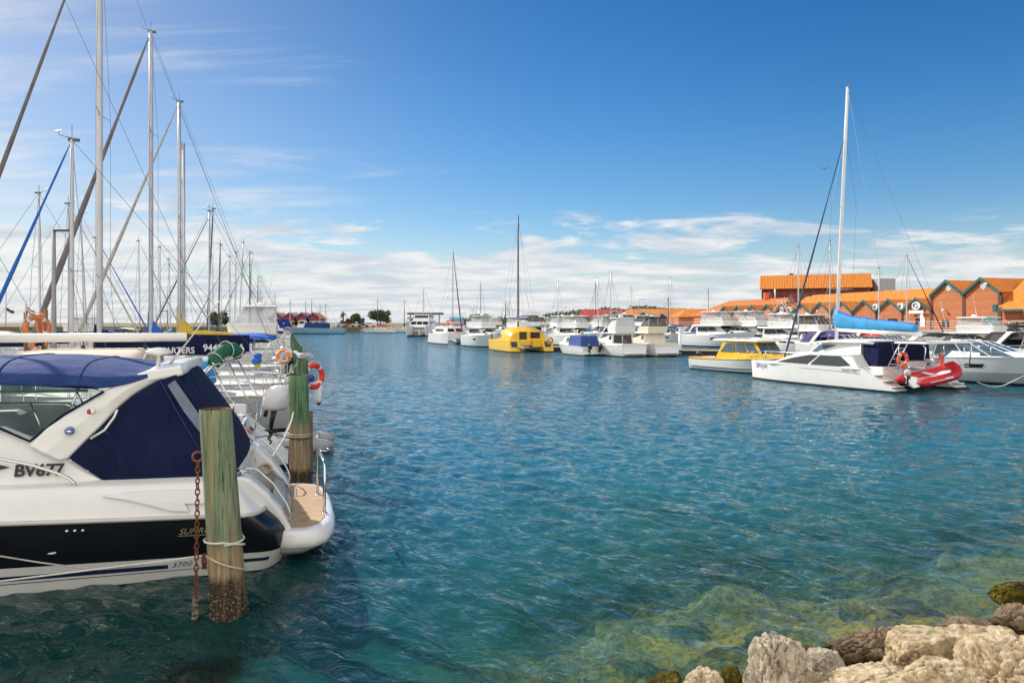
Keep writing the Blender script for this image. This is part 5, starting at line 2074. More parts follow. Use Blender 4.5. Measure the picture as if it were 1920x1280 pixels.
rope('pale rope looping low across the front pile to its knot', [knot, at(400, 1050, yf - .2), at(425, 1060, yf - .23), at(455, 1066, yf - .12), at(463, 1065, yf + .05)], 0.012, ROPE)
rope('taut white mooring rope from the front pile along the black hull', [knot, at(345, 1046, yf - .05)] + [at(345 - k * 60, 1046 + k * 7.5 + 1.5 * k * (6 - k) * 0, yf - .05 + 0.02 * k) for k in range(1, 7)], 0.011, ROPEW)
rope('slack grey mooring rope sagging under the taut one', [at(383, 1044, yf - .03), at(350, 1050, yf + .02), at(270, 1058, yf + .1), at(180, 1065, yf + .15), at(90, 1056, yf + .1), at(0, 1042, yf + .05), at(-60, 1034, yf)], 0.009, mat('rope_grey', (0.42, 0.40, 0.38), 0.9, var=.2))
mb = MB()
for k in range(14):
    a = k * 1.3
    mb.tube([knot + Vector((.02 * math.cos(a), -.02, .03 * math.sin(a))), knot + Vector((.03 * math.cos(a + 1), -.03, -.04 - .012 * (k % 5))), knot + Vector((.02 * math.cos(a + 2), -.02, -.10 - .01 * (k % 7)))], 0.008, 5)
tag(mb.build('rope_knot', mat('rope_rusty', (0.16, 0.06, 0.03), 0.95, var=.3)), 'frayed rusty brown rope knot at the front pile', 'rope')
y2 = b2_.y
rope('pale ropes wound round the second pile at its green edge', wrap(b2_, t2_, 1.06, 0.222, 2.0, -0.09, 3.4), 0.013, ROPE)
rope('dark rope round the second pile leading to the white yacht', wrap(b2_, t2_, 0.97, 0.225, 0.6, -0.02, 4.2)[::-1] + [at(520, 815, y2 - .1), at(505, 816, y2 - .2), at(460, 822, y2 - .6), at(420, 826, y2 - 1.2)], 0.012, ROPED)
rope('thick white rope looping from the second pile down to the cruiser cleat', [at(551, 768, y2 - .15), at(546, 790, y2 - .4), at(534, 818, y2 - 1.0), at(516, 848, y2 - 1.8), at(494, 876, y2 - 2.6), at(466, 893, 11.0)], 0.016, ROPEW)
rope('white rope from the second pile sagging to the yacht stern', [at(551, 772, y2 - .1), at(530, 820, y2 - .1), at(510, 834, y2 - .3), at(490, 836, y2 - .6), at(470, 826, y2 - .8), at(452, 808, y2 - 1.0), at(440, 803, y2 - 1.1)], 0.013, ROPEW)
rope('short white rope strop on the far quarter of the cruiser', [at(478, 840, 11.8), at(473, 862, 11.6), at(467, 890, 11.2)], 0.017, ROPEW)
rope('dark rope coiled and knotted on the line to the white yacht', [at(506, 816, y2 - .2), at(503, 822, y2 - .2), at(509, 828, y2 - .2), at(505, 832, y2 - .2)], 0.02, ROPED)

# ---------------- white yacht with the heavy boom, moored behind the cruiser
def yacht_b2():
    o = dk(-0.15, 2.7)
    rz = BOWRZ
    t = thing('sailing_yacht', 'white sailing yacht with green covered gantry and heavy white boom behind the cruiser', 'sailing yacht', o, rz)
    h = Hull(11.2, 3.3, 1.02, 1.4, 1.0, 1.15, 0.74, 2.0, 0.5, 0.45, 16)
    h.build(t, mat('hull_offwhite', (0.66, 0.64, 0.58), 0.3, var=0.04, dirt=0.15, dirtcol=(0.4, 0.38, 0.28)), ANTIF, None, rail=ALU)
    # transom panel with its letters, name plate
    def tr(q, w):
        a, b = h.pt(0, q, 1), h.pt(0, q, -1)
        return a.lerp(b, w)
    n = (tr(1, .5) - tr(.2, .5)).cross(Vector((0, -1, 0))).normalized()
    mb = MB()
    n = Vector((-(1.02), 0, -1.15)).normalized() if False else Vector((-0.66, 0, 0.75)) * -1
    P = [tr(0.72, .04), tr(0.72, .46), tr(0.93, .46), tr(0.93, .04)]
    off = Vector((-0.010, 0, 0.004))
    for nm, w0, w1, m in (('name_plate', 0.10, 0.22, REDP), ('vent_plate', 0.26, 0.42, mat('plate_grey', (.25, .25, .24), .5))):
        mb = MB()
        q0, q1 = (0.80, 0.90) if nm == 'name_plate' else (0.94, 0.99)
        mb.slab([tr(q0, w0) + off, tr(q0, w1) + off, tr(q1, w1) + off, tr(q1, w0) + off][::-1], 0.006)
        mb.build(nm, m, t)
    a, b_, c = tr(0.80, .28), tr(0.80, .46), tr(0.92, .28)
    lettering('registration', 'K 870', frame_on(a + off * 1.4, b_ - a, c - a), 0.16, mat('registration_black', (0.012, 0.012, 0.014), 0.5), t, bold=0.004)
    lettering('plate_mark', 'c', frame_on(tr(.815, .145) + off * 1.5, b_ - a, c - a), 0.10, WHITE, t, bold=.004)
    cab = Cab(3.6, 8.0, 1.10, 1.62, 1.2, 0.8, 1.0, 0.6, 0.2, 0.9, 1.5)
    cabin(t, cab, WHITE, side=[(0.1, .4, .35, .75), (.45, .75, .35, .75)])
    # cockpit: coamings, seats, stern lockers
    for sd in (1, -1):
        mb = MB()
        mb.box((2.4, sd * 1.12, 1.16), (2.5, 0.2, 0.30), top=(1, .6))
        mb.build('cockpit_coaming', WHITE, t, bevel=0.04)
    mb = MB()
    mb.box((1.75, 0.0, 1.12), (0.6, 2.1, 0.26))
    mb.box((1.30, 0.1, 1.04), (0.22, 2.3, 0.08))
    mb.build('stern_locker', WHITE, t, bevel=0.03)
    mb = MB()
    mb.box((1.6, 0.45, 1.33), (0.5, 0.45, 0.16), top=(.7, .8))
    mb.build('deck_box', WHITE2, t, bevel=0.03)
    wh = MB()
    wh.torus((1.95, 0.15, 1.75), 0.42, 0.014, (1, 0, 0), n=28, m=6)
    for k in range(6):
        w = k * math.pi / 3
        wh.tube([(1.95, 0.15, 1.75), (1.95, 0.15 + .42 * math.cos(w), 1.75 + .42 * math.sin(w))], 0.008, 4)
    wh.tube([(2.05, .15, 1.05), (2.0, .15, 1.75)], 0.06, 8)
    wh.build('steering_wheel', MASTD, t)
    # gantry of bent tubes with the rolled green cover on top
    gy = MB()
    G = lambda px, py, Y: to_local(t, at(px, py, Y))
    legs = [[(400, 684, 15.6), (372, 715, 15.7), (342, 748, 15.9)], [(392, 686, 16.3), (366, 716, 16.4), (338, 742, 16.6)], [(400, 690, 15.6), (413, 715, 15.4), (433, 752, 15.1)],
            [(428, 680, 16.4), (445, 715, 16.3), (470, 758, 16.1)], [(446, 676, 16.4), (470, 722, 16.3), (486, 745, 16.1)], [(400, 684, 15.6), (446, 672, 16.4)], [(392, 686, 16.3), (446, 678, 16.6)]]
    for L_ in legs:
        gb = MB()
        gb.tube([G(*q) for q in L_], 0.021, 6)
        gb.build('gantry_tube', STEEL, t)
    gc = MB()
    P = [(397, 682, 15.6), (403, 672, 15.7), (413, 662, 15.9), (425, 655, 16.1), (436, 655, 16.3), (444, 660, 16.4), (447, 668, 16.5)]
    gc.tube([G(*q) for q in P], [0.10, 0.15, 0.15, 0.16, 0.17, 0.15, 0.09], 12)
    gc.tube([G(400, 676, 15.6), G(410, 680, 15.65), G(417, 679, 15.7)], [.07, .12, .05], 9)
    gc.build('rolled_green_cover', GREENC, t)
    gr = MB()
    for k in (1, 3, 5):
        p = G(*P[k])
        gr.torus(p, (0.16, 0.17, 0.19, 0.2, 0.2, 0.18)[k], 0.012, G(*P[k + 1]) - G(*P[k - 1]), n=18, m=5)
    gr.tube([G(398, 680, 15.5), G(404, 684, 15.45), G(412, 681, 15.45), G(418, 686, 15.5), G(425, 680, 15.6)], 0.012, 5)
    gr.build('cover_lashing', ROPEW, t)
    # boom, mast, beige awning
    bl = MB()
    bx0 = to_local(t, at(350, 632, 16.2)).x
    zb = 3.4 - 27 / 1280 * 16.2
    sec = lambda x: [Vector((x, .06 * math.cos(w) * 1.0, zb + 0.10 * math.sin(w))) for w in [2 * math.pi * k / 12 for k in range(12)]]
    bl.loft([sec(bx0), sec(bx0 + .02), sec(7.0)], 0)
    bo = bl.build('boom', mat('boom_white', (0.72, 0.70, 0.67), 0.35, var=.03), t)
    mb = MB()
    mb.box((bx0 - .02, 0, zb), (.05, .10, .17))
    mb.build('boom_end_cap', BLACKP, bo)
    for px in (105, 170, 275):
        q = to_local(t, at(px, 645, 16.2))
        mb = MB()
        mb.tube([(q.x, 0, zb - .10), (q.x, 0, zb - .17)], .018, 5)
        mb.box((q.x, 0, zb - .24), (.07, .05, .13))
        mb.build('pulley_block', BLACKP, bo)
        mb = MB()
        mb.tube([(q.x, 0.02, zb - .3), (q.x + .25, 0.05, zb - .95)], .007, 4)
        mb.tube([(q.x, -0.02, zb - .3), (q.x + .12, -0.05, zb - .95)], .007, 4)
        mb.build('mainsheet', ROPE, bo)
    mast_rig(t, h, 7.15, 1.4, 16.0, MASTW, 0.10, (0.55,), SAILG, 0.07, 0.0, True, bs_x=0.9)
    sec = []
    for px, w in ((60, 1.0), (110, 1.15), (200, 1.2), (262, 1.2), (285, 1.1)):
        x = to_local(t, at(px, 665, 16.0)).x
        zt = 3.4 - (652 - 605) / 1280 * 16 - (0.06 if px in (60, 285) else 0)
        sec.append([Vector((x, w * math.cos(a), zt - .42 + .42 * math.sin(a) ** .7)) for a in [math.pi * k / 10 for k in range(11)]])
    mb = MB()
    mb.loft(sec, 0, ring=False)
    aw = mb.build('awning', BEIGE, t)
    so_ = aw.modifiers.new('solid', 'SOLIDIFY')
    so_.thickness = 0.02
    mb = MB()
    mb.tube([p + Vector((-.02, 0, .02)) for p in sec[-1]], 0.045, 8)
    mb.build('awning_roll', mat('awning_grey', (.33, .31, .27), .8), aw)
    for sd in (1, -1):
        mb = MB()
        for q in (sec[0], sec[-1]):
            mb.tube([(q[0].x, sd * 1.05, 1.1), (q[0].x, sd * q[0].y, q[0].z + .05)], .015, 5)
        mb.build('awning_frame', STEEL, aw)
    # stern rails, ladder, outboard under a white cover
    for L_ in ([(345, 770, 15.2), (400, 757, 15.2), (433, 752, 15.2), (465, 756, 15.6), (486, 752, 16.6)], [(438, 782, 15.1), (480, 774, 15.3), (483, 752, 16.0)],
               [(484, 752, 16.2), (478, 806, 15.9)], [(438, 752, 15.1), (438, 772, 15.1)], [(492, 756, 16.6), (487, 790, 16.4)]):
        mb = MB()
        mb.tube([G(*q) for q in L_], 0.016, 6)
        mb.build('stern_rail', STEEL, t)
    mb = MB()
    for k in range(9):
        mb.tube([G(455 + k * 6, 752 - k * 1.5 + 3 * math.sin(k), 15.8 + .05 * k), G(462 + k * 6, 744 - 4 * math.sin(k * 2), 15.9), G(470 + k * 5, 748 - k, 16.0)], 0.010, 4)
    mb.build('rope_tangle', ROPE, t)
    ob = to_local(t, at(500, 760, 15.9))
    o2 = outboard(t, ob.x - 0.02, ob.y, ob.z - 0.02, 0.82, WHITEC, 0.25)
    cb = MB()
    c = Vector((ob.x - 0.02 - .19, ob.y, ob.z + .17))
    rg = random.Random(4)
    secs = []
    for z, rx, ry in ((-.27, .24, .2), (-.20, .30, .24), (-.02, .31, .25), (.14, .28, .22), (.25, .19, .15), (.29, .06, .05)):
        secs.append([c + Vector((rx * math.cos(a) * (1 + rg.uniform(-.07, .07)) - z * .12, ry * math.sin(a) * (1 + rg.uniform(-.07, .07)), z + rg.uniform(-.015, .015))) for a in [2 * math.pi * k / 16 for k in range(16)]])
    cb.loft(secs, 0)
    cb.build('cowl_cover', WHITEC, o2)
    rp = [[h.top(x, 0.06, sd) for x in np.linspace(2.0, 10.3, 8)] for sd in (1, -1)]
    rail_part(t, rp, 0.6, 7, 0.012)
def to_local(t, p):
    d = p - t.location
    c, s = math.cos(-t.rotation_euler.z), math.sin(-t.rotation_euler.z)
    return Vector((d.x * c - d.y * s, d.x * s + d.y * c, d.z))
yacht_b2()
def inflatable(label, loc, rz, L, W, r, m, floor, group=None, mark=None, nose=0.25, hullm=None):
    t = thing('inflatable_dinghy', label, 'dinghy', loc, rz, group)
    pts, rr = [], []
    w = W / 2 - r
    for sd in (1, -1):
        seg = [(-0.30, 0.35, .03), (-0.10, 0.72, .01), (0.15, 1.0, 0), (L * .35, 1, 0), (L * .62, 1, .02)]
        P = [((x, sd * w, r + z), r * k) for x, k, z in seg]
        A = [((L * .62 + (L * .38 - r) * math.sin(a), sd * w * math.cos(a) ** 0.8, r + .02 + nose * (a / 1.5708) ** 2), r) for a in (0.35, 0.7, 1.05, 1.35)]
        P += A
        if sd == 1:
            pts += P
            pts.append(((L - r, 0, r + nose + .02), r))
        else:
            pts += P[::-1]
    mb = MB()
    mb.tube([p for p, _ in pts], [k for _, k in pts], 14)
    tb = mb.build('tube', m, t)
    mb = MB()
    fl = [(0.12, -w), (L * .6, -w), (L * .82, -w * .6), (L - r, 0), (L * .82, w * .6), (L * .6, w), (0.12, w)]
    mb.slab([Vector((x, y, r * .9 + (nose * .6 if x > L * .7 else 0))) for x, y in fl], 0.04)
    mb.build('floor', floor, t)
    mb = MB()
    mb.box((0.14, 0, r * 1.15), (0.05, 2 * w - r, r * 1.5))
    mb.build('transom_board', floor, t)
    mb = MB()
    mb.box((L * .45, 0, r * 1.75), (0.22, 2 * w, 0.03))
    mb.build('thwart', floor, t)
    if hullm:
        mb = MB()
        secs = []
        for x, d in ((0.1, .12), (L * .4, .2), (L * .7, .16), (L * .93, .0)):
            q = w * (1 if x < L * .65 else max(.08, 1 - (x - L * .65) / (L * .35)))
            up = nose * max(0, (x / L - .6) / .4) ** 2
            secs.append([Vector((x, q, r * .9 + up)), Vector((x, q * .6, r * .2 - d * .3 + up)), Vector((x, 0, -d + up)), Vector((x, -q * .6, r * .2 - d * .3 + up)), Vector((x, -q, r * .9 + up))])
        mb.loft(secs, 0, ring=False)
        mb.add(secs[0], [(0, 1, 2, 3, 4)], 0)
        mb.build('rigid_bottom', hullm, t)
    for sd in (1, -1):
        mb = MB()
        mb.tube([(0.2, sd * (w + r * .98), r * 1.15), (L * .55, sd * (w + r * .98), r * 1.15), (L * .75, sd * (w * .72 + r), r * 1.2 + nose * .3)], 0.018, 5)
        mb.build('rubbing_strake', WHITE if m is RED else BLACKP, tb)
    return t, w
inflatable('grey inflatable dinghy floating behind the second pile', (*(dk(0.62, 4.1).xy), -0.06), math.atan2(-.20, -.97) , 3.1, 1.55, 0.215, GREYP, mat('dinghy_floor_grey', (.4, .4, .4), .7))

# ---------------- further yachts of the left row
t3, h3 = sailboat('small white yacht with a bright blue rolled headsail and short mast', dk(0.40, 8.4), BOWRZ, 9.9, 3.0, 1.15, 1.4, 8.9, 0.70, MASTW, 0.075, 0.36, None, 0, 0, BLUE, 0.065, GREYHULL, None, ANTIF, None, True, 0.9, (0.47,), lean=0.0, boomz=0.75, mast_px=135)
t4, h4 = sailboat('charter yacht with navy lettered sail cover and a tall thick mast', dk(-0.1, 12.9), BOWRZ, 12.2, 3.8, 1.15, 1.5, 18.5, 0.60, MASTW, 0.135, 0.42, None, 0, 0, SAILG, 0.085, WHITE2, NAVYHULL, ANTIF, None, True, 0.4, (0.21, 0.555), lean=0.0, boomz=1.1, mast_px=187)
def charter_cover():
    # tall navy cover with white lettering on both faces, hanging along the boom
    xs_ = [to_local(t4, at(px, 645, 26.0)).x for px in (196, 467)]
    x0, x1 = xs_
    mb = MB()
    n = 26
    rg = random.Random(9)
    F = {}
    for sd in (1, -1):
        secs = []
        for i in range(n + 1):
            k = i / n
            x = x0 + (x1 - x0) * k
            Y = 26.2
            zt = 3.4 - (624 + 4 * k - 605) / 1280 * Y + 0.35 * max(0, 1 - k / .14) ** 1.5
            zb = 3.4 - (666 - 2 * k - 605) / 1280 * Y + 0.02 * math.sin(k * 14)
            if k > .97:
                zb += .1
            row = []
            for j in range(9):
                q = j / 8
                y = 0.16 * (1 - .35 * k) * (math.sin(math.pi * min(1, .12 + q * .88)) ** .6) + .010 * math.sin(k * 31 + q * 5) + .006 * math.sin(k * 57 - q * 9)
                if j == 8:
                    y = 0.02
                row.append(Vector((x, sd * y, zb + (zt - zb) * q)))
            secs.append(row)
        F[sd] = secs
        mb.loft(secs, 0, ring=False)
    cov = mb.build('sail_cover', NAVY, t4)
    wl = mat('lettering_white', (0.62, 0.62, 0.62), 0.7)
    Yc = 25.95
    for txt, pxa, size, bold in (('WIND DANCER CHARTERS', 188, 0.37, .008), ('9448 0006', 383, 0.40, .010)):
        a = at(pxa, 661 if pxa < 300 else 657, Yc)
        p = to_local(t4, a)
        M_ = frame_on((p.x, 0.185, p.z), (-1, 0.0, 0.0), (0, 0, 1))
        o = lettering('cover_lettering', txt, M_, size, wl, cov, bold=bold, width=1.0, depth=0.006)
        w = max(v.co.x for v in o.data.vertices)
        span = abs(to_local(t4, at(368 if pxa < 300 else 456, 650, Yc)).x - p.x)
        o.matrix_local = M_ @ Matrix.Diagonal((span / w, 0.88, 1, 1))
charter_cover()
t5, h5 = sailboat('yacht with a worn flaking mast and bright blue sail cover', dk(-0.3, 18.0), BOWRZ, 10.8, 3.6, 1.1, 1.5, 16.1, 0.50, MASTWORN, 0.128, 0.40, BLUE, 0.50, 0.95, SAILG, 0.125, WHITE, None, ANTIF, BLUE, True, 0.5, (0.33, 0.70), lean=0.0, boomz=1.38, mast_px=283)
t6, h6 = sailboat('yacht with mustard yellow sail cover and twin section grey mast', dk(-0.3, 23.2), BOWRZ, 10.6, 3.6, 1.15, 1.5, 14.7, 0.47, ALU, 0.125, 0.46, YELC, 0.50, 1.15, SAILL, 0.10, WHITE, NAVYHULL, ANTIF, None, True, 0.5, (0.55,), lean=0.0, boomz=1.45, mast_px=336)
mb = MB()
_a = (344 - 960) / FPX
_x = (_a * t6.location.y - t6.location.x) / (math.cos(BOWRZ) - _a * math.sin(BOWRZ))
mb.tube([(_x, 0, 1.5), (_x, 0, 12.6)], [0.09, 0.08], 8)
mb.build('mizzen_track', ALU, t6)
cruiser('white flybridge cruiser with a clear screened bridge among the left yachts', dk(0.2, 30.5), BOWRZ, 11.5, 4.2, 1.5, 2.0, 'fly', group=None, ant=2, fly_x=(0.12, 0.36), ch=1.15, flyh=1.5)
# generic yachts up the row
left_specs = [  # v, mast top, mast material, cover, furl, hull, label
    (36.5, 11.2, ALU, NAVY, None, WHITE, 'white yacht with slim silver mast past the left flybridge cruiser'),
    (42.5, 12.3, MASTD, BLUE2, SAILG, WHITE, 'dark masted white yacht with pale blue cover past the left flybridge cruiser'),
    (51, 10.4, MASTD, NAVY, None, NAVYHULL, 'navy hulled yacht with a dark mast in the left row'),
    (58, 10.0, ALU, NAVY2, SAILL, WHITE, 'white yacht with a pale rolled headsail midway along the left row'),
    (65, 12.2, ALU, BEIGE, None, WHITE, 'white yacht with beige sail cover in the middle of the left row'),
    (72, 11.8, ALU, None, None, CREAM, 'cream yacht without sail cover in the left row'),
    (80, 12.6, MASTD, NAVY, SAILG, WHITE, 'white yacht with dark mast and grey rolled headsail far up the left row'),
    (88, 13.2, ALU, BLUE, None, WHITE, 'white yacht with blue cover far up the left row'),
    (96, 12.4, MASTD, NAVY, None, GREYHULL, 'grey hulled yacht with dark mast far up the left row'),
    (106, 11.0, ALU, YELC, None, WHITE, 'white yacht with ochre cover near the end of the left row'),
    (116, 11.5, ALU, None, SAILL, WHITE, 'white yacht with bare boom at the end of the left row'),
    (128, 12.0, MASTD, NAVY, None, WHITE2, 'pale grey yacht with dark mast at the end of the left row')]
for i, (v, top, mm, cv, fu, hm, lab) in enumerate(left_specs):
    sailboat(lab, dk(rnd.uniform(-.6, .1), v), BOWRZ + rnd.uniform(-.03, .03), 10 + (i % 3), 3.2, 1.0, 1.35, top, 0.54 + .04 * (i % 2), mm, 0.085, 0.40, cv, .42, .5, fu, 0.07, hm, None, [ANTIF, BLUEAF][i % 2], [None, NAVY2, None, BEIGE][i % 4], False, 0.4, (0.55,), group='yachts in the left pens', lean=[0, .5, .2][i % 3])
# second and third rows behind, seen between the masts
kinds = ['white yacht with navy cover', 'white yacht with sky blue cover', 'white yacht with beige cover', 'white yacht with bare boom', 'pale yacht with a dark mast']
back = []
for row, (u0, v0, step, cnt) in enumerate(((-19.5, 9, 5.2, 14), (-36, 6, 6.5, 12), (-60, 12, 9.5, 9))):
    for k in range(cnt):
        back.append((row, u0 + rnd.uniform(-.7, .7), v0 + step * k + rnd.uniform(-.6, .6)))
rowname = ['first back row of pens', 'second back row of pens', 'rearmost row of pens']
ordn = ['first', 'second', 'third', 'fourth', 'fifth', 'sixth', 'seventh', 'eighth', 'ninth', 'tenth', 'eleventh', 'twelfth', 'thirteenth', 'fourteenth']
cnt = {}
for i, (row, u, v) in enumerate(back):
    c = cnt.get(row, 0)
    cnt[row] = c + 1
    k = i % 5
    loc = dk(u, v)
    if i % 5 == 3 or (row == 0 and c in (0, 1)):
        cruiser('white motor cruiser, %s boat of the %s' % (ordn[c], rowname[row]), loc, BOWRZ + math.pi * (row % 2), 10, 3.6, 1.3, 1.8, 'fly' if i % 2 else 'sport', group='boats in the back left pens', ant=1, canopy=[NAVY2, BEIGE][i % 2], ch=1.1, flyh=1.3)
    else:
        top = rnd.uniform(9.5, 13.0)
        if loc.x / loc.y < -0.72:
            top = min(top, 11)
        sailboat('%s, %s boat of the %s' % (kinds[k], ordn[c], rowname[row]), loc, BOWRZ + math.pi * ((row + 1) % 2), rnd.uniform(9, 11.5), 3.1, 1.05, 1.35, top, 0.54,
                 [ALU, ALU, MASTW, MASTD, ALU][i % 5], 0.075, 0.38, [NAVY, BLUE2, BEIGE, None, NAVY][k], .4, .4, [None, SAILL, None, BLUE][i % 4], .06, [WHITE, WHITE2, WHITE][i % 3], None, ANTIF, [None, NAVY2, BEIGE][i % 3], False, 0.4, (0.55,), group='boats in the back left pens', lean=rnd.uniform(0, .3))
# walkway between the rows
mb = MB()
for v in range(0, 130, 10):
    p = dk(-15.2, v + 4)
    mb.box((p.x, p.y, 0.55), (1.9, 9.9, 0.18), 0, math.atan2(DV.y, DV.x) - math.pi / 2)
structure(mb.build('path', DECKW))
# teal workboat behind the near boom
tw = thing('work_boat', 'teal hulled wooden workboat with orange posts behind the white boom', 'work boat', (-15.2, 20.5, 0), R(196))
hw = Hull(11, 3.6, 1.9, 2.6, 0.8, -0.3, 0.8, 2.2, .4, .45, 12)
hw.build(tw, mat('hull_teal', (0.01, 0.16, 0.125), 0.4, var=.08), ANTIF)
cw = Cab(3.0, 6.0, 1.9, 3.5, 1.2, 1.0, 1.1, .9, 0, .3)
cabin(tw, cw, WHITE2, side=[(.1, .45, .45, .85), (.55, .9, .45, .85)], front=[(.1, .9, .45, .85)])
for px, pyt, m in ((48, 585, WOODV), (86, 580, WOODV)):
    q = to_local(tw, at(px, 640, 19.5))
    zt = at(px, pyt, 19.5).z
    mb = MB()
    mb.tube([(q.x, q.y, 1.8), (q.x, q.y, zt)], 0.05, 8)
    mb.build('deck_post', m, tw)
mb = MB()
mb.tube([to_local(tw, at(48, 596, 19.5)), to_local(tw, at(86, 598, 19.5))], .03, 6)
mb.build('post_rail', WOODV, tw)
lifebuoy('faded orange lifebuoy leaning between the posts of the teal workboat', at(69, 614, 19.3), (1, -0.55, 0.1), .30, .08, mat('buoy_faded', (.62, .20, .06), .6))
lifebuoy('second faded orange lifebuoy, further back between the workboat posts', at(78, 611, 19.9), (1, 0.35, 0.1), .30, .08, mat('buoy_faded', (.62, .20, .06), .6))
lifebuoy('third faded buoy, hanging low under the boom beside the workboat', at(73, 646, 18.9), (.35, -1, 0.0), .15, .06, mat('buoy_faded', (.62, .20, .06), .6))
# flags
def flag(label, px0, py0, px1, py1, Y, cols, pole_top, pole_bot, name='flag'):
    t = thing('flag', label, 'flag', at(px0, pole_bot, Y))
    pb_ = MB()
    h = at(px0, pole_top, Y).z - t.location.z
    pb_.tube([(0, 0, 0), (0, 0, h)], 0.018, 5)
    pb_.build('flagpole', ALU, t)
    a, b = at(px0, py0, Y) - t.location, at(px1, py1, Y) - t.location
    n = len(cols)
    mb = MB()
    for k in range(n):
        secs = []
        for i in range(11):
            u = i / 10
            wv = .06 * math.sin(u * 7) * u
            x = a.x + (b.x - a.x) * u
            z0 = a.z + (b.z - a.z) * (k / n) - .12 * u
            z1 = a.z + (b.z - a.z) * ((k + 1) / n) - .12 * u
            secs.append([Vector((x, wv, z0)), Vector((x, wv, z1))])
        mb.loft(secs, k, ring=False)
    mb.build('cloth', cols, t)
    return t
flag('red white and green striped flag above the teal workboat', 48, 575, 64, 584, 19.0, [mat('flag_red', (.6, .04, .06), .8), WHITEC, mat('flag_green', (.02, .25, .10), .8)], 565, 605)
flag('small dark blue ensign left of the striped flag', 11, 576, 25, 582, 24.0, [mat('flag_navy', (.03, .05, .12), .8)], 545, 612)
# furled headsail that crosses the top left corner belongs to the charter yacht; street lamps
def street_lamp(label, p, h, arm, rz, group='street lamps', m=None, name='street_lamp'):
    t = thing(name, label, 'street lamp', p, rz, group)
    m = m or mat('lamp_post_grey', (0.28, 0.26, 0.26), 0.5, var=.1)
    mb = MB()
    mb.tube([(0, 0, 0), (0, 0, h * .5), (0, 0, h)], [.11, .085, .06], 8)
    mb.build('lamp_post', m, t)
    mb = MB()
    mb.box((arm * .5, 0, h - .03), (arm, .22, .10), top=(.9, .8))
    mb.build('lamp_head', MASTD, t, bevel=.02)
    return t
lp = at(101, 640, 26.0)
street_lamp('grey lamp post with a flat black head among the left masts', (lp.x, lp.y, .5), at(101, 430, 26).z - .5, .62, 0.0)
lp = at(314, 640, 60)
street_lamp('lamp post with a short grey head far among the left masts', (lp.x, lp.y, .5), at(314, 582, 60).z - .5, .9, 2.8)
# small things on and around the sterns
lifebuoy('bright red lifebuoy on the stern rail behind the second pile', at(588, 705, 20.6), (0.85, -0.52, 0), .33, .085, mat('lifebuoy_red', (.68, .045, .015), .5))
lifebuoy('orange lifebuoy hanging on a stern rail left of the third and fourth piles', at(531, 668, 25.5), (-.15, -1, 0), .22, .055, ORANGE2)
fender('white cylindrical fender with dark ends hanging beside the red lifebuoy', at(598, 736, 20.8), .62, .10, WHITE)
mb = MB()
mb.ball(at(583, 709, 20.3), .11, 0)
tag(mb.build('mooring_buoy', mat('buoy_blue', (.02, .04, .35), .4)), 'small round blue buoy inside the red lifebuoy', 'buoy', 'small buoys')
tb = thing('net_buoy', 'blue and yellow pear shaped buoy lashed to a stern pole', 'buoy', at(481, 676, 22.5), 0, 'small buoys')
mb = MB(); mb.ball((0, 0, 0), (.16, .16, .15)); mb.build('buoy_body', BLUE, tb)
mb = MB(); mb.ball((0.03, 0, -.14), (.10, .10, .10)); mb.build('buoy_tip', YELC, tb)
mb = MB(); mb.ball((.04, 0, .16), (.14, .13, .10)); mb.build('buoy_cover', BLUE, tb)
def solar():
    t = thing('solar_panel', 'dark blue solar panel tilted on poles above the left sterns', 'solar panel', at(534, 640, 36))
    a, b, c, d = [at(*q) - t.location for q in ((518, 599, 36.3), (542, 599, 36.3), (547, 612, 35.7), (524, 613, 35.7))]
    mb = MB(); mb.slab([d, c, b, a], .04); mb.build('panel', SOLAR, t)
    mb = MB(); mb.tube([(a + c) / 2, (a + c) / 2 - Vector((0, 0, 1.4))], .03, 6); mb.build('pole', ALU, t)
solar()
def gull(label, p):
    t = thing('seagull', label, 'bird', p)
    mb = MB()
    mb.tube([(.26, 0, .10), (.16, 0, .10), (0, 0, .12), (-.14, 0, .13), (-.2, 0, .19), (-.24, 0, .23), (-.30, 0, .23)], [.01, .04, .085, .075, .045, .045, .02], 10)
    mb.build('body', mat('gull_white', (.75, .75, .75), .8), t)
    for sd in (1, -1):
        mb = MB(); mb.ball((.06, sd * .075, .14), (.17, .02, .06)); mb.build('wing', mat('gull_grey', (.35, .37, .4), .8), t)
        mb = MB(); mb.tube([(0, sd * .03, .05), (0, sd * .03, 0)], .006, 4); mb.build('leg', ORANGE2, t)
    mb = MB(); mb.tube([(-.31, 0, .225), (-.36, 0, .22)], [.012, .003], 5); mb.build('beak', ORANGE2, t)
gp = at(567, 675, 19.2)
gull('white seagull resting on top of the third pile', gp + Vector((.05, 0, .0)))

# mooring ropes from the piles to the sterns, outboards and odds and ends on the stern rails
rl = ['pale mooring rope from the third pile to the small yacht stern', 'pale mooring rope from the third pile to the charter yacht', 'pale mooring rope from the fourth pile to the charter yacht', 'pale mooring rope from the fifth pile to the worn mast yacht', 'tan mooring rope tangled low between the second and third piles', 'tan mooring rope sagging from the second pile to the small yacht']
for i, (a, b, d, m) in enumerate(((at(567, 690, 19.2), dk(-.3, 7.0, 1.2), .25, ROPE), (at(564, 690, 19.3), dk(-.6, 11.6, 1.3), .4, ROPE), (at(563, 672, 24.4), dk(-.8, 13.8, 1.3), .25, ROPEW), (at(558, 662, 29.9), dk(-.9, 17.0, 1.2), .3, ROPE), (at(556, 722, 14.7), dk(-1.0, 7.3, 1.15), .3, ROPE), (at(552, 716, 14.8), dk(-.2, 9.2, 1.2), .45, ROPE))):
    rope(rl[i], sag(a, b, d, 6), .014, m, 5)
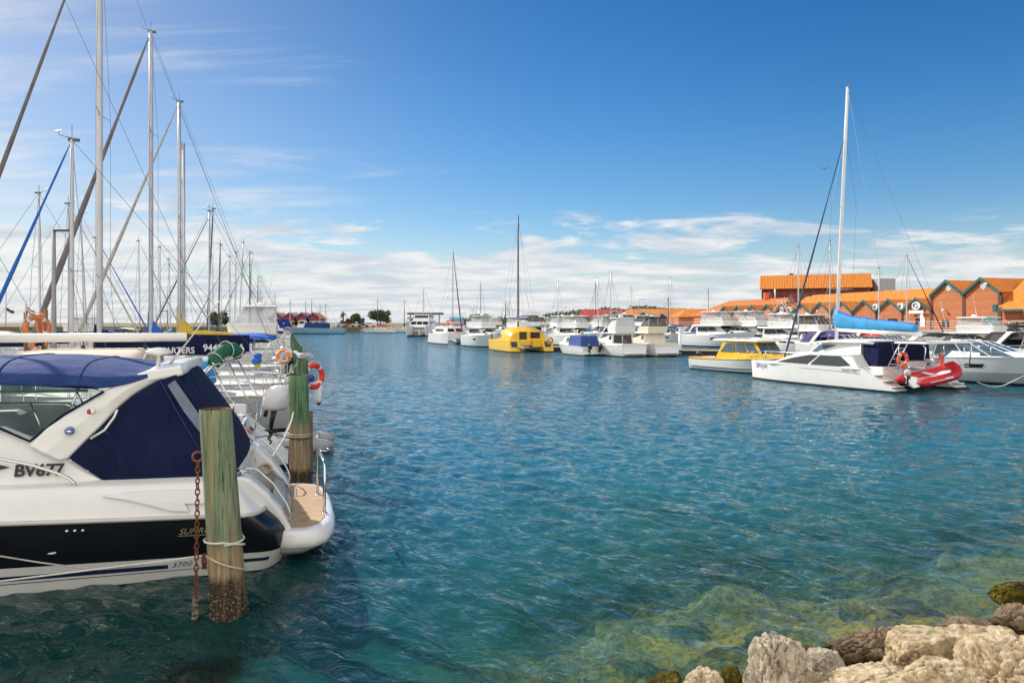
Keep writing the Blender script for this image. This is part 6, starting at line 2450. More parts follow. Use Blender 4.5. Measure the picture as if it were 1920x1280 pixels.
for (th, x, y, z, c) in ((t4, .35, -.8, 1.75, BLACKP), (t5, .3, .9, 1.7, MATS['gull_grey'] if 'gull_grey' in MATS else BLACKP), (t3, .6, .9, 1.6, BLACKP)):
    outboard(th, x, y, z, .6, c, .1)
for th, hh, m in ((t3, h3, BLUE2), (t4, h4, WHITEC)):
    L_ = hh.L
    d = Cab(L_ * .30, L_ * .42, hh.zs + .3, hh.zs + 1.05, hh.B * .32, hh.B * .28, hh.B * .27, hh.B * .24, .1, .5)
    mb = MB(); d.mesh(mb)
    o = mb.build('spray_dodger', m, th, bevel=.08, seg=2)
    d.windows(o, 'F', [(.1, .9, .2, .8)], CLEARD)
for i, (u, v, z) in enumerate(((-.2, 9.9, .85), (-.4, 14.7, .9), (-.3, 11.1, .9), (-.5, 16.3, .9))):
    fender(['white fender on the small yacht quarter', 'white fender on the far side of the charter yacht', 'white fender on the near side of the charter yacht', 'white fender on the worn mast yacht'][i], dk(u, v, z), .6, .11, WHITE)
# ------------------------------------------------------------------ right-hand side of the harbour
HR = math.atan2(.905, -.425)          # bows away to the left
HRB = HR + math.pi                    # bows towards the camera
HX = Vector((-.425, .905)); HY_ = Vector((.905, .425))
def catamaran(label, loc, rz, L, B, hw, zs, zb, hullm, cabm, deckm=NONSKID, cab=None, mast=None, name='catamaran', low=None, stripe=None, cat='catamaran', trake=0.9, boot=ANTIF, bridge=0.55, group=None, rake=0.25, hwin=None):
    t = thing(name, label, cat, loc, rz, group)
    hs = []
    for sd in (1, -1):
        h = Hull(L, hw, zs, zb, rake, trake, 0.85, 2.2, 0.15, 0.60, 12, sheer_p=1.0)
        h.yo = sd * (B - hw) / 2
        h.build(t, hullm, boot, stripe, rail=False, deckm=deckm, lowm=low)
        hs.append(h)
    mb = MB()
    w = B - hw
    mb.box((L * 0.40, 0, (bridge + zs) / 2 + .05), (L * 0.58, w, zs - bridge + .1), top=(.98, 1))
    mb.build('bridge_deck', cabm, t, bevel=.04)
    return t, hs

# ---- white sailing catamaran in front
def lifestyle():
    L, B = 9.9, 5.9
    t, hs = catamaran('white sailing catamaran with bright blue sail cover and a red dinghy on its stern', (20.95, 33.75, 0), HR, L, B, 1.25, 1.10, 1.15, WHITE, WHITE, trake=1.9, rake=0.1)
    H = hs[0]
    # cabin raised out of both hulls, long dark windows
    for sd in (1, -1):
        y = sd * (B / 2 - .62)
        c = Cab(2.0, 8.0, 1.05, 1.80, .60, .60, .47, .47, .6, 2.2)
        mb = MB()
        for l in (c.b, c.t):
            for p in l:
                p.y += y
        c.mesh(mb)
        o = mb.build('hull_cabin', WHITE, t, bevel=.08, seg=3)
        f = 'P' if sd > 0 else 'S'
        w1 = [(.06, .18), (.44, .14), (.44, .80), (.30, .82), (.14, .55)]
        w2 = [(.48, .14), (.80, .13), (.93, .24), (.82, .82), (.48, .82)]
        # port u runs bow to stern
        for w in (w1, w2):
            uv = w if f == 'P' else [(1 - u, v) for u, v in w][::-1]
            c.windows(o, f, [uv], mat('window_charcoal', (.05, .055, .06), .15))
    # fill the topside under the windows up to the deck edge
    sal = Cab(2.6, 7.2, 1.12, 2.46, 2.15, 1.7, 1.95, 1.35, .1, 1.6, 2.40)
    so = cabin(t, sal, WHITE, side=[(.52, .92, .45, .82)], front=[(.04, .30, .25, .85), (.35, .65, .25, .85), (.70, .96, .25, .85)], glass=GLASSB, name='saloon', bevel=.10)
    mb = MB()
    mb.loft([[Vector((x, y, 2.44 + .10 * (1 - (y / 2.1) ** 2) + dz)) for y in (2.1, 1.6, .8, 0, -.8, -1.6, -2.1)] for x, dz in ((1.9, -.05), (3.0, .0), (4.5, .0), (5.6, -.10))], 0, ring=False)
    r = mb.build('saloon_roof', WHITE, t)
    so_ = r.modifiers.new('solid', 'SOLIDIFY')
    so_.thickness = .1
    # navy curtain closing the cockpit, and its white posts
    mb = MB()
    mb.box((2.05, 0, 1.72), (1.0, 4.1, 1.44), top=(.9, .95))
    mb.build('cockpit_curtain', NAVY, t, bevel=.12, seg=3)
    mb = MB()
    for y in (2.1, -2.1):
        mb = MB()
        mb.tube([(2.55, y, 1.1), (2.6, y * .97, 2.4)], .03, 6)
        mb.build('curtain_post', WHITE, t)
    # sugar scoop steps
    for sd in (1, -1):
        y = sd * (B - 1.25) / 2
        for k in range(3):
            mb = MB()
            mb.box((.45 + .42 * k, y, .30 + .26 * k), (.44, .72, .05))
            mb.build('stern_step', NONSKID, t)
    # targa top and davits
    mb = MB()
    mb.box((0.1, 0, 2.42), (1.7, 3.7, .08), top=(.94, .97))
    mb.build('targa_top', WHITE, t, bevel=.03)
    for y in (1.75, -1.75):
        mb = MB()
        mb.tube([(.75, y, 1.1), (.7, y, 2.38)], .03, 6)
        mb.tube([(-.55, y, 1.2), (-.65, y, 2.2), (-.45, y, 2.40)], .03, 6)
        mb.tube([(.75, y, 1.25), (-.55, y, 1.25)], .022, 6)
        mb.build('davit_frame', STEEL, t)
    mb = MB()
    a0, b0 = Vector((1.0, 2.25, 1.1)), Vector((.35, 2.15, 2.42))
    for o in (0, .36):
        d = Vector((-.15 * (o > 0), -o, 0))
        mb.tube([a0 + d, b0 + d], .022, 6)
    for k in range(1, 5):
        q = a0.lerp(b0, k / 5)
        mb.tube([q, q + Vector((-.15, -.36, 0))], .020, 5)
    mb.build('boarding_ladder', ALU, t)
    mb = MB()
    mb.box((.7, -1.0, 1.45), (.5, .9, .25))
    mb.box((1.0, .3, 1.3), (.6, 1.4, .35))
    mb.build('cockpit_seat', WHITE2, t, bevel=.04)
    # rig
    hcen = Hull(L, B, 1.1, 1.15)
    mast_rig(t, hcen, 5.75, 2.45, 16.6, mat('mast_bright', (.66, .66, .67), .35, var=.06), .115, (.20, .53), mat('furled_navy', (.035, .07, .12), .8, var=.3, vs=6), .065, .75, True, bow=(9.5, 0, 1.2), backstay=False, spl=1.0, wr=.008, frac=.82)
    for sd in (1, -1):
        mb = MB()
        mb.tube([(5.0, 0, 16.5), (.3, sd * 2.5, 1.2)], .007, 3)
        mb.build('cap_stay', WIRE, t)
    mb = MB()
    mb.loft([[Vector((x, .09 * math.cos(w), z + .13 * math.sin(w))) for w in [2 * math.pi * k / 10 for k in range(10)]] for x, z in ((5.65, 3.02), (.75, 2.82))], 0)
    mb.build('boom', mat('boom_white', (0.72, 0.70, 0.67), 0.35), t)
    o = sail_cover(t, BLUE2, 5.85, .95, 3.05, .95, .46, .20, .30, BLUE, 5)
    for p in o.data.vertices:
        p.co.z -= (5.85 - p.co.x) * .035
    for sd in (1, -1):
        pp = [h_ for h_ in [Vector((x, sd * (B / 2 - .12 - .25 * max(0, (x - 6) / 3.9)), 1.12)) for x in (1.9, 3.5, 5.2, 7.0, 8.5, 9.5)]]
        rail_part(t, [pp], .6, 6, .012)
    mb = MB()
    mb.tube([(9.6, 2.1, 1.15), (9.75, 0, 1.05), (9.6, -2.1, 1.15)], .07, 8)
    mb.build('cross_beam', ALU, t)
    mb = MB()
    for k in range(9):
        a, b = Vector((6.9, -1.9 + .47 * k, 1.12)), Vector((9.6, -1.9 + .47 * k, 1.1))
        mb.tube([a, b], .008, 3)
        mb.tube([Vector((6.9 + .33 * k, -1.9, 1.12)), Vector((6.9 + .33 * k, 1.9, 1.12))], .008, 3)
    mb.build('trampoline', mat('net_dark', (.06, .06, .06), .9), t)
    # names on the bow and quarter
    pur = mat('script_mauve', (.30, .26, .36), .5)
    P = lambda x, z: Vector((x, H.pt(x / L, z / 1.12, 1).y + .012, z))
    a = P(9.35, .74)
    b = P(8.3, .74)
    lettering('name_lettering', 'lifestyle', frame_on(a, b - a, (0, .05, 1)), .42, pur, t, shear=.45, width=.9, depth=.003)
    mb = MB()
    mb.tube([P(9.45, .96), P(8.9, .985), P(8.0, 1.0), P(5.5, .93), P(3, .90), P(2.0, .86)], .010, 4)
    mb.build('pin_line', pur, t)
    a, b = P(3.05, .93), P(2.2, .93)
    lettering('model_lettering', 'Seawind 1000', frame_on(a + Vector((0, .01, .02)), b - a, (0, 0, 1)), .15, pur, t, shear=.2, depth=.003)
    return t
ls = lifestyle()
dt, dw = inflatable('red and white rigid inflatable hoisted nose up on the catamaran stern', (19.0, 32.45, 0.40), math.atan2(.36, .93), 3.0, 1.6, .215, RED, WHITE2, None, None, .35, WHITE)
dt.rotation_euler = (R(4), R(-7), math.atan2(.36, .93))
outboard(dt, -.05, .05, .52, .62, mat('cowl_redwhite', (.6, .55, .55), .4), .0)
mb = MB()
mb.box((1.5, -dw - .16, .27), (.55, .16, .10), 0, 0)
o = mb.build('tube_badge', WHITE, dt, bevel=.03)
lifebuoy('orange lifebuoy on the catamaran rail next to the ladder', (19.15, 33.45, 1.60), (.42, -.9, 0), .31, .085)
lifebuoy('orange lifebuoy on the catamaran rail above the red dinghy bow', (21.45, 34.1, 1.62), (.80, -.6, 0), .31, .085)
# ---- yellow cabin boat
def yellow_cabin():
    t = thing('cabin_boat', 'small cabin boat with white hull and yellow cabin behind the white catamaran', 'motor boat', (14.25, 51.2, 0), HRB)
    h = Hull(9.2, 2.9, .80, 1.15, .9, .05, .92, 2.4, .5, .45, 14)
    h.build(t, WHITE, ANTIF, None, rail=BLACKP, deckm=YELLOW)
    mb = MB()
    for sd in (1, -1):
        mb = MB()
        mb.tube([h.pt(x, .36, sd) + Vector((0, sd * .02, 0)) for x in np.linspace(0.03, .95, 12)], .05, 6)
        mb.build('rubbing_strip', mat('strip_grey', (.2, .2, .21), .5), t)
    cab = Cab(2.7, 7.3, .80, 2.12, 1.22, 1.05, 1.10, .9, .75, 1.1, 2.16)
    co = cabin(t, cab, YELLOW, side=[[(.06, .46), (.40, .46), (.40, .90), (.14, .90)], [(.44, .46), (.68, .46), (.66, .90), (.44, .90)], [(.71, .46), (.96, .46), (.92, .90), (.70, .90)]],
               front=[(.05, .48, .4, .9), (.52, .95, .4, .9)], glass=GLASSB, bevel=.06)
    fc = Cab(6.9, 8.9, 1.0, 1.4, 1.05, .3, .85, .2, 0, .6, 1.3)
    cabin(t, fc, YELLOW, name='fore_cabin')
    mb = MB()
    mb.box((4.55, 0, 2.2), (4.3, 2.4, .12), top=(.97, .92))
    mb.build('cabin_roof', CREAM, t, bevel=.04)
    for sd in (1, -1):
        mb = MB()
        mb.tube([(2.9, sd * 1.0, 2.38), (6.0, sd * .95, 2.38)], .02, 5)
        mb.build('roof_rail', STEEL, t)
    mb = MB()
    mb.box((2.4, .2, 2.2), (.6, .7, .16))
    mb.build('roof_box', WHITE2, t)
    mb = MB()
    mb.box((1.35, 0, .86), (2.6, 2.55, .09))
    mb.build('aft_deck', YELLOW, t)
    outboard(t, -.12, .0, .80, 1.0, mat('cowl_navy', (.01, .015, .03), .3), 0)
    pp = [[h.top(x, .06, sd) for x in np.linspace(5.2, 9.05, 5)] for sd in (1, -1)]
    rail_part(t, pp, .55, 5, .016, name='bow_rail')
    mb = MB()
    mb.box((1.2, .5, 1.0), (.4, .35, .25))
    mb.build('bait_box', BLACKP, t, bevel=.03)
yellow_cabin()
# ---- white sports cruiser at the right edge and its neighbours
ct, chh = cruiser('white sports cruiser with a grey lower hull at the right edge of the water', (24.4, 45.0, 0), HRB, 13.0, 4.2, 1.35, 1.75, 'sport', WHITE, ANTIF, None, ant=1, lowm=mat('hull_silver', (.40, .41, .40), .3, dirt=.12), glass=GLASSB, clears=CLEAR)
mb = MB()
mb.loft([[Vector((x, y, 2.75 - .14 * (y / 1.5) ** 2 + dz)) for y in (1.5, 1, .4, 0, -.4, -1, -1.5)] for x, dz in ((1.4, -.15), (2.4, .02), (3.6, .06), (4.8, -.05))], 0, ring=False)
o = mb.build('bimini', BLACKC, ct)
o.modifiers.new('solid', 'SOLIDIFY').thickness = .03
for sd in (1, -1):
    mb = MB()
    mb.tube([(3.0, sd * 1.7, 1.5), (1.5, sd * 1.5, 2.55)], .018, 5)
    mb.tube([(3.0, sd * 1.7, 1.5), (4.6, sd * 1.5, 2.6)], .018, 5)
    mb.build('bimini_frame', STEEL, ct)
a = wat(1832, 716, .45); b = at(1925, 702, 34.0)
rope('white mooring rope drooping along the side of the right edge cruiser', [a, a.lerp(b, .25) - Vector((0, 0, .30)), a.lerp(b, .5) - Vector((0, 0, .38)), a.lerp(b, .75) - Vector((0, 0, .2)), b], .022, ROPEW)
def near_right(label, px, py, **k):
    p = wat(px, py)
    return cruiser(label, (p.x, p.y, 0), k.pop('rz', HRB), **k)
near_right('cruiser with a black canopy and white arch behind the right edge cruiser', 1838, 680, L=11.5, B=3.9, zs=1.3, zb=1.8, style='sport', canopy=BLACKC, ant=1, glass=CLEARD)
near_right('grey cruiser with a smoked canopy at the far right edge', 1925, 676, L=11.5, B=3.9, zs=1.4, zb=1.9, style='sport', canopy=mat('canvas_grey', (.12, .12, .125), .8), ant=2, hullm=WHITE2)
near_right('white cruiser with rounded clear hood in front of the big gabled building', 1752, 668, L=10, B=3.7, zs=1.4, zb=1.9, style='fly', ant=1, ch=1.0, flyh=1.1)
near_right('black hulled launch moored in front of the teal door', 1835, 662, L=10, B=3.4, zs=1.9, zb=2.2, style='sport', hullm=BLACKHULL, cabm=BLACKHULL, canopy=BLACKC, ant=0)
near_right('cruiser with a violet blue canopy left of the catamaran mast', 1512, 668, L=10.5, B=3.7, zs=1.25, zb=1.7, style='sport', canopy=mat('canvas_violet', (.035, .03, .16), .8, var=.15), ant=1)
near_right('low white cruiser with red cover behind the catamaran boom', 1588, 668, L=10, B=3.6, zs=1.3, zb=1.7, style='sport', canopy=REDC, ant=0)
near_right('white flybridge cruiser with clear screens, left of the pair facing the camera', 1296, 648, L=13, B=4.6, zs=1.5, zb=2.3, style='fly', ant=2, ch=1.5, flyh=1.75)
near_right('white flybridge cruiser with a dark roof line, right of the pair facing the camera', 1353, 649, L=13, B=4.6, zs=1.5, zb=2.3, style='fly', ant=2, ch=1.5, flyh=1.75, top=WHITE, stripe=NAVYHULL)
near_right('white fishing cruiser with tall raked rods behind the yellow cabin boat', 1416, 656, L=11.5, B=4.2, zs=1.4, zb=2.1, style='fly', ant=2, ch=1.4, flyh=1.3, tower=True)
near_right('white cruiser with an open tube frame behind the yellow cabin boat', 1462, 658, L=10.5, B=3.8, zs=1.3, zb=1.9, style='fly', clears=CLEARD, ant=1, ch=1.2, flyh=1.5)
# yachts showing as masts on the right
for lab, px, py, top, L, m, cov, lean in (
        ('yacht with a slim white mast left of the catamaran', 1497, 664, 463, 9.5, MASTW, None, 0),
        ('yacht with a white mast and navy rolled headsail right of the blue sail cover', 1700, 664, 480, 10, MASTW, NAVY, 0),
        ('yacht with a short white mast behind the blue sail cover', 1648, 662, 503, 9.5, MASTW, None, 0),
        ('yacht with a thin alloy mast beside the catamaran mast', 1556, 662, 452, 10, ALU, NAVY, 0)):
    p = wat(px, py)
    q = p + Vector((.425 * 0.54 * L, -.905 * 0.54 * L, 0))
    q = Vector(((px - 960) / FPX * p.y, p.y, 0))
    st_ = q - Vector((.425, -.905, 0)) * 0.54 * L
    sailboat(lab, st_, HRB, L, 3.1, 1.05, 1.4, at(px, top, p.y).z, .54, m, .085, .4, cov, .4, .4, NAVY if 'rolled' in lab else None, .06, group=None, lean=lean)
# ---- boats along the middle pier
def dayboat():
    p = wat(1112, 667)
    t = thing('motor_boat', 'small white motor boat with a blue canopy and two black outboards', 'motor boat', p, HR)
    h = Hull(7.2, 2.7, .95, 1.3, .9, .1, .92, 2.3, .5, .45, 14)
    h.build(t, WHITE, ANTIF, None, rail=WHITE2)
    cab = Cab(3.0, 5.6, .95, 1.95, 1.05, .8, .9, .65, 0, .9, 1.9)
    cabin(t, cab, WHITE, side=[(.1, .5, .4, .85)], front=[(.1, .9, .4, .85)])
    cb = Cab(.45, 3.25, .95, 2.05, 1.22, 1.1, .98, .95, .35, .15, 2.02)
    mb = MB()
    cb.mesh(mb)
    mb.build('canopy', mat('canvas_royal', (.025, .06, .24), .8, var=.2, bump=.5, bs=5), t, bevel=.06, seg=2)
    fc = Cab(5.2, 6.8, 1.1, 1.45, .7, .15, .5, .1, 0, .4, 1.35)
    cabin(t, fc, WHITE, name='fore_cabin')
    for y in (.62, -.62):
        outboard(t, -.15, y, .75, 1.12, BLACKP, .1)
    mb = MB()
    mb.box((-.25, 0, .25), (.6, 2.2, .08))
    mb.build('swim_platform', WHITE2, t)
dayboat()
p = wat(1190, 669)
ft, fh = cruiser('white flybridge cruiser with a white back curtain, right of the blue canopied boat', (p.x, p.y, 0), HR, L=8.6, B=3.4, zs=1.10, zb=1.55, style='fly', ant=1, ch=1.2, flyh=1.25, fly_x=(.18, .40), clears=mat('curtain_milky', (.52, .53, .55), .4, var=.1))
mb = MB()
mb.box((.5, .9, 1.55), (.2, .5, .25))
mb.build('stern_locker', WOODV, ft)
p = wat(1252, 668)
fb, fbh = cruiser('cream flybridge cruiser with brown saloon doors and black edged screens', (p.x, p.y, 0), HR, L=8.8, B=3.4, zs=1.1, zb=1.6, style='fly', hullm=WHITE2, cabm=CREAM, ant=0, ch=1.2, flyh=1.3, fly_x=(.18, .40), clears=CLEARD, top=BLACKC, glass=GLASSB, back=False)
mb = MB()
mb.box((2.22, 0, 1.72), (.08, 1.6, 1.1))
mb.build('saloon_door', WOODV, fb)
def yellow_cat():
    L, B = 11.0, 5.6
    t, hs = catamaran('bright yellow sailing catamaran with a domed cabin and tall dark mast', (2.35, 78.2, 0), math.atan2(.95, -.31), L, B, 1.5, 1.35, 1.35, YELLOW, YELLOW, deckm=YELPALE, trake=.7, rake=.15, bridge=.75)
    for h in hs:
        y = h.yo
        mb = MB()
        mb.box((.55 + .0, y, .85), (.04, .95, .62))
        # dark stern windows on each hull
        mb = MB()
        a = [h.pt(0, q, s_) for q, s_ in ((.45, .62), (.45, -.62), (.92, -.62), (.92, .62))]
        P = [Vector((p_.x - .03, y + (p_.y - y) * .62 * (1 if True else 0), p_.z)) for p_ in [h.pt(0, .45, 1), h.pt(0, .45, -1), h.pt(0, .92, -1), h.pt(0, .92, 1)]]
        mb.slab(P, .03)
        mb.build('stern_window', GLASS, t, bevel=.01)
    secs = []
    for x, w, z in ((1.6, 2.2, 2.35), (2.2, 2.35, 2.75), (4.0, 2.4, 2.95), (5.8, 2.2, 2.85), (7.2, 1.7, 2.35), (8.4, 1.0, 1.55)):
        secs.append([Vector((x, w * math.cos(a) ** .6 if a < math.pi / 2 else -w * abs(math.cos(a)) ** .6, 1.3 + (z - 1.3) * math.sin(a) ** .75)) for a in [math.pi * k / 14 for k in range(15)]])
    mb = MB()
    mb.loft(secs, 0, ring=False)
    mb.add(secs[0], [tuple(range(15))], 0)
    cb = mb.build('domed_cabin', YELLOW, t)
    for y0, y1, z0, z1, nm in ((.15, 1.05, 1.1, 2.35, 'companionway'), (-1.5, -.3, 1.6, 2.3, 'aft_window')):
        mb = MB()
        mb.slab([Vector((1.56, y1, z0)), Vector((1.56, y0, z0)), Vector((1.56, y0, z1)), Vector((1.56, y1, z1))], .02)
        mb.build(nm, DARKIN if nm[0] == 'c' else GLASS, cb)
    for sd in (1, -1):
        mb = MB()
        mb.slab([Vector((x, sd * (2.42 - .3 * max(0, (x - 4.5) / 3)), z)) for x, z in ((5.0, 1.75), (6.4, 1.75), (6.2, 2.15), (5.0, 2.25))][::(-1 if sd > 0 else 1)], .02)
        mb.build('side_window', GLASSB, cb)
    mb = MB()
    mb.box((.9, -1.4, 1.0), (.5, 2.2, .9), top=(.8, 1))
    mb.build('aft_bench', YELLOW, t, bevel=.08, seg=2)
    mb = MB()
    mb.box((.15, 1.1, .62), (.5, 1.3, .06))
    mb.build('stern_platform', WHITE, t)
    hc = Hull(L, B, 1.35, 1.35)
    mast_rig(t, hc, 5.2, 2.9, 16.4, MASTD, .11, (.5,), None, .05, 0.05, True, bow=(10.6, 0, 1.4), backstay=True, wr=.011, spl=1.2, frac=.95)
    mb = MB()
    mb.tube([(5.2, 0, 3.7), (1.6, 0, 3.5)], .09, 8)
    mb.build('boom', WHITE, t)
    sail_cover(t, mat('cover_violet', (.05, .05, .17), .8, var=.2), 5.4, 1.8, 3.7, .5, .3, .16, .6, seed=3)
    pp = [Vector((x, B / 2 - .2, 1.36)) for x in (3, 5, 7, 9, 10.4)]
    rail_part(t, [pp], .6, 5, .016)
    mb = MB()
    mb.box((9.6, B / 2 - .75, 1.6), (.25, .25, .9))
    mb.build('bow_bollard', WOODV, t)
yellow_cat()
lifebuoy('faded orange lifebuoy on the stern of the yellow catamaran', (4.35, 78.0, 1.35), (.31, -.95, 0), .32, .10, mat('buoy_amber2', (.55, .20, .03), .6))
def red_cat():
    L, B = 11.0, 6.0
    t, hs = catamaran('white catamaran with red sail cover and a dark red rolled headsail', (-11.6, 116.0, 0), math.atan2(-.93, .36), L, B, 1.5, 1.7, 1.7, WHITE, WHITE, trake=.9, rake=.5, bridge=.85)
    c = Cab(2.0, 7.6, 1.7, 2.75, 2.4, 1.8, 2.1, 1.2, .2, 1.6, 2.65)
    cabin(t, c, WHITE, side=[(.15, .8, .35, .7)], front=[(.1, .45, .3, .8), (.55, .9, .3, .8)], bevel=.15)
    mb = MB()
    mb.box((1.5, 0, 3.1), (2.6, 3.6, .12), top=(.95, .95))
    mb.build('cockpit_top', REDC, t, bevel=.04)
    for k in range(2):
        mb = MB()
        mb.box((6.9 + .6 * k, -.6 + .9 * k, 2.45 - .25 * k), (.6, .7, .05))
        mb.build('deck_hatch', REDP, t)
    hc = Hull(L, B, 1.7, 1.7)
    mast_rig(t, hc, 5.5, 2.7, 15.4, MASTW, .12, (.55,), mat('furled_red', (.14, .025, .03), .8, var=.2), .11, .1, True, bow=(10.6, 0, 1.8), backstay=False, wr=.014, spl=1.0)
    mb = MB()
    mb.tube([(5.5, 0, 3.5), (1.6, 0, 3.4)], .09, 8)
    mb.build('boom', ALU, t)
    sail_cover(t, REDC, 5.6, 1.8, 3.5, .5, .3, .16, .4, seed=4)
    for sd in (1, -1):
        rail_part(t, [[Vector((x, sd * 2.85, 1.72)) for x in (1.5, 4, 7, 9.5, 10.8)]], .6, 5, .018)
red_cat()
def power_cat():
    p = wat(796, 631)
    L, B = 15.0, 6.8
    t, hs = catamaran('tall white power catamaran with two decks facing the camera', (p.x - 1, p.y + 14, 0), R(-94), L, B, 2.1, 2.2, 2.9, WHITE, WHITE, trake=.3, rake=1.2, name='power_catamaran', cat='motor catamaran', bridge=1.1)
    c = Cab(2, 11.5, 2.3, 4.0, 2.9, 2.6, 2.7, 2.2, .2, 1.8, 3.95)
    cabin(t, c, WHITE, side=[(.08, .9, .45, .85)], front=[(.04, .32, .4, .85), (.36, .64, .4, .85), (.68, .96, .4, .85)])
    c = Cab(3, 8.6, 4.0, 5.5, 2.4, 2.1, 2.2, 1.8, .2, 1.0)
    cabin(t, c, WHITE, side=[(.08, .9, .4, .85)], front=[(.05, .95, .4, .85)], name='wheelhouse')
    mb = MB()
    for y in (1.8, -1.8):
        mb = MB()
        mb.tube([(4, y, 5.5), (4.5, y * .7, 6.6), (4.5, 0, 6.7)], .05, 5)
        mb.build('light_mast', ALU, t)
    rail_part(t, [[Vector((3.0, y, 5.52)) for y in (2.1, 0, -2.1)] + [Vector((7.5, -1.9, 5.52))]], .8, 6, .025)
power_cat()
lb = wat(806, 630)
lifebuoy('orange buoy bundle at the bow of the tall power catamaran', at(807, 612, lb.y - 2), (0, 1, 0), .42, .16, ORANGE2)
# packed cruisers behind the middle pier
mk = ['white flybridge cruiser', 'white sports cruiser with navy canopy', 'white cruiser with clear bridge screens', 'white cruiser with beige canopy', 'pale sports cruiser with blue canopy']
spots = [(884, 648, 'f', 'behind the red catamaran stay'), (866, 640, 's', 'left of the white steel pile'), (921, 647, 'f', 'just left of the yellow catamaran'), (948, 642, 'f', 'behind the left bow of the yellow catamaran'), (985, 641, 's', 'behind the yellow catamaran mast'),
         (1018, 642, 'f', 'behind the stern of the yellow catamaran'), (1046, 646, 'f', 'directly behind the blue canopied boat'), (1078, 643, 'f', 'between the blue canopied boat and the red roof'), (1100, 648, 's', 'just left of the back curtained cruiser'), (1130, 642, 's', 'below the red roofed building'),
         (1165, 643, 'f', 'behind the back curtained cruiser'), (1200, 644, 'f', 'between the two middle flybridge cruisers'), (1228, 643, 's', 'below the orange dormers'), (1262, 642, 's', 'behind the white steel post of the pier'), (1240, 639, 'f', 'below the tall harbour lamp'), (1290, 642, 's', 'below the low orange roofs'),
         (842, 634, 's', 'right of the power catamaran'), (905, 635, 's', 'far behind the red catamaran'), (965, 634, 'f', 'in front of the grey shed'), (1060, 635, 's', 'far below the tree line'), (1110, 635, 'f', 'in front of the red roofed building')]
for i, (px, py, st, where) in enumerate(spots):
    p = wat(px, py)
    k = i % 5
    cruiser('%s %s' % ((mk[0] if i % 2 else mk[2]) if st == 'f' else mk[(1, 3, 4)[i % 3]], where), (p.x, p.y, 0), HR if i % 3 else HRB, 10.5 + (i * 7 % 4) * .8, 4.0, 1.4, 2.0, 'fly' if st == 'f' else 'sport', group='cruisers packed behind the middle pier',
            ant=1 + i % 2, ch=1.25 + .1 * (i % 3), flyh=1.45 + .15 * (i % 3), canopy=[NAVY2, BEIGE, BLUE2][i % 3] if st == 's' else None, top=[WHITE, WHITE, CREAM, WHITE2][i % 4], clears=[CLEAR, CLEAR, CLEARD][i % 3], cabm=[WHITE, WHITE2][i % 2])
for lab, px, py, top, m, lean in (('yacht with a leaning grey mast left of the red roofed building', 1122, 642, 522, ALU, .3), ('yacht with a tall grey mast in front of the red roofed building', 1145, 643, 512, ALU, 0), ('yacht with a thin mast far right of the red catamaran', 955, 636, 560, ALU, 0),
                            ('yacht with a thin mast above the low orange roofs', 1253, 640, 558, MASTD, 0), ('yacht with a dark mast between the two catamarans', 948, 638, 566, MASTD, 0), ('yacht with a faint mast far left of the tall yellow catamaran mast', 886, 634, 572, ALU, 0)):
    p = wat(px, py)
    st_ = p - Vector((.425, -.905, 0)) * 5.2
    sailboat(lab, st_, HRB, 10, 3.1, 1.1, 1.4, at(px, top, p.y).z, .52, m, .10, .4, [NAVY, BLUE2, None][px % 3], .4, .4, None, .06, group='yachts behind the middle pier', lean=lean, near=False, wr=.018)
rowb = [(px, 632.5 - 2.2 * (k % 3), k) for k, px in enumerate(range(872, 1330, 17))]
for px, py, k in rowb:
    p = wat(px + rnd.uniform(-4, 4), py)
    lab = 'white boat in the far ranks, %s from the left' % ['first', 'second', 'third', 'fourth', 'fifth', 'sixth', 'seventh', 'eighth', 'ninth', 'tenth', 'eleventh', 'twelfth', 'thirteenth', 'fourteenth', 'fifteenth', 'sixteenth', 'seventeenth', 'eighteenth', 'nineteenth', 'twentieth', 'twenty first', 'twenty second', 'twenty third', 'twenty fourth', 'twenty fifth', 'twenty sixth', 'twenty seventh'][k]
    if k % 4 == 1:
        sailboat(lab.replace('boat', 'yacht'), p, HRB, 10.5, 3.2, 1.2, 1.5, rnd.uniform(11, 15), .54, [ALU, MASTD, MASTW][k % 3], .09, .4, [NAVY, BLUE2, BEIGE, None][k // 4 % 4], .5, .5, None, .06, group='boats in the far ranks', wr=.016)
    else:
        cruiser(lab, (p.x, p.y, 0), [HR, HRB][k % 2], 11 + k % 3, 4.2, 1.5, 2.2, ['fly', 'sport'][k % 3 == 0], group='boats in the far ranks', ant=2, ch=1.4, flyh=1.5 + .2 * (k % 2), canopy=[NAVY2, BEIGE, BLUE2, BLACKC][k % 4] if k % 3 == 0 else None, cabm=[WHITE, CREAM, WHITE2][k % 3], clears=[CLEAR, CLEARD][k % 2], bow_rail=False)
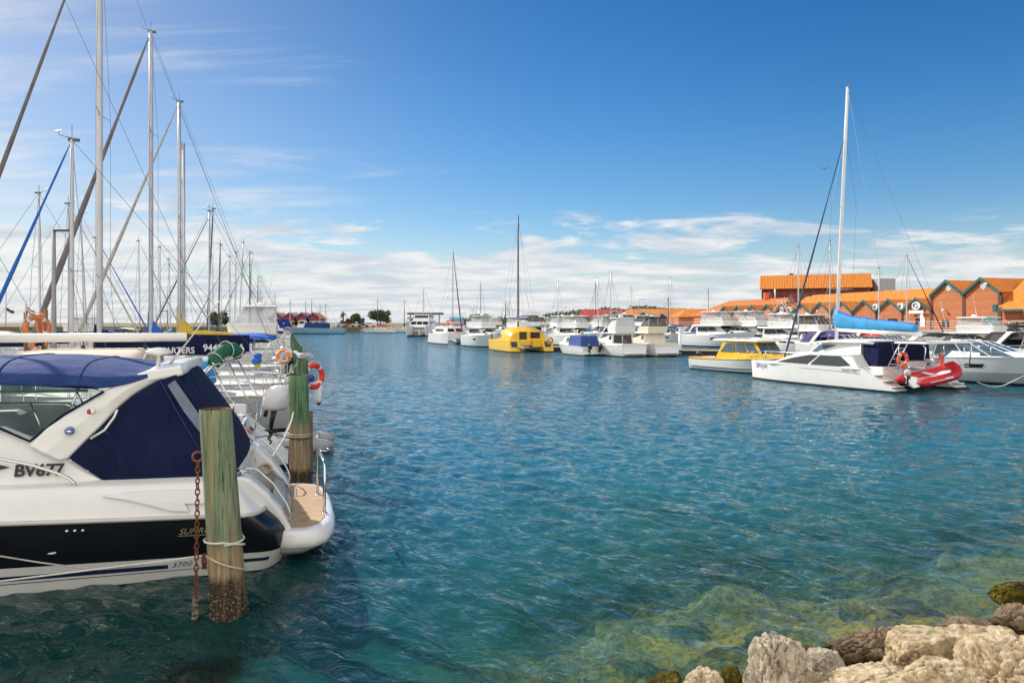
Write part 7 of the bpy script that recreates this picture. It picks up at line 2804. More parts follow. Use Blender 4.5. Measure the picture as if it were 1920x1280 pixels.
# far boats at the harbour mouth
far = [(592, 625.5, 'c'), (618, 623.5, 's'), (640, 623, 's'), (742, 624, 'y'), (575, 624, 's'), (604, 622, 's'), (628, 622, 's'), (530, 626, 's'), (548, 625, 's'), (790, 623, 's'), (826, 624, 's')]
flab = ['long pale blue hulled workboat with a navy awning across the far water', 'yacht with twin dark masts beside the pale blue workboat', 'yacht moored nearest the palm tree', 'yacht with red and yellow covers right of the round trees', 'white yacht behind the pale blue workboat', 'grey masted yacht below the red and blue houses', 'yacht left of the palm tree with a bare pole',
        'yacht in front of the red houses, left one', 'yacht in front of the red houses, right one', 'yacht left of the flat roofed pavilion mast', 'tall masted yacht in front of the flat roofed pavilion']
tops = [0, 563, 567, 562, 562, 566, 570, 556, 550, 563, 538]
for i, (px, py, k) in enumerate(far):
    p = wat(px, py)
    if k == 'c':
        t = thing('work_boat', flab[i], 'work boat', (p.x - 8, p.y, 0), R(180))
        t.location.x = p.x + 9
        h = Hull(18, 4.6, 1.6, 2.2, 1, 0, .85, 2.2, .4, .45, 12)
        h.build(t, mat('hull_pale_blue', (.20, .36, .50), .4), ANTIF)
        c = Cab(5, 12.5, 1.6, 3.4, 1.9, 1.7, 1.8, 1.5, .1, .8)
        cabin(t, c, NAVY2, front=[(.1, .9, .5, .9)], name='awning_house')
        c = Cab(12, 14.5, 1.9, 4.2, 1.5, 1.2, 1.3, 1.0, .1, .7)
        cabin(t, c, WHITE, side=[(.1, .9, .5, .9)], front=[(.1, .9, .5, .9)], name='wheelhouse')
    else:
        sailboat(flab[i], p, R(170 + 20 * (i % 2)), 11, 3.3, 1.3, 1.6, at(px, tops[i], p.y).z, .55, [ALU, MASTD][i % 2], .14, .4, [NAVY, REDC, BEIGE][i % 3] if k != 'y' else REDC, .6, .5, None, .06, [WHITE, WHITE2][i % 2], None, ANTIF, YELC if k == 'y' else None, False, .3, (.6,), group='yachts at the harbour mouth', wr=.03)
# floating piers, their piles and the red cabinet
def pier(label, pts, w=2.0):
    mb = MB()
    a, b = Vector(pts[0]), Vector(pts[1])
    d = b - a
    mb.box(((a.x + b.x) / 2, (a.y + b.y) / 2, .42), (d.length, w, .16), 0, math.atan2(d.y, d.x))
    t = thing('floating_pier', label, 'pier', ((a.x + b.x) / 2, (a.y + b.y) / 2, 0), math.atan2(d.y, d.x))
    m1 = MB()
    m1.box((0, 0, .46), (d.length, w, .12))
    m1.build('deck_boards', DECKW, t)
    m2 = MB()
    m2.box((0, 0, .15), (d.length * .995, w * .9, .5))
    m2.build('float_beam', mat('pontoon_dark', (.035, .03, .028), .8, var=.2), t)
    return t
pier('floating pier with pale boards between the cream cruiser and the red cabinet', [(17.2, 74.0), (26.5, 70.0)])
pier('floating pier behind the small blue canopied boat', [(4, 83), (20, 84)])
pier('short floating pier in front of the tall power catamaran', [wat(782, 631).xy, wat(818, 629).xy], 1.6)
def white_pile(label, px, yt, yb, r=.19):
    p = wat(px, yb)
    t = thing('steel_pile', label, 'mooring pile', p, 0, 'white steel piles')
    z = at(px, yt, p.y).z
    mb = MB()
    mb.lathe([(r, -1.5), (r, z - .45)], (0, 0, 0), 14)
    mb.build('shaft', WHITE2, t)
    mb = MB()
    mb.lathe([(r * 1.08, z - .45), (r * 1.08, z - .38), (.02, z)], (0, 0, 0), 14)
    mb.build('cone_cap', WHITE, t)
white_pile('white steel pile with a pointed cap at the end of the cream cruiser pier', 1275, 616, 658)
white_pile('white steel pile right of the red catamaran', 897, 606, 644)
white_pile('white steel pile in front of the tall power catamaran', 786, 615, 630.5, .28)
cbx = thing('service_cabinet', 'red service cabinet with a white end panel standing on the floating pier', 'cabinet', (24.2, 71.0, .5), R(-23))
mb = MB(); mb.box((.22, 0, .65), (.55, .5, 1.3)); mb.build('cabinet_body', REDP, cbx, bevel=.02)
mb = MB(); mb.box((-.22, 0, .65), (.3, .46, 1.32)); mb.build('end_panel', WHITE, cbx, bevel=.02)
mb = MB(); mb.slab([(.30, -.255, .95), (.42, -.255, .95), (.42, -.255, 1.15), (.30, -.255, 1.15)], .005); mb.build('white_notice', WHITE, cbx)
# ------------------------------------------------------------------ market buildings on the quay
def board_mat(name, c, pitch=0.15, dark=0.55):
    m = bpy.data.materials.new(name)
    m.use_nodes = True
    nt = m.node_tree
    N, L = nt.nodes, nt.links
    b = N['Principled BSDF']
    b.inputs['Roughness'].default_value = .75
    ge = N.new('ShaderNodeNewGeometry')
    sp = N.new('ShaderNodeSeparateXYZ')
    L.new(ge.outputs['Position'], sp.inputs[0])
    def ma(op, a, q):
        n = N.new('ShaderNodeMath')
        n.operation = op
        for i, v in enumerate((a, q)):
            if isinstance(v, (int, float)):
                n.inputs[i].default_value = v
            else:
                L.new(v, n.inputs[i])
        return n.outputs[0]
    zz = ma('DIVIDE', sp.outputs['Z'], pitch)
    fr = ma('FRACT', zz, 0)
    fl = ma('FLOOR', zz, 0)
    wn = N.new('ShaderNodeTexWhiteNoise')
    wn.noise_dimensions = '1D'
    L.new(fl, wn.inputs['W'])
    n1 = N.new('ShaderNodeTexNoise')
    mp = N.new('ShaderNodeMapping')
    mp.inputs['Scale'].default_value = (1.2, 1.2, 9)
    L.new(ge.outputs['Position'], mp.inputs[0])
    L.new(mp.outputs[0], n1.inputs['Vector'])
    n1.inputs['Scale'].default_value = 1.3
    n1.inputs['Detail'].default_value = 6
    v = ma('ADD', ma('MULTIPLY', wn.outputs['Value'], .25), ma('MULTIPLY', n1.outputs['Fac'], .75))
    cr = N.new('ShaderNodeValToRGB')
    e = cr.color_ramp.elements
    e[0].position, e[0].color = .25, (c[0] * .72, c[1] * .66, c[2] * .62, 1)
    e[1].position, e[1].color = .75, (min(1, c[0] * 1.2), c[1] * 1.22, c[2] * 1.25, 1)
    L.new(v, cr.inputs[0])
    g = ma('LESS_THAN', fr, .14)
    mx = N.new('ShaderNodeMixRGB')
    mx.blend_type = 'MULTIPLY'
    mx.inputs[2].default_value = (dark, dark * .9, dark * .85, 1)
    L.new(g, mx.inputs[0])
    L.new(cr.outputs[0], mx.inputs[1])
    L.new(mx.outputs[0], b.inputs['Base Color'])
    return m
def tile_mat(name, c, pitch=.32):
    """pantiles: ridges down the slope (object x across the roof, y up the slope)"""
    m = bpy.data.materials.new(name)
    m.use_nodes = True
    nt = m.node_tree
    N, L = nt.nodes, nt.links
    b = N['Principled BSDF']
    b.inputs['Roughness'].default_value = .8
    tc = N.new('ShaderNodeTexCoord')
    w = N.new('ShaderNodeTexWave')
    w.wave_type = 'BANDS'
    w.bands_direction = 'X'
    w.inputs['Scale'].default_value = 1 / pitch / 3.18 * 1.0
    w.inputs['Distortion'].default_value = .3
    L.new(tc.outputs['UV'], w.inputs['Vector'])
    w2 = N.new('ShaderNodeTexWave')
    w2.bands_direction = 'Y'
    w2.wave_profile = 'SAW'
    w2.inputs['Scale'].default_value = 1 / pitch / 3.6
    L.new(tc.outputs['UV'], w2.inputs['Vector'])
    n = N.new('ShaderNodeTexNoise')
    n.inputs['Scale'].default_value = 2.2
    n.inputs['Detail'].default_value = 8
    n.inputs['Roughness'].default_value = .7
    L.new(tc.outputs['UV'], n.inputs['Vector'])
    cr = N.new('ShaderNodeValToRGB')
    e = cr.color_ramp.elements
    e[0].position, e[0].color = .3, (c[0] * .62, c[1] * .52, c[2] * .45, 1)
    e[1].position, e[1].color = .72, (min(1, c[0] * 1.15), c[1] * 1.15, c[2] * 1.2, 1)
    L.new(n.outputs['Fac'], cr.inputs[0])
    mx = N.new('ShaderNodeMixRGB')
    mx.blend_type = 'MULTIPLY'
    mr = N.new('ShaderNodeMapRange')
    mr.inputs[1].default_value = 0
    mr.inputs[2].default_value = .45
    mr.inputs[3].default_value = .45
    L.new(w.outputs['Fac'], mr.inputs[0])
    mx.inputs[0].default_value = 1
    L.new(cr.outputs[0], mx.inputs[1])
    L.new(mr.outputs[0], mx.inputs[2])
    L.new(mx.outputs[0], b.inputs['Base Color'])
    ad = N.new('ShaderNodeMath')
    ad.operation = 'MULTIPLY_ADD'
    ad.inputs[1].default_value = .5
    L.new(w2.outputs['Fac'], ad.inputs[0])
    L.new(w.outputs['Fac'], ad.inputs[2])
    bp = N.new('ShaderNodeBump')
    bp.inputs['Strength'].default_value = .9
    bp.inputs['Distance'].default_value = .06
    L.new(ad.outputs[0], bp.inputs['Height'])
    L.new(bp.outputs[0], b.inputs['Normal'])
    return m
BOARD = board_mat('weatherboard_brown', (.46, .155, .055), .19)
BRICK = board_mat('brick_salmon', (.50, .20, .10), .10, .75)
DARKBR = board_mat('cladding_oxblood', (.16, .042, .028), .5, .8)
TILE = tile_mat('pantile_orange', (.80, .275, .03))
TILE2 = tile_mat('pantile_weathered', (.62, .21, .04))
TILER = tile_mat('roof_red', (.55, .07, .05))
TEALT = mat('trim_teal', (.006, .095, .095), .5, var=.1)
POSTB = mat('corner_post_brown', (.10, .028, .014), .6, var=.2)
TEALD = mat('door_teal', (.10, .26, .29), .5, var=.05)
class RB(MB):
    """mesh builder that also writes a UV map in metres (u along the eaves, v up the slope)"""
    def roof(s, a, b, c, d):
        """a-b eaves, d-c ridge"""
        s.uvs = getattr(s, 'uvs', [])
        a, b, c, d = map(Vector, (a, b, c, d))
        e = (b - a).normalized()
        n = e.cross(d - a).normalized()
        f = n.cross(e)
        top = [a, b, c, d]
        bot = [p - n * .14 for p in top]
        s.add(top + bot, [(0, 1, 2, 3), (7, 6, 5, 4), (0, 4, 5, 1), (1, 5, 6, 2), (2, 6, 7, 3), (3, 7, 4, 0)])
        s.uvs += [((p - a).dot(e), (p - a).dot(f)) for p in top + bot]
        return s
    def tri(s, a, b, c):
        return s.roof(a, b, c, Vector(c) + (Vector(a) - Vector(b)) * .001)
    def done(s, name, m, parent):
        o = s.build(name, m, parent, recalc=True)
        uv = o.data.uv_layers.new(name='uv')
        for l in o.data.loops:
            uv.data[l.index].uv = s.uvs[l.vertex_index]
        return o
def bld(name, label, cat='building', group=None):
    return thing(name, label, cat, (0, 0, 0), 0, group)
def fquad(s0, s1, z0, z1, out, th=.06):
    return [FP(s0, out, z0), FP(s1, out, z0), FP(s1, out, z1), FP(s0, out, z1)], th
def panel(parent, name, m, s0, s1, z0, z1, out, th=.06):
    mb = MB()
    q, t = fquad(s0, s1, z0, z1, out, th)
    mb.slab(q, t)
    return mb.build(name, m, parent)
def gable(parent, s, half, ze, zp, depth, wallm, roofm, zb=2.5, over=.32, trimw=.42, wall=True, out0=0.0, posts=True, postz=None):
    """front gable centred on s; walls to the ground, pitched roof running back, teal barge boards"""
    if wall:
        mb = MB()
        P = [FP(s - half, out0, zb), FP(s + half, out0, zb), FP(s + half, out0, ze), FP(s, out0, zp), FP(s - half, out0, ze)]
        Q = [p - FN.to_3d() * depth for p in P]
        n = 5
        mb.add(P + Q, [tuple(range(n)), tuple(range(2 * n - 1, n - 1, -1)), (0, 5, 6, 1), (1, 6, 7, 2), (4, 9, 5, 0)])
        mb.build('gable_wall', wallm, parent)
    k = (zp - ze) / half
    g = over * .4
    for sg in (-1, 1):
        rb = RB()
        e0, e1 = FP(s + sg * (half + g), out0 + over, ze - g * k + .12), FP(s + sg * (half + g), out0 - depth, ze - g * k + .12)
        r0, r1 = FP(s, out0 + over, zp + .12), FP(s, out0 - depth, zp + .12)
        if sg < 0:
            rb.roof(e1, e0, r0, r1)
        else:
            rb.roof(e0, e1, r1, r0)
        rb.done('roof', roofm, parent)
        mb = MB()
        o = out0 + over + .01
        A = FP(s + sg * (half + g * 1.3), o, ze - g * 1.3 * k + .16)
        B = FP(s, o, zp + .20)
        dn = Vector((0, 0, -trimw))
        q = [A, B, B + dn, A + dn]
        mb.slab(q if sg > 0 else q[::-1], .10)
        mb.build('barge_board', TEALT, parent)
    if posts:
        for sg in (-1, 1):
            panel(parent, 'corner_post', POSTB, s + sg * half - .16, s + sg * half + .16, zb, (postz or ze) - .1, out0 + .05, .3)
def globe(parent, s, z, out=0.0):
    mb = MB()
    p = FP(s, out, z)
    q = FP(s, out + .42, z + .05)
    mb.tube([p, p + Vector((0, 0, .1)), q], .035, 5)
    mb.build('lamp_bracket', MASTD, parent)
    mb = MB()
    mb.ball(q + Vector((0, 0, -.03)), .20)
    mb.build('lamp_globe', WHITE, parent)
def hall():
    t = bld('market_hall', 'tall weatherboard hall with two teal edged gables behind the quay')
    for s in (4.95, 9.95):
        gable(t, s, 2.46, 7.15, 8.92, 13, BOARD, TILE, posts=False)
        mb = MB()
        c = FP(s + .25, .04, 8.02)
        ring = [c + FE.to_3d() * .42 * math.cos(a) + Vector((0, 0, .42 * math.sin(a))) for a in [2 * math.pi * k / 20 for k in range(20)]]
        mb.slab(ring, .08)
        v = mb.build('round_vent', WHITE2, t)
        mb = MB()
        for k in range(-2, 3):
            hw = .38 * math.sqrt(max(0, 1 - (k / 2.8) ** 2))
            mb.slab([p + FN.to_3d() * .02 for p in (c + FE.to_3d() * -hw + Vector((0, 0, k * .14)), c + FE.to_3d() * hw + Vector((0, 0, k * .14)), c + FE.to_3d() * hw + Vector((0, 0, k * .14 + .05)), c - FE.to_3d() * hw + Vector((0, 0, k * .14 + .05)))], .01)
        mb.build('vent_louvre', mat('louvre_grey', (.3, .31, .31), .6), v)
    for s in (2.5, 7.45, 12.4):
        panel(t, 'corner_post', POSTB, s - .22, s + .22, 2.5, 7.1, .06, .3)
    globe(t, 4.7, 5.05)
    globe(t, 10.9, 8.15)
    panel(t, 'dark_window', GLASS, 4.15, 5.25, 2.75, 3.75, .03)
    panel(t, 'teal_door', TEALD, 10.2, 12.1, 2.5, 4.25, .05)
    panel(t, 'door_notice', WHITE, 10.6, 10.85, 3.55, 3.8, .07, .02)
    panel(t, 'teal_frame', TEALT, 12.15, 12.25, 2.5, 4.3, .07)
hall()
def wing():
    t = bld('market_wing', 'hall wing with a long orange pantile roof at the right edge')
    mb = MB()
    P = [FP(12.62, 0, 2.5), FP(46, 0, 2.5), FP(46, -14, 2.5), FP(12.62, -14, 2.5)]
    mb.add(P + [p + Vector((0, 0, 2.75)) for p in P], [(0, 1, 5, 4), (1, 2, 6, 5), (2, 3, 7, 6), (3, 0, 4, 7), (4, 5, 6, 7)])
    mb.build('wall', BOARD, t)
    rb = RB()
    a, b, c, d = FP(12.45, .9, 4.85), FP(47, .9, 4.85), FP(47, -4.6, 9.45), FP(12.45, -4.6, 9.45)
    rb.roof(a, b, c, d)
    rb.done('roof', TILE, t)
    rb = RB()
    rb.roof(FP(47, -10.5, 5), FP(12.45, -10.5, 5), FP(12.45, -4.6, 9.45), FP(47, -4.6, 9.45))
    rb.done('roof', TILE, t)
    mb = MB()
    mb.slab([FP(12.3, .95, 4.78), FP(47, .95, 4.78), FP(47, .95, 5.02), FP(12.3, .95, 5.02)], .12)
    mb.build('gutter', TEALT, t)
    mb = MB()
    mb.slab([FP(12.25, .98, 4.7), FP(12.75, .98, 4.7), FP(12.75, .98, 5.6), FP(12.25, .98, 5.6)], .3)
    mb.build('rain_head', TEALT, t)
    panel(t, 'glass_door', GLASS, 17.2, 18.8, 2.5, 4.5, .05)
    panel(t, 'door_frame', TEALT, 16.95, 17.2, 2.5, 4.6, .07)
wing()
def arcade():
    t = bld('market_arcade', 'long brick arcade with a row of small teal edged gables')
    n = 11
    for k in range(n):
        s = -4.9 * k - .0
        gable(t, s, 2.42, 5.1, 6.72, 5.0, BRICK if k > 2 else BOARD, TILE if k < 6 else TILE2, wall=True, posts=True, trimw=.36, postz=5.0)
        if k % 2 == 0 and k > 2 or k == 4:
            globe(t, s + .1, 5.3, .3)
        if k in (0, 1):
            panel(t, 'dark_window', GLASS, s - .2, s + 1.5, 3.0, 4.0, .03)
        elif k > 2:
            panel(t, 'shop_front', mat('shop_glass', (.03, .03, .028), .12, var=.5, vs=.6), s - 2.05, s + 2.05, 2.5, 4.15, .03)
            panel(t, 'shop_lintel', mat('lintel_tan', (.34, .20, .12), .7), s - 2.2, s + 2.2, 4.15, 4.45, .06)
            for q in (-.7, .7):
                panel(t, 'mullion', TEALT, s + q - .05, s + q + .05, 2.5, 4.15, .07)
    # main roofs rising behind the gables
    for s0, s1, o1, z1, hl, m in ((-34, 2.3, -7.5, 8.55, 3.0, TILE), (-66, -33, -8.5, 8.4, 5.0, TILE2)):
        rb = RB()
        rb.roof(FP(s0, -.9, 4.9), FP(s1, -.9, 4.9), FP(s1, o1, z1), FP(s0 + hl, o1, z1))
        rb.done('roof', m, t)
        rb = RB()
        rb.roof(FP(s1, o1 * 2 + .9, 4.9), FP(s0, o1 * 2 + .9, 4.9), FP(s0 + hl, o1, z1), FP(s1, o1, z1))
        rb.done('roof', m, t)
        rb = RB()
        rb.tri(FP(s0, o1 * 2 + .9, 4.9), FP(s0, -.9, 4.9), FP(s0 + hl, o1, z1))
        rb.done('roof', m, t)
    mb = MB()
    P = [FP(-64, -1.2, 2.5), FP(2.2, -1.2, 2.5), FP(2.2, -14, 2.5), FP(-64, -14, 2.5)]
    mb.add(P + [p + Vector((0, 0, 2.6)) for p in P], [(0, 1, 5, 4), (1, 2, 6, 5), (2, 3, 7, 6), (3, 0, 4, 7)])
    mb.build('wall', BRICK, t)
    mb = MB()
    q = [FP(-36.5, -5.5, 7.1), FP(-33.4, -5.5, 7.1), FP(-34.9, -5.5, 8.9)]
    mb.slab(q, 4)
    mb.build('roof_gablet', DARKBR, t)
arcade()
for s, lab in ((-2.6, 'white air conditioner on the arcade roof nearest the tall hall'), (-7.3, 'white air conditioner on the arcade roof behind the slim white mast'), (-27.5, 'white air conditioner far along the arcade roof')):
    t = thing('air_conditioner', lab, 'air conditioner', FP(s, .1, 5.35), math.atan2(FE.y, FE.x), 'roof air conditioners')
    mb = MB(); mb.box((0, 0, .42), (.95, .4, .84)); mb.build('casing', WHITE2, t, bevel=.03)
    mb = MB(); mb.lathe([(.30, -.01), (.30, .02), (.05, .03)], (-.1, -.2, .42), 16, axis='y'); mb.build('fan_grille', mat('grille_grey', (.16, .16, .16), .6), t)
def sign():
    t = thing('logo_sign', 'round mauve and teal logo above a white board on the last small gable', 'sign', FP(.35, .45, 5.25))
    o = t.location
    c = FP(.35, .47, 5.75) - o
    e = FE.to_3d()
    n = FN.to_3d()
    for nm, rr, m, a0, a1, w in (('logo_disc', .0, WHITE, 0, 6.283, .62), ('logo_arc', .42, mat('logo_mauve', (.40, .10, .38), .5), .7, 4.2, .14), ('logo_wave', .30, mat('logo_teal', (.04, .38, .40), .5), 3.5, 6.6, .13)):
        mb = MB()
        if rr == 0:
            mb.slab([c + e * w * math.cos(a) * 1.15 + Vector((0, 0, w * math.sin(a) * .9)) for a in [2 * math.pi * k / 24 for k in range(24)]], .08)
        else:
            mb.tube([c + n * .03 + e * rr * math.cos(a) + Vector((0, 0, rr * .8 * math.sin(a))) for a in np.linspace(a0, a1, 14)], [w * (.3 + .7 * math.sin(math.pi * (k + .5) / 14)) for k in range(14)], 6, flat=.3)
        mb.build(nm, m, t)
    mb = MB()
    mb.slab([FP(-.9, .46, 4.7) - o, FP(1.6, .46, 4.7) - o, FP(1.6, .46, 5.1) - o, FP(-.9, .46, 5.1) - o], .06)
    mb.build('white_board', WHITE, t)
sign()
t = thing('logo_sign', 'small round mauve logo with white board far along the arcade', 'sign', FP(-29.4, .45, 5.3))
for nm, z, r, m in (('white_board', -.35, .0, WHITE), ('logo_disc', .55, .5, WHITE), ('logo_arc', .55, .3, MATS['logo_mauve'])):
    mb = MB()
    c = Vector((0, 0, z)) + FN.to_3d() * (.02 if nm != 'logo_arc' else .12)
    if r == 0:
        e = FE.to_3d()
        mb.slab([c - e * 1.3 + Vector((0, 0, -.25)), c + e * 1.3 + Vector((0, 0, -.25)), c + e * 1.3 + Vector((0, 0, .3)), c - e * 1.3 + Vector((0, 0, .3))], .06)
    else:
        mb.slab([c + FE.to_3d() * r * math.cos(a) + Vector((0, 0, r * math.sin(a))) for a in [2 * math.pi * k / 20 for k in range(20)]], .08)
    mb.build(nm, m, t)
def big_hall():
    t = bld('theatre_hall', 'tall oxblood hall with a shallow orange roof behind the arcade')
    Y = 150
    A = at(1428, 600, Y)
    ex = Vector((.93, -.37, 0)).normalized()
    dp = Vector((.37, .93, 0)).normalized()
    k = (1632 - 960) / FPX
    w = (k * A.y - A.x) / (ex.x - k * ex.y)
    ze, zr = at(0, 541, Y).z, at(0, 517, Y + 3).z
    A.z = 0
    def Q(u, d, z):
        return A + ex * u + dp * d + Vector((0, 0, z))
    def block(nm, u0, u1, d0, d1, z0, z1, m):
        mb = MB()
        P = [Q(u, d, z) for z in (z0, z1) for u, d in ((u0, d0), (u1, d0), (u1, d1), (u0, d1))]
        mb.add(P, [(3, 2, 1, 0), (4, 5, 6, 7), (0, 1, 5, 4), (1, 2, 6, 5), (2, 3, 7, 6), (3, 0, 4, 7)])
        mb.build(nm, m, t)
    block('wall', 0, w, 0, 14, 0, ze, DARKBR)
    for P in ([(-.4, -.7), (w + .4, -.7), (w + .4, 3.2), (-.4, 3.2)], [(w + .4, 14.7), (-.4, 14.7), (-.4, 11), (w + .4, 11)]):
        rb = RB()
        rb.roof(*[Q(u, d, z) for (u, d), z in zip(P, (ze - .1, ze - .1, zr, zr))])
        rb.done('roof', TILE, t)
    block('attic', .1, w - .1, 3.2, 11, ze - .2, zr - .1, DARKBR)
    x1 = Q(w, 0, 0).x
    mb = MB()
    mb.tube([at(1453, 542, Y - 1.8), at(1453, 565, Y - 1.8)], .18, 6)
    mb.build('downpipe', WHITE2, t)
    a, b = at(1489, 558, Y - 6), at(1548, 572, Y - 6)
    mb = MB()
    mb.box(((a.x + b.x) / 2, Y - 6, (a.z + b.z) / 2), (b.x - a.x, .6, a.z - b.z))
    mb.build('long_window', mat('window_pale', (.35, .42, .45), .2), t)
    mb = MB()
    q = at(1484, 521, Y + 7)
    mb.slab([q + Vector((-1.2, -.3, -.2)), q + Vector((1.2, -.3, -.2)), q + Vector((0, -.3, 1.1))], 1.2)
    mb.build('roof_gablet', DARKBR, t)
    mb = MB()
    q = at(1645, 555, Y - 5)
    mb.box((q.x, q.y, q.z / 2 + 2), (3.2, 8, q.z + 3))
    mb.build('plant_room', mat('cladding_grey', (.33, .34, .34), .6), t)
    mb = MB()
    q = at(1437, 556, Y - 8)
    mb.box((q.x, q.y, q.z), (.9, .9, 1.6))
    mb.build('red_chimney', mat('chimney_red', (.6, .12, .07), .7), t)
big_hall()
def far_roof(name, label, px0, px1, pye, pyr, Y, m, wm, hip=0.3, dormers=(), gx=None):
    t = bld(name, label, group=None)
    x0, x1 = at(px0, 600, Y).x, at(px1, 600, Y).x
    ze, zr = at(0, pye, Y).z, at(0, pyr, Y + 6).z
    w = x1 - x0
    mb = MB()
    mb.box(((x0 + x1) / 2, Y + 6, ze / 2), (w * .97, 11, ze))
    mb.build('wall', wm, t)
    for f in (0, 1):
        rb = RB()
        yy = Y + (0 if f == 0 else 12)
        a, b, c, d = (x0, yy, ze), (x1, yy, ze), (x1 - w * hip * .3, Y + 6, zr), (x0 + w * hip, Y + 6, zr)
        rb.roof(*((a, b, c, d) if f == 0 else (b, a, d, c)))
        rb.done('roof', m, t)
    rb = RB()
    rb.tri((x0, Y + 12, ze), (x0, Y, ze), (x0 + w * hip, Y + 6, zr))
    rb.done('roof', m, t)
    rb = RB()
    rb.tri((x1, Y, ze), (x1, Y + 12, ze), (x1 - w * hip * .3, Y + 6, zr))
    rb.done('roof', m, t)
    for px, pyt, hw in dormers:
        mb = MB()
        q = at(px, pyt, Y - .5)
        z0 = ze - .3
        mb.slab([Vector((q.x - hw, Y - .5, z0)), Vector((q.x + hw, Y - .5, z0)), q], 3)
        d = mb.build('dormer', mat('dormer_slate', (.035, .045, .08), .6), t)
        for sg in (-1, 1):
            mb = MB()
            A, B = Vector((q.x + sg * (hw + .1), Y - .6, z0 - .1)), q + Vector((0, -.1, .1))
            dn = Vector((0, 0, -.35))
            P = [A, B, B + dn, A + dn]
            mb.slab(P if sg > 0 else P[::-1], .1)
            mb.build('barge_board', mat('trim_pale', (.5, .5, .5), .6), d)
    return t
far_roof('market_building', 'low orange roofed building with three slate dormers beyond the pier', 1168, 1325, 592, 579, 196, TILE, BRICK, .12, [(1206, 583, 2.4), (1224, 586, 1.6), (1242, 586, 1.6)])
far_roof('market_building', 'orange roofed end block just left of the small gables', 1272, 1345, 594, 579, 170, TILE, BRICK, .35)
far_roof('boat_club', 'red roofed building with a dark gable end behind the thin masts', 1092, 1172, 594, 580, 214, TILER, mat('wall_tan', (.36, .27, .18), .8), .0, [(1153, 582, 4.0)])
far_roof('boat_shed', 'wide grey boat shed with a low pitched roof behind the yellow catamaran', 962, 1022, 596, 584.5, 262, mat('roof_grey_green', (.40, .41, .36), .6, var=.1), mat('wall_beige', (.48, .42, .32), .8), .5)
far_roof('boat_shed', 'small turquoise roofed shed right of the power catamaran', 842, 866, 599, 594, 262, mat('roof_turquoise', (.03, .26, .38), .6), mat('wall_white', (.55, .55, .52), .8), .0)
far_roof('harbour_house', 'low brown kiosk on the shore between the two round trees', 690, 712, 612, 607, 275, TILE2, mat('wall_tan', (.36, .27, .18), .8), .1)
def pavilion():
    t = bld('harbour_pavilion', 'flat dark roofed pavilion on thin columns behind the power catamaran')
    Y = 266
    x0, x1 = at(764, 0, Y).x, at(828, 0, Y).x
    zt, zl = at(0, 586, Y).z, at(0, 589.5, Y).z
    mb = MB()
    mb.box(((x0 + x1) / 2, Y + 4, (zt + zl) / 2), (x1 - x0, 10, zt - zl))
    mb.build('roof', mat('roof_slate', (.07, .09, .12), .5), t)
    for k in range(5):
        mb = MB()
        x = x0 + 1 + (x1 - x0 - 2) * k / 4
        mb.tube([(x, Y + .5, 1.5), (x, Y + .5, zl)], .22, 6)
        mb.build('column', mat('column_grey', (.25, .27, .3), .5), t)
    for z, w in ((5.2, .52), (3.4, .60)):
        mb = MB()
        mb.box((x0 + (x1 - x0) * .25, Y + 4, z), ((x1 - x0) * w, 8, .9))
        mb.build('balcony', mat('wall_beige', (.48, .42, .32), .8), t)
    mb = MB()
    mb.box((x0 + (x1 - x0) * .3, Y + 5, 3.6), ((x1 - x0) * .5, 7, 4))
    mb.build('wall', mat('wall_dark_grey', (.22, .2, .18), .8), t)  # even dark grey for the set-back wall
pavilion()
REDW = mat('wall_red', (.36, .035, .03), .8, var=.1)
BLUT = mat('trim_blue', (.035, .06, .25), .6)
for i, (px, lab) in enumerate(((518, 'red gabled harbour house with an orange roof, leftmost beyond the blue solar panel'), (543, 'red gabled harbour house with blue trim, second from the solar panel'), (566, 'red gabled harbour house with blue trim, third from the solar panel'), (587, 'red gabled harbour house nearest the palm tree'))):
    Y = 278
    t = bld('harbour_house', lab, group='red gabled houses across the harbour')
    x = at(px, 0, Y).x
    hw = 3.0
    ze, zp = at(0, 596, Y).z, at(0, 586.5, Y).z
    mb = MB()
    P = [Vector((x - hw, Y, 4.2)), Vector((x + hw, Y, 4.2)), Vector((x + hw, Y, ze)), Vector((x, Y, zp)), Vector((x - hw, Y, ze))]
    mb.slab(P, 9)
    mb.build('gable_wall', REDW, t)
    mb = MB()
    mb.box((x, Y + 4.6, 2.6), (hw * 2, 9, 3.2))
    mb.build('ground_floor', mat('wall_white', (.55, .55, .52), .8), t)
    for sg in (-1, 1):
        rb = RB()
        a, b = Vector((x + sg * (hw + .5), Y - .5, ze - .3)), Vector((x, Y - .5, zp + .15))
        c, d = b + Vector((0, 10, 0)), a + Vector((0, 10, 0))
        rb.roof(*((a, d, c, b) if sg > 0 else (d, a, b, c)))
        rb.done('roof', TILE, t)
        mb = MB()
        dn = Vector((0, 0, -.7))
        o = Vector((0, -.12, .1))
        P = [a + o, b + o, b + o + dn, a + o + dn]
        mb.slab(P if sg > 0 else P[::-1], .15)
        mb.build('barge_board', BLUT, t)
    for k in (-1, 1):
        mb = MB()
        mb.slab([Vector((x + k * 1.4 - .6, Y - .02, 1.9)), Vector((x + k * 1.4 + .6, Y - .02, 1.9)), Vector((x + k * 1.4 + .6, Y - .02, 3.8)), Vector((x + k * 1.4 - .6, Y - .02, 3.8))], .1)
        mb.build('window', GLASS, t)
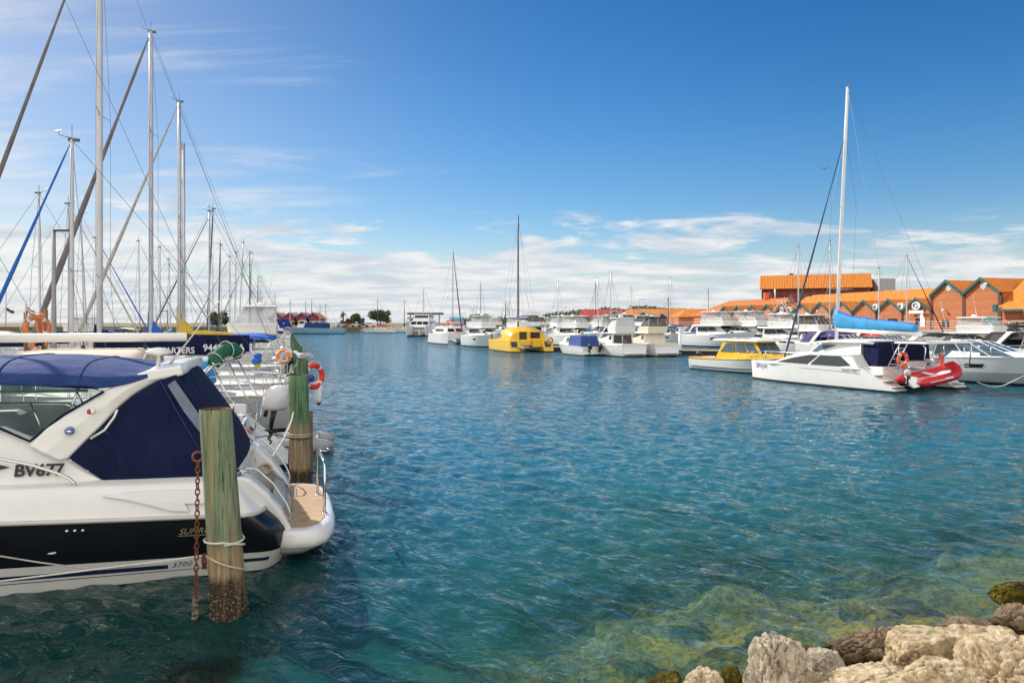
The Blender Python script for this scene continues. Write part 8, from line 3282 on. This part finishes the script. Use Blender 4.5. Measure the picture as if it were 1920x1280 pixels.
# ------------------------------------------------------------------ promenade furniture
def railing(label, s0, s1, out, m=ALU):
    t = thing('promenade_railing', label, 'railing', FP((s0 + s1) / 2, out, 2.5))
    o = t.location
    mb = MB()
    for h in (1.05, .7, .38):
        mb.tube([FP(s0, out, 2.5 + h) - o, FP(s1, out, 2.5 + h) - o], .03 if h > 1 else .02, 5)
    n = int((s1 - s0) / 2)
    for k in range(n + 1):
        p = FP(s0 + (s1 - s0) * k / n, out, 2.5) - o
        mb.tube([p, p + Vector((0, 0, 1.05))], .028, 5)
    mb.build('rails', m, t)
railing('pale tube railing along the promenade in front of the tall hall', -3, 40, 4.7, mat('rail_pale', (.62, .62, .6), .5))
railing('railing along the promenade in front of the brick arcade', -62, -3.4, 4.7, mat('rail_dull', (.45, .44, .42), .5))
def person(label, base, rz, h=1.72):
    t = thing('person', label, 'person', base, rz)
    skin = mat('skin', (.42, .22, .14), .6)
    # one continuous skinned body
    V = [(0, 0, .93), (0, 0, 1.12), (0, -.01, 1.36), (0, -.02, 1.47), (0, -.04, 1.60), (0, -.05, 1.70),
         (-.10, 0, .90), (-.11, -.02, .50), (-.11, .02, .09), (-.11, -.13, .04), (.10, 0, .90), (.12, .02, .50), (.13, .05, .09), (.14, -.10, .04),
         (-.19, 0, 1.40), (-.25, .02, 1.13), (-.21, -.15, .95), (.19, 0, 1.40), (.26, .02, 1.13), (.20, -.15, .98), (-.19, -.22, .90), (.17, -.22, .94)]
    E = [(0, 1), (1, 2), (2, 3), (3, 4), (4, 5), (0, 6), (6, 7), (7, 8), (8, 9), (0, 10), (10, 11), (11, 12), (12, 13), (2, 14), (14, 15), (15, 16), (2, 17), (17, 18), (18, 19), (16, 20), (19, 21)]
    Rr = [(.15, .11), (.14, .10), (.17, .11), (.06, .06), (.085, .10), (.07, .08), (.085, .085), (.06, .06), (.045, .045), (.04, .03), (.085, .085), (.06, .06), (.045, .045), (.04, .03), (.06, .06), (.045, .045), (.034, .034), (.06, .06), (.045, .045), (.034, .034), (.03, .02), (.03, .02)]
    k = h / 1.72
    me = bpy.data.meshes.new('body')
    me.from_pydata([(x * k, y * k, z * k) for x, y, z in V], E, [])
    o = bpy.data.objects.new('body', me)
    COL.objects.link(o)
    o.parent = t
    me.materials.append(skin)
    sk = o.modifiers.new('skin', 'SKIN')
    for i, r_ in enumerate(Rr):
        me.skin_vertices[0].data[i].radius = (r_[0] * k, r_[1] * k)
    me.skin_vertices[0].data[0].use_root = True
    ss = o.modifiers.new('sub', 'SUBSURF')
    ss.levels = ss.render_levels = 1
    mb = MB()
    el = lambda z, a, b, y=0: [Vector((a * math.cos(w), y + b * math.sin(w), z)) for w in [2 * math.pi * q / 14 for q in range(14)]]
    mb.loft([el(.90, .20, .15), el(1.12, .185, .14), el(1.38, .205, .135), el(1.46, .12, .10)], 0, cap0=False)
    for sd in (1, -1):
        mb.tube([(sd * .16, 0, 1.42), (sd * .22, .01, 1.26), (sd * .24, .02, 1.17)], [.085, .08, .078], 8, caps=False)
    mb.build('white_shirt', WHITEC, t)
    mb = MB()
    mb.loft([el(.94, .185, .14), el(.80, .19, .14)], 0)
    for sd in (1, -1):
        mb.tube([(sd * .09, 0, .86), (sd * .11, 0, .56)], [.105, .095], 10)
    mb.build('grey_shorts', mat('shorts_grey', (.22, .24, .28), .8), t)
    mb = MB()
    mb.ball((0, -.02, 1.665), (.088, .10, .075), 0, 12, 8)
    mb.build('hair', mat('hair_grey', (.35, .33, .31), .8), t)
    for sd in (1, -1):
        mb = MB()
        mb.ball((sd * .12, -.05, .04), (.055, .13, .045))
        mb.build('shoe', mat('shoe_grey', (.4, .4, .4), .7), t)
pp = FP(12.1, 2.2, 2.5)
person('person in a white shirt and grey shorts standing by the teal door', pp, math.atan2(FN.y, FN.x) + math.pi / 2)
for s, lab, m in ((15.2, 'green wheelie bin right of the person', mat('bin_green', (.03, .09, .05), .5)), (16.0, 'dark wheelie bin next to the green one', mat('bin_dark', (.04, .04, .04), .5))):
    t = thing('wheelie_bin', lab, 'bin', FP(s, .9, 2.5), math.atan2(FE.y, FE.x), 'bins by the hall wall')
    mb = MB(); mb.box((0, 0, .5), (.55, .6, .9), top=(1.15, 1.15)); mb.build('tub', m, t, bevel=.03)
    mb = MB(); mb.box((0, 0, 1.0), (.68, .74, .08), top=(.9, .9)); mb.build('lid', m, t, bevel=.02)
    for y in (.25, -.25):
        mb = MB(); mb.lathe([(.1, -.03), (.1, .03)], (-.2, y, .1), 10, axis='y'); mb.build('wheel', BLACKP, t)
t = thing('feather_flag', 'white feather shaped banner standing by the tall hall', 'banner', FP(2.6, 2.0, 2.5))
mb = MB(); mb.tube([(0, 0, 0), (0, 0, 1.4), (-.12, .3, 2.2)], .02, 5); mb.build('pole', ALU, t)
mb = MB(); e = FE.to_3d(); mb.slab([Vector((0, 0, .35)), e * .75 + Vector((0, 0, .35)), e * .8 + Vector((0, 0, 1.3)), e * .3 + Vector((0, 0, 2.2)), Vector((0, 0, 2.0))], .02); mb.build('cloth', WHITEC, t)
for i, (s, o) in enumerate(((-28, 2.5), (-31, 2.0), (-38, 2.4), (-24, 2.2), (-44, 2.3))):
    t = thing('cafe_table', ['outdoor table set on the arcade terrace below the second logo sign', 'outdoor table set left of the logo sign table', 'outdoor table set midway along the terrace', 'outdoor table set nearest the tall hall', 'outdoor table set farthest along the terrace'][i], 'table', FP(s, o, 2.5), 0, 'terrace tables')
    mb = MB(); mb.lathe([(.5, .72), (.5, .75)], (0, 0, 0), 14); mb.build('table_top', MASTD, t)
    mb = MB(); mb.tube([(0, 0, 0), (0, 0, .72)], .04, 6); mb.build('leg', MASTD, t)
for px, pyt, Y, arm, lab in ((1198, 561, 165, 1.6, 'dark harbour lamp with a bent arm above the orange roofs'), (1059, 575, 230, 1.2, 'twin headed lamp in front of the tree line'), (415, 582, 90, 1.0, 'short grey lamp behind the left flybridge cruiser')):
    p = at(px, 640, Y)
    street_lamp(lab, (p.x, p.y, 1.9), at(px, pyt, Y).z - 1.9, arm, 0)
# ------------------------------------------------------------------ trees
LEAFM = [mat('leaf_olive', (.075, .085, .028), .8, var=.5, vs=1.2), mat('leaf_dark', (.065, .088, .036), .8, var=.5, vs=1.2), mat('leaf_sage', (.11, .11, .055), .8, var=.4, vs=1.2)]
BARKM = mat('bark', (.12, .09, .065), .9, var=.3)
def leaf_cloud(mb, c, r, n, size, rg, shell=.55):
    for _ in range(n):
        d = Vector((rg.gauss(0, 1), rg.gauss(0, 1), rg.gauss(0, 1))).normalized()
        k = shell + (1 - shell) * rg.random()
        p = Vector(c) + Vector((d.x * r[0], d.y * r[1], d.z * r[2])) * k
        u = Vector((rg.gauss(0, 1), rg.gauss(0, 1), rg.gauss(0, 1))).normalized()
        v = u.orthogonal().normalized()
        s = size * rg.uniform(.6, 1.4)
        mb.add([p - u * s, p + v * s * .6, p + u * s, p - v * s * .6], [(0, 1, 2, 3)])
def tree(label, base, h, w, m, seed, group='trees across the harbour', clumps=18, leaves=110, size=.34, trunk=.25):
    rg = random.Random(seed)
    t = thing('round_tree', label, 'tree', base, 0, group)
    mb = MB()
    H = h * .55
    mb.tube([(0, 0, 0), (.1, 0, H * .5), (0, .1, H)], [trunk, trunk * .8, trunk * .5], 7)
    cr = MB()
    for k in range(clumps):
        a = rg.uniform(0, 6.283)
        q = rg.random() ** .5
        z = h * (.30 + .52 * rg.random())
        env = math.sqrt(max(.05, 1 - ((z / h - .56) / .46) ** 2))
        c = Vector((math.cos(a) * q * w * .40 * env, math.sin(a) * q * w * .40 * env, z))
        mb.tube([(0, 0, H * rg.uniform(.4, .9)), c * .6 + Vector((0, 0, z * .38)), c], [trunk * .3, trunk * .2, .03], 5)
        rr = w * rg.uniform(.11, .19)
        leaf_cloud(cr, c, (rr, rr, rr * .8), leaves, size, rg, .4)
    mb.build('trunk', BARKM, t)
    cr.build('crown', m, t, recalc=False)
    return t
tb = at(713, 612, 268); tree('large round dark tree on the far shore by the yacht masts', (tb.x, 268, 1.9), at(0, 584, 268).z - 1.0, 9.8, LEAFM[1], 2, clumps=30, leaves=130)
tb = at(663, 612, 266); tree('olive green bushy tree on the far shore left of the dark one', (tb.x, 266, 1.9), at(0, 589, 266).z - 1.2, 6.6, LEAFM[0], 3)
tb = at(678, 612, 270); tree('thin pale tree beside the olive green bushy one', (tb.x, 270, 1.9), at(0, 593, 270).z - 1.9, 3.2, LEAFM[2], 4, clumps=8, leaves=40)
tb = at(407, 612, 150); tree('dark tree behind the left flybridge cruiser mast', (tb.x, 150, 1.9), at(0, 583, 150).z - 1.9, 4.6, LEAFM[1], 5)
def palm(label, p, h):
    t = thing('palm_tree', label, 'tree', p)
    mb = MB(); mb.tube([(0, 0, 0), (.15, 0, h * .5), (.1, 0, h)], [.35, .28, .25], 7); mb.build('trunk', BARKM, t)
    rg = random.Random(6)
    cr = MB()
    for k in range(46):
        a = rg.uniform(0, 6.283)
        e = rg.uniform(-.9, 1.2)
        L = rg.uniform(1.3, 1.9)
        d = Vector((math.cos(a) * math.cos(e), math.sin(a) * math.cos(e), math.sin(e)))
        pts = [Vector((.1, 0, h)) + d * L * u + Vector((0, 0, -.9 * u * u)) for u in (0, .35, .7, 1)]
        sd = d.cross(Vector((0, 0, 1))).normalized()
        for q0, q1, w0, w1 in ((0, 1, .08, .22), (1, 2, .22, .18), (2, 3, .18, .02)):
            cr.add([pts[q0] - sd * w0, pts[q0] + sd * w0, pts[q1] + sd * w1, pts[q1] - sd * w1], [(0, 1, 2, 3)])
    cr.build('crown', LEAFM[1], t, recalc=False)
pb = at(643, 612, 268)
palm('palm tree on the far shore right of the red houses', (pb.x, 268, 1.9), at(0, 587, 268).z - 1.9)
tb = at(645, 612, 264); tree('low yellow green shrub at the foot of the palm', (tb.x, 264, 1.9), 2.9, 3.2, mat('leaf_lime', (.16, .17, .05), .8, var=.4), 7, clumps=7, leaves=60)
# wooded ridge far behind: one mass
rg = random.Random(12)
mb = MB()
for i in range(150):
    px = 860 + 500 * (i + rg.random()) / 150
    Y = rg.uniform(390, 450)
    top = float(np.interp(px, [860, 900, 960, 1020, 1060, 1100, 1140, 1165, 1205, 1235, 1262, 1290, 1330, 1360], [597, 592, 594, 586, 583, 580, 573, 577, 571, 573, 578, 577, 584, 590]))
    zt = at(px, top + rg.uniform(0, 4.5), Y).z
    x = at(px, 0, Y).x
    r = rg.uniform(3.5, 6)
    leaf_cloud(mb, (x, Y, zt - r * .8), (r, r, r * .85), 150, .8, rg, .5)
    leaf_cloud(mb, (x, Y + 4, zt - r * 2.2), (r * 1.5, r, r * 1.2), 80, 1.2, rg, .5)
o = mb.build('tree_belt', LEAFM[1], recalc=False)
tag(o, 'dark wooded ridge far behind the harbour roofs', 'trees', kind='stuff')
structure(prism('hills', [(at(840, 0, 470).x, 470), (at(1380, 0, 470).x, 470), (at(1380, 0, 470).x, 520), (at(840, 0, 470).x, 520)], 0, 5.0, LANDM))
# parked cars along the far shore
def car(label, p, m, rz=0):
    t = thing('parked_car', label, 'car', p, rz, 'cars parked on the far shore')
    mb = MB()
    mb.loft([[Vector((x, y, z)) for y, z in ((-.85, .35), (-.88, zz * .8), (-.8, zz), (.8, zz), (.88, zz * .8), (.85, .35))] for x, zz in ((-2.1, .8), (-1.9, .95), (0.9, 1.0), (1.9, .85), (2.15, .6))], 0)
    b = mb.build('body', m, t)
    c = Cab(-1.8, 1.0, .95, 1.45, .78, .78, .62, .62, .5, .7)
    mb = MB(); c.mesh(mb); mb.build('cabin', GLASS, t)
    for x in (-1.3, 1.3):
        for y in (.8, -.8):
            mb = MB(); mb.lathe([(.32, -.1), (.32, .1)], (x, y, .32), 12, axis='y'); mb.build('wheel', BLACKP, t)
for i, (px, m, lab) in enumerate(((668, WHITE2, 'pale car parked left of the olive tree'), (680, NAVYHULL, 'dark car parked right of the olive tree'), (694, WHITE, 'white car parked between the two round trees'), (655, REDP, 'red car parked near the palm tree'), (640, ALU, 'silver car parked left of the palm tree'))):
    p = at(px, 610, 262)
    car(lab, (p.x, 262.5, 1.9), m)
# gulls in the sky
for lab, px, py, Y in (('small dark bird gliding left of the tall catamaran mast', 1546, 317, 60),):
    t = thing('flying_bird', lab, 'bird', at(px, py, Y))
    mb = MB()
    mb.tube([(-.18, 0, 0), (0, 0, 0), (.2, 0, 0)], [.02, .05, .02], 6)
    mb.build('body', MASTD, t)
    for sd in (1, -1):
        mb = MB(); mb.slab([Vector((.08, 0, .02)), Vector((-.08, 0, .02)), Vector((-.10, sd * .35, .12)), Vector((0.02, sd * .4, .14))], .01); mb.build('wing', MASTD, t)
    t.rotation_euler = (0, 0, 1.2)
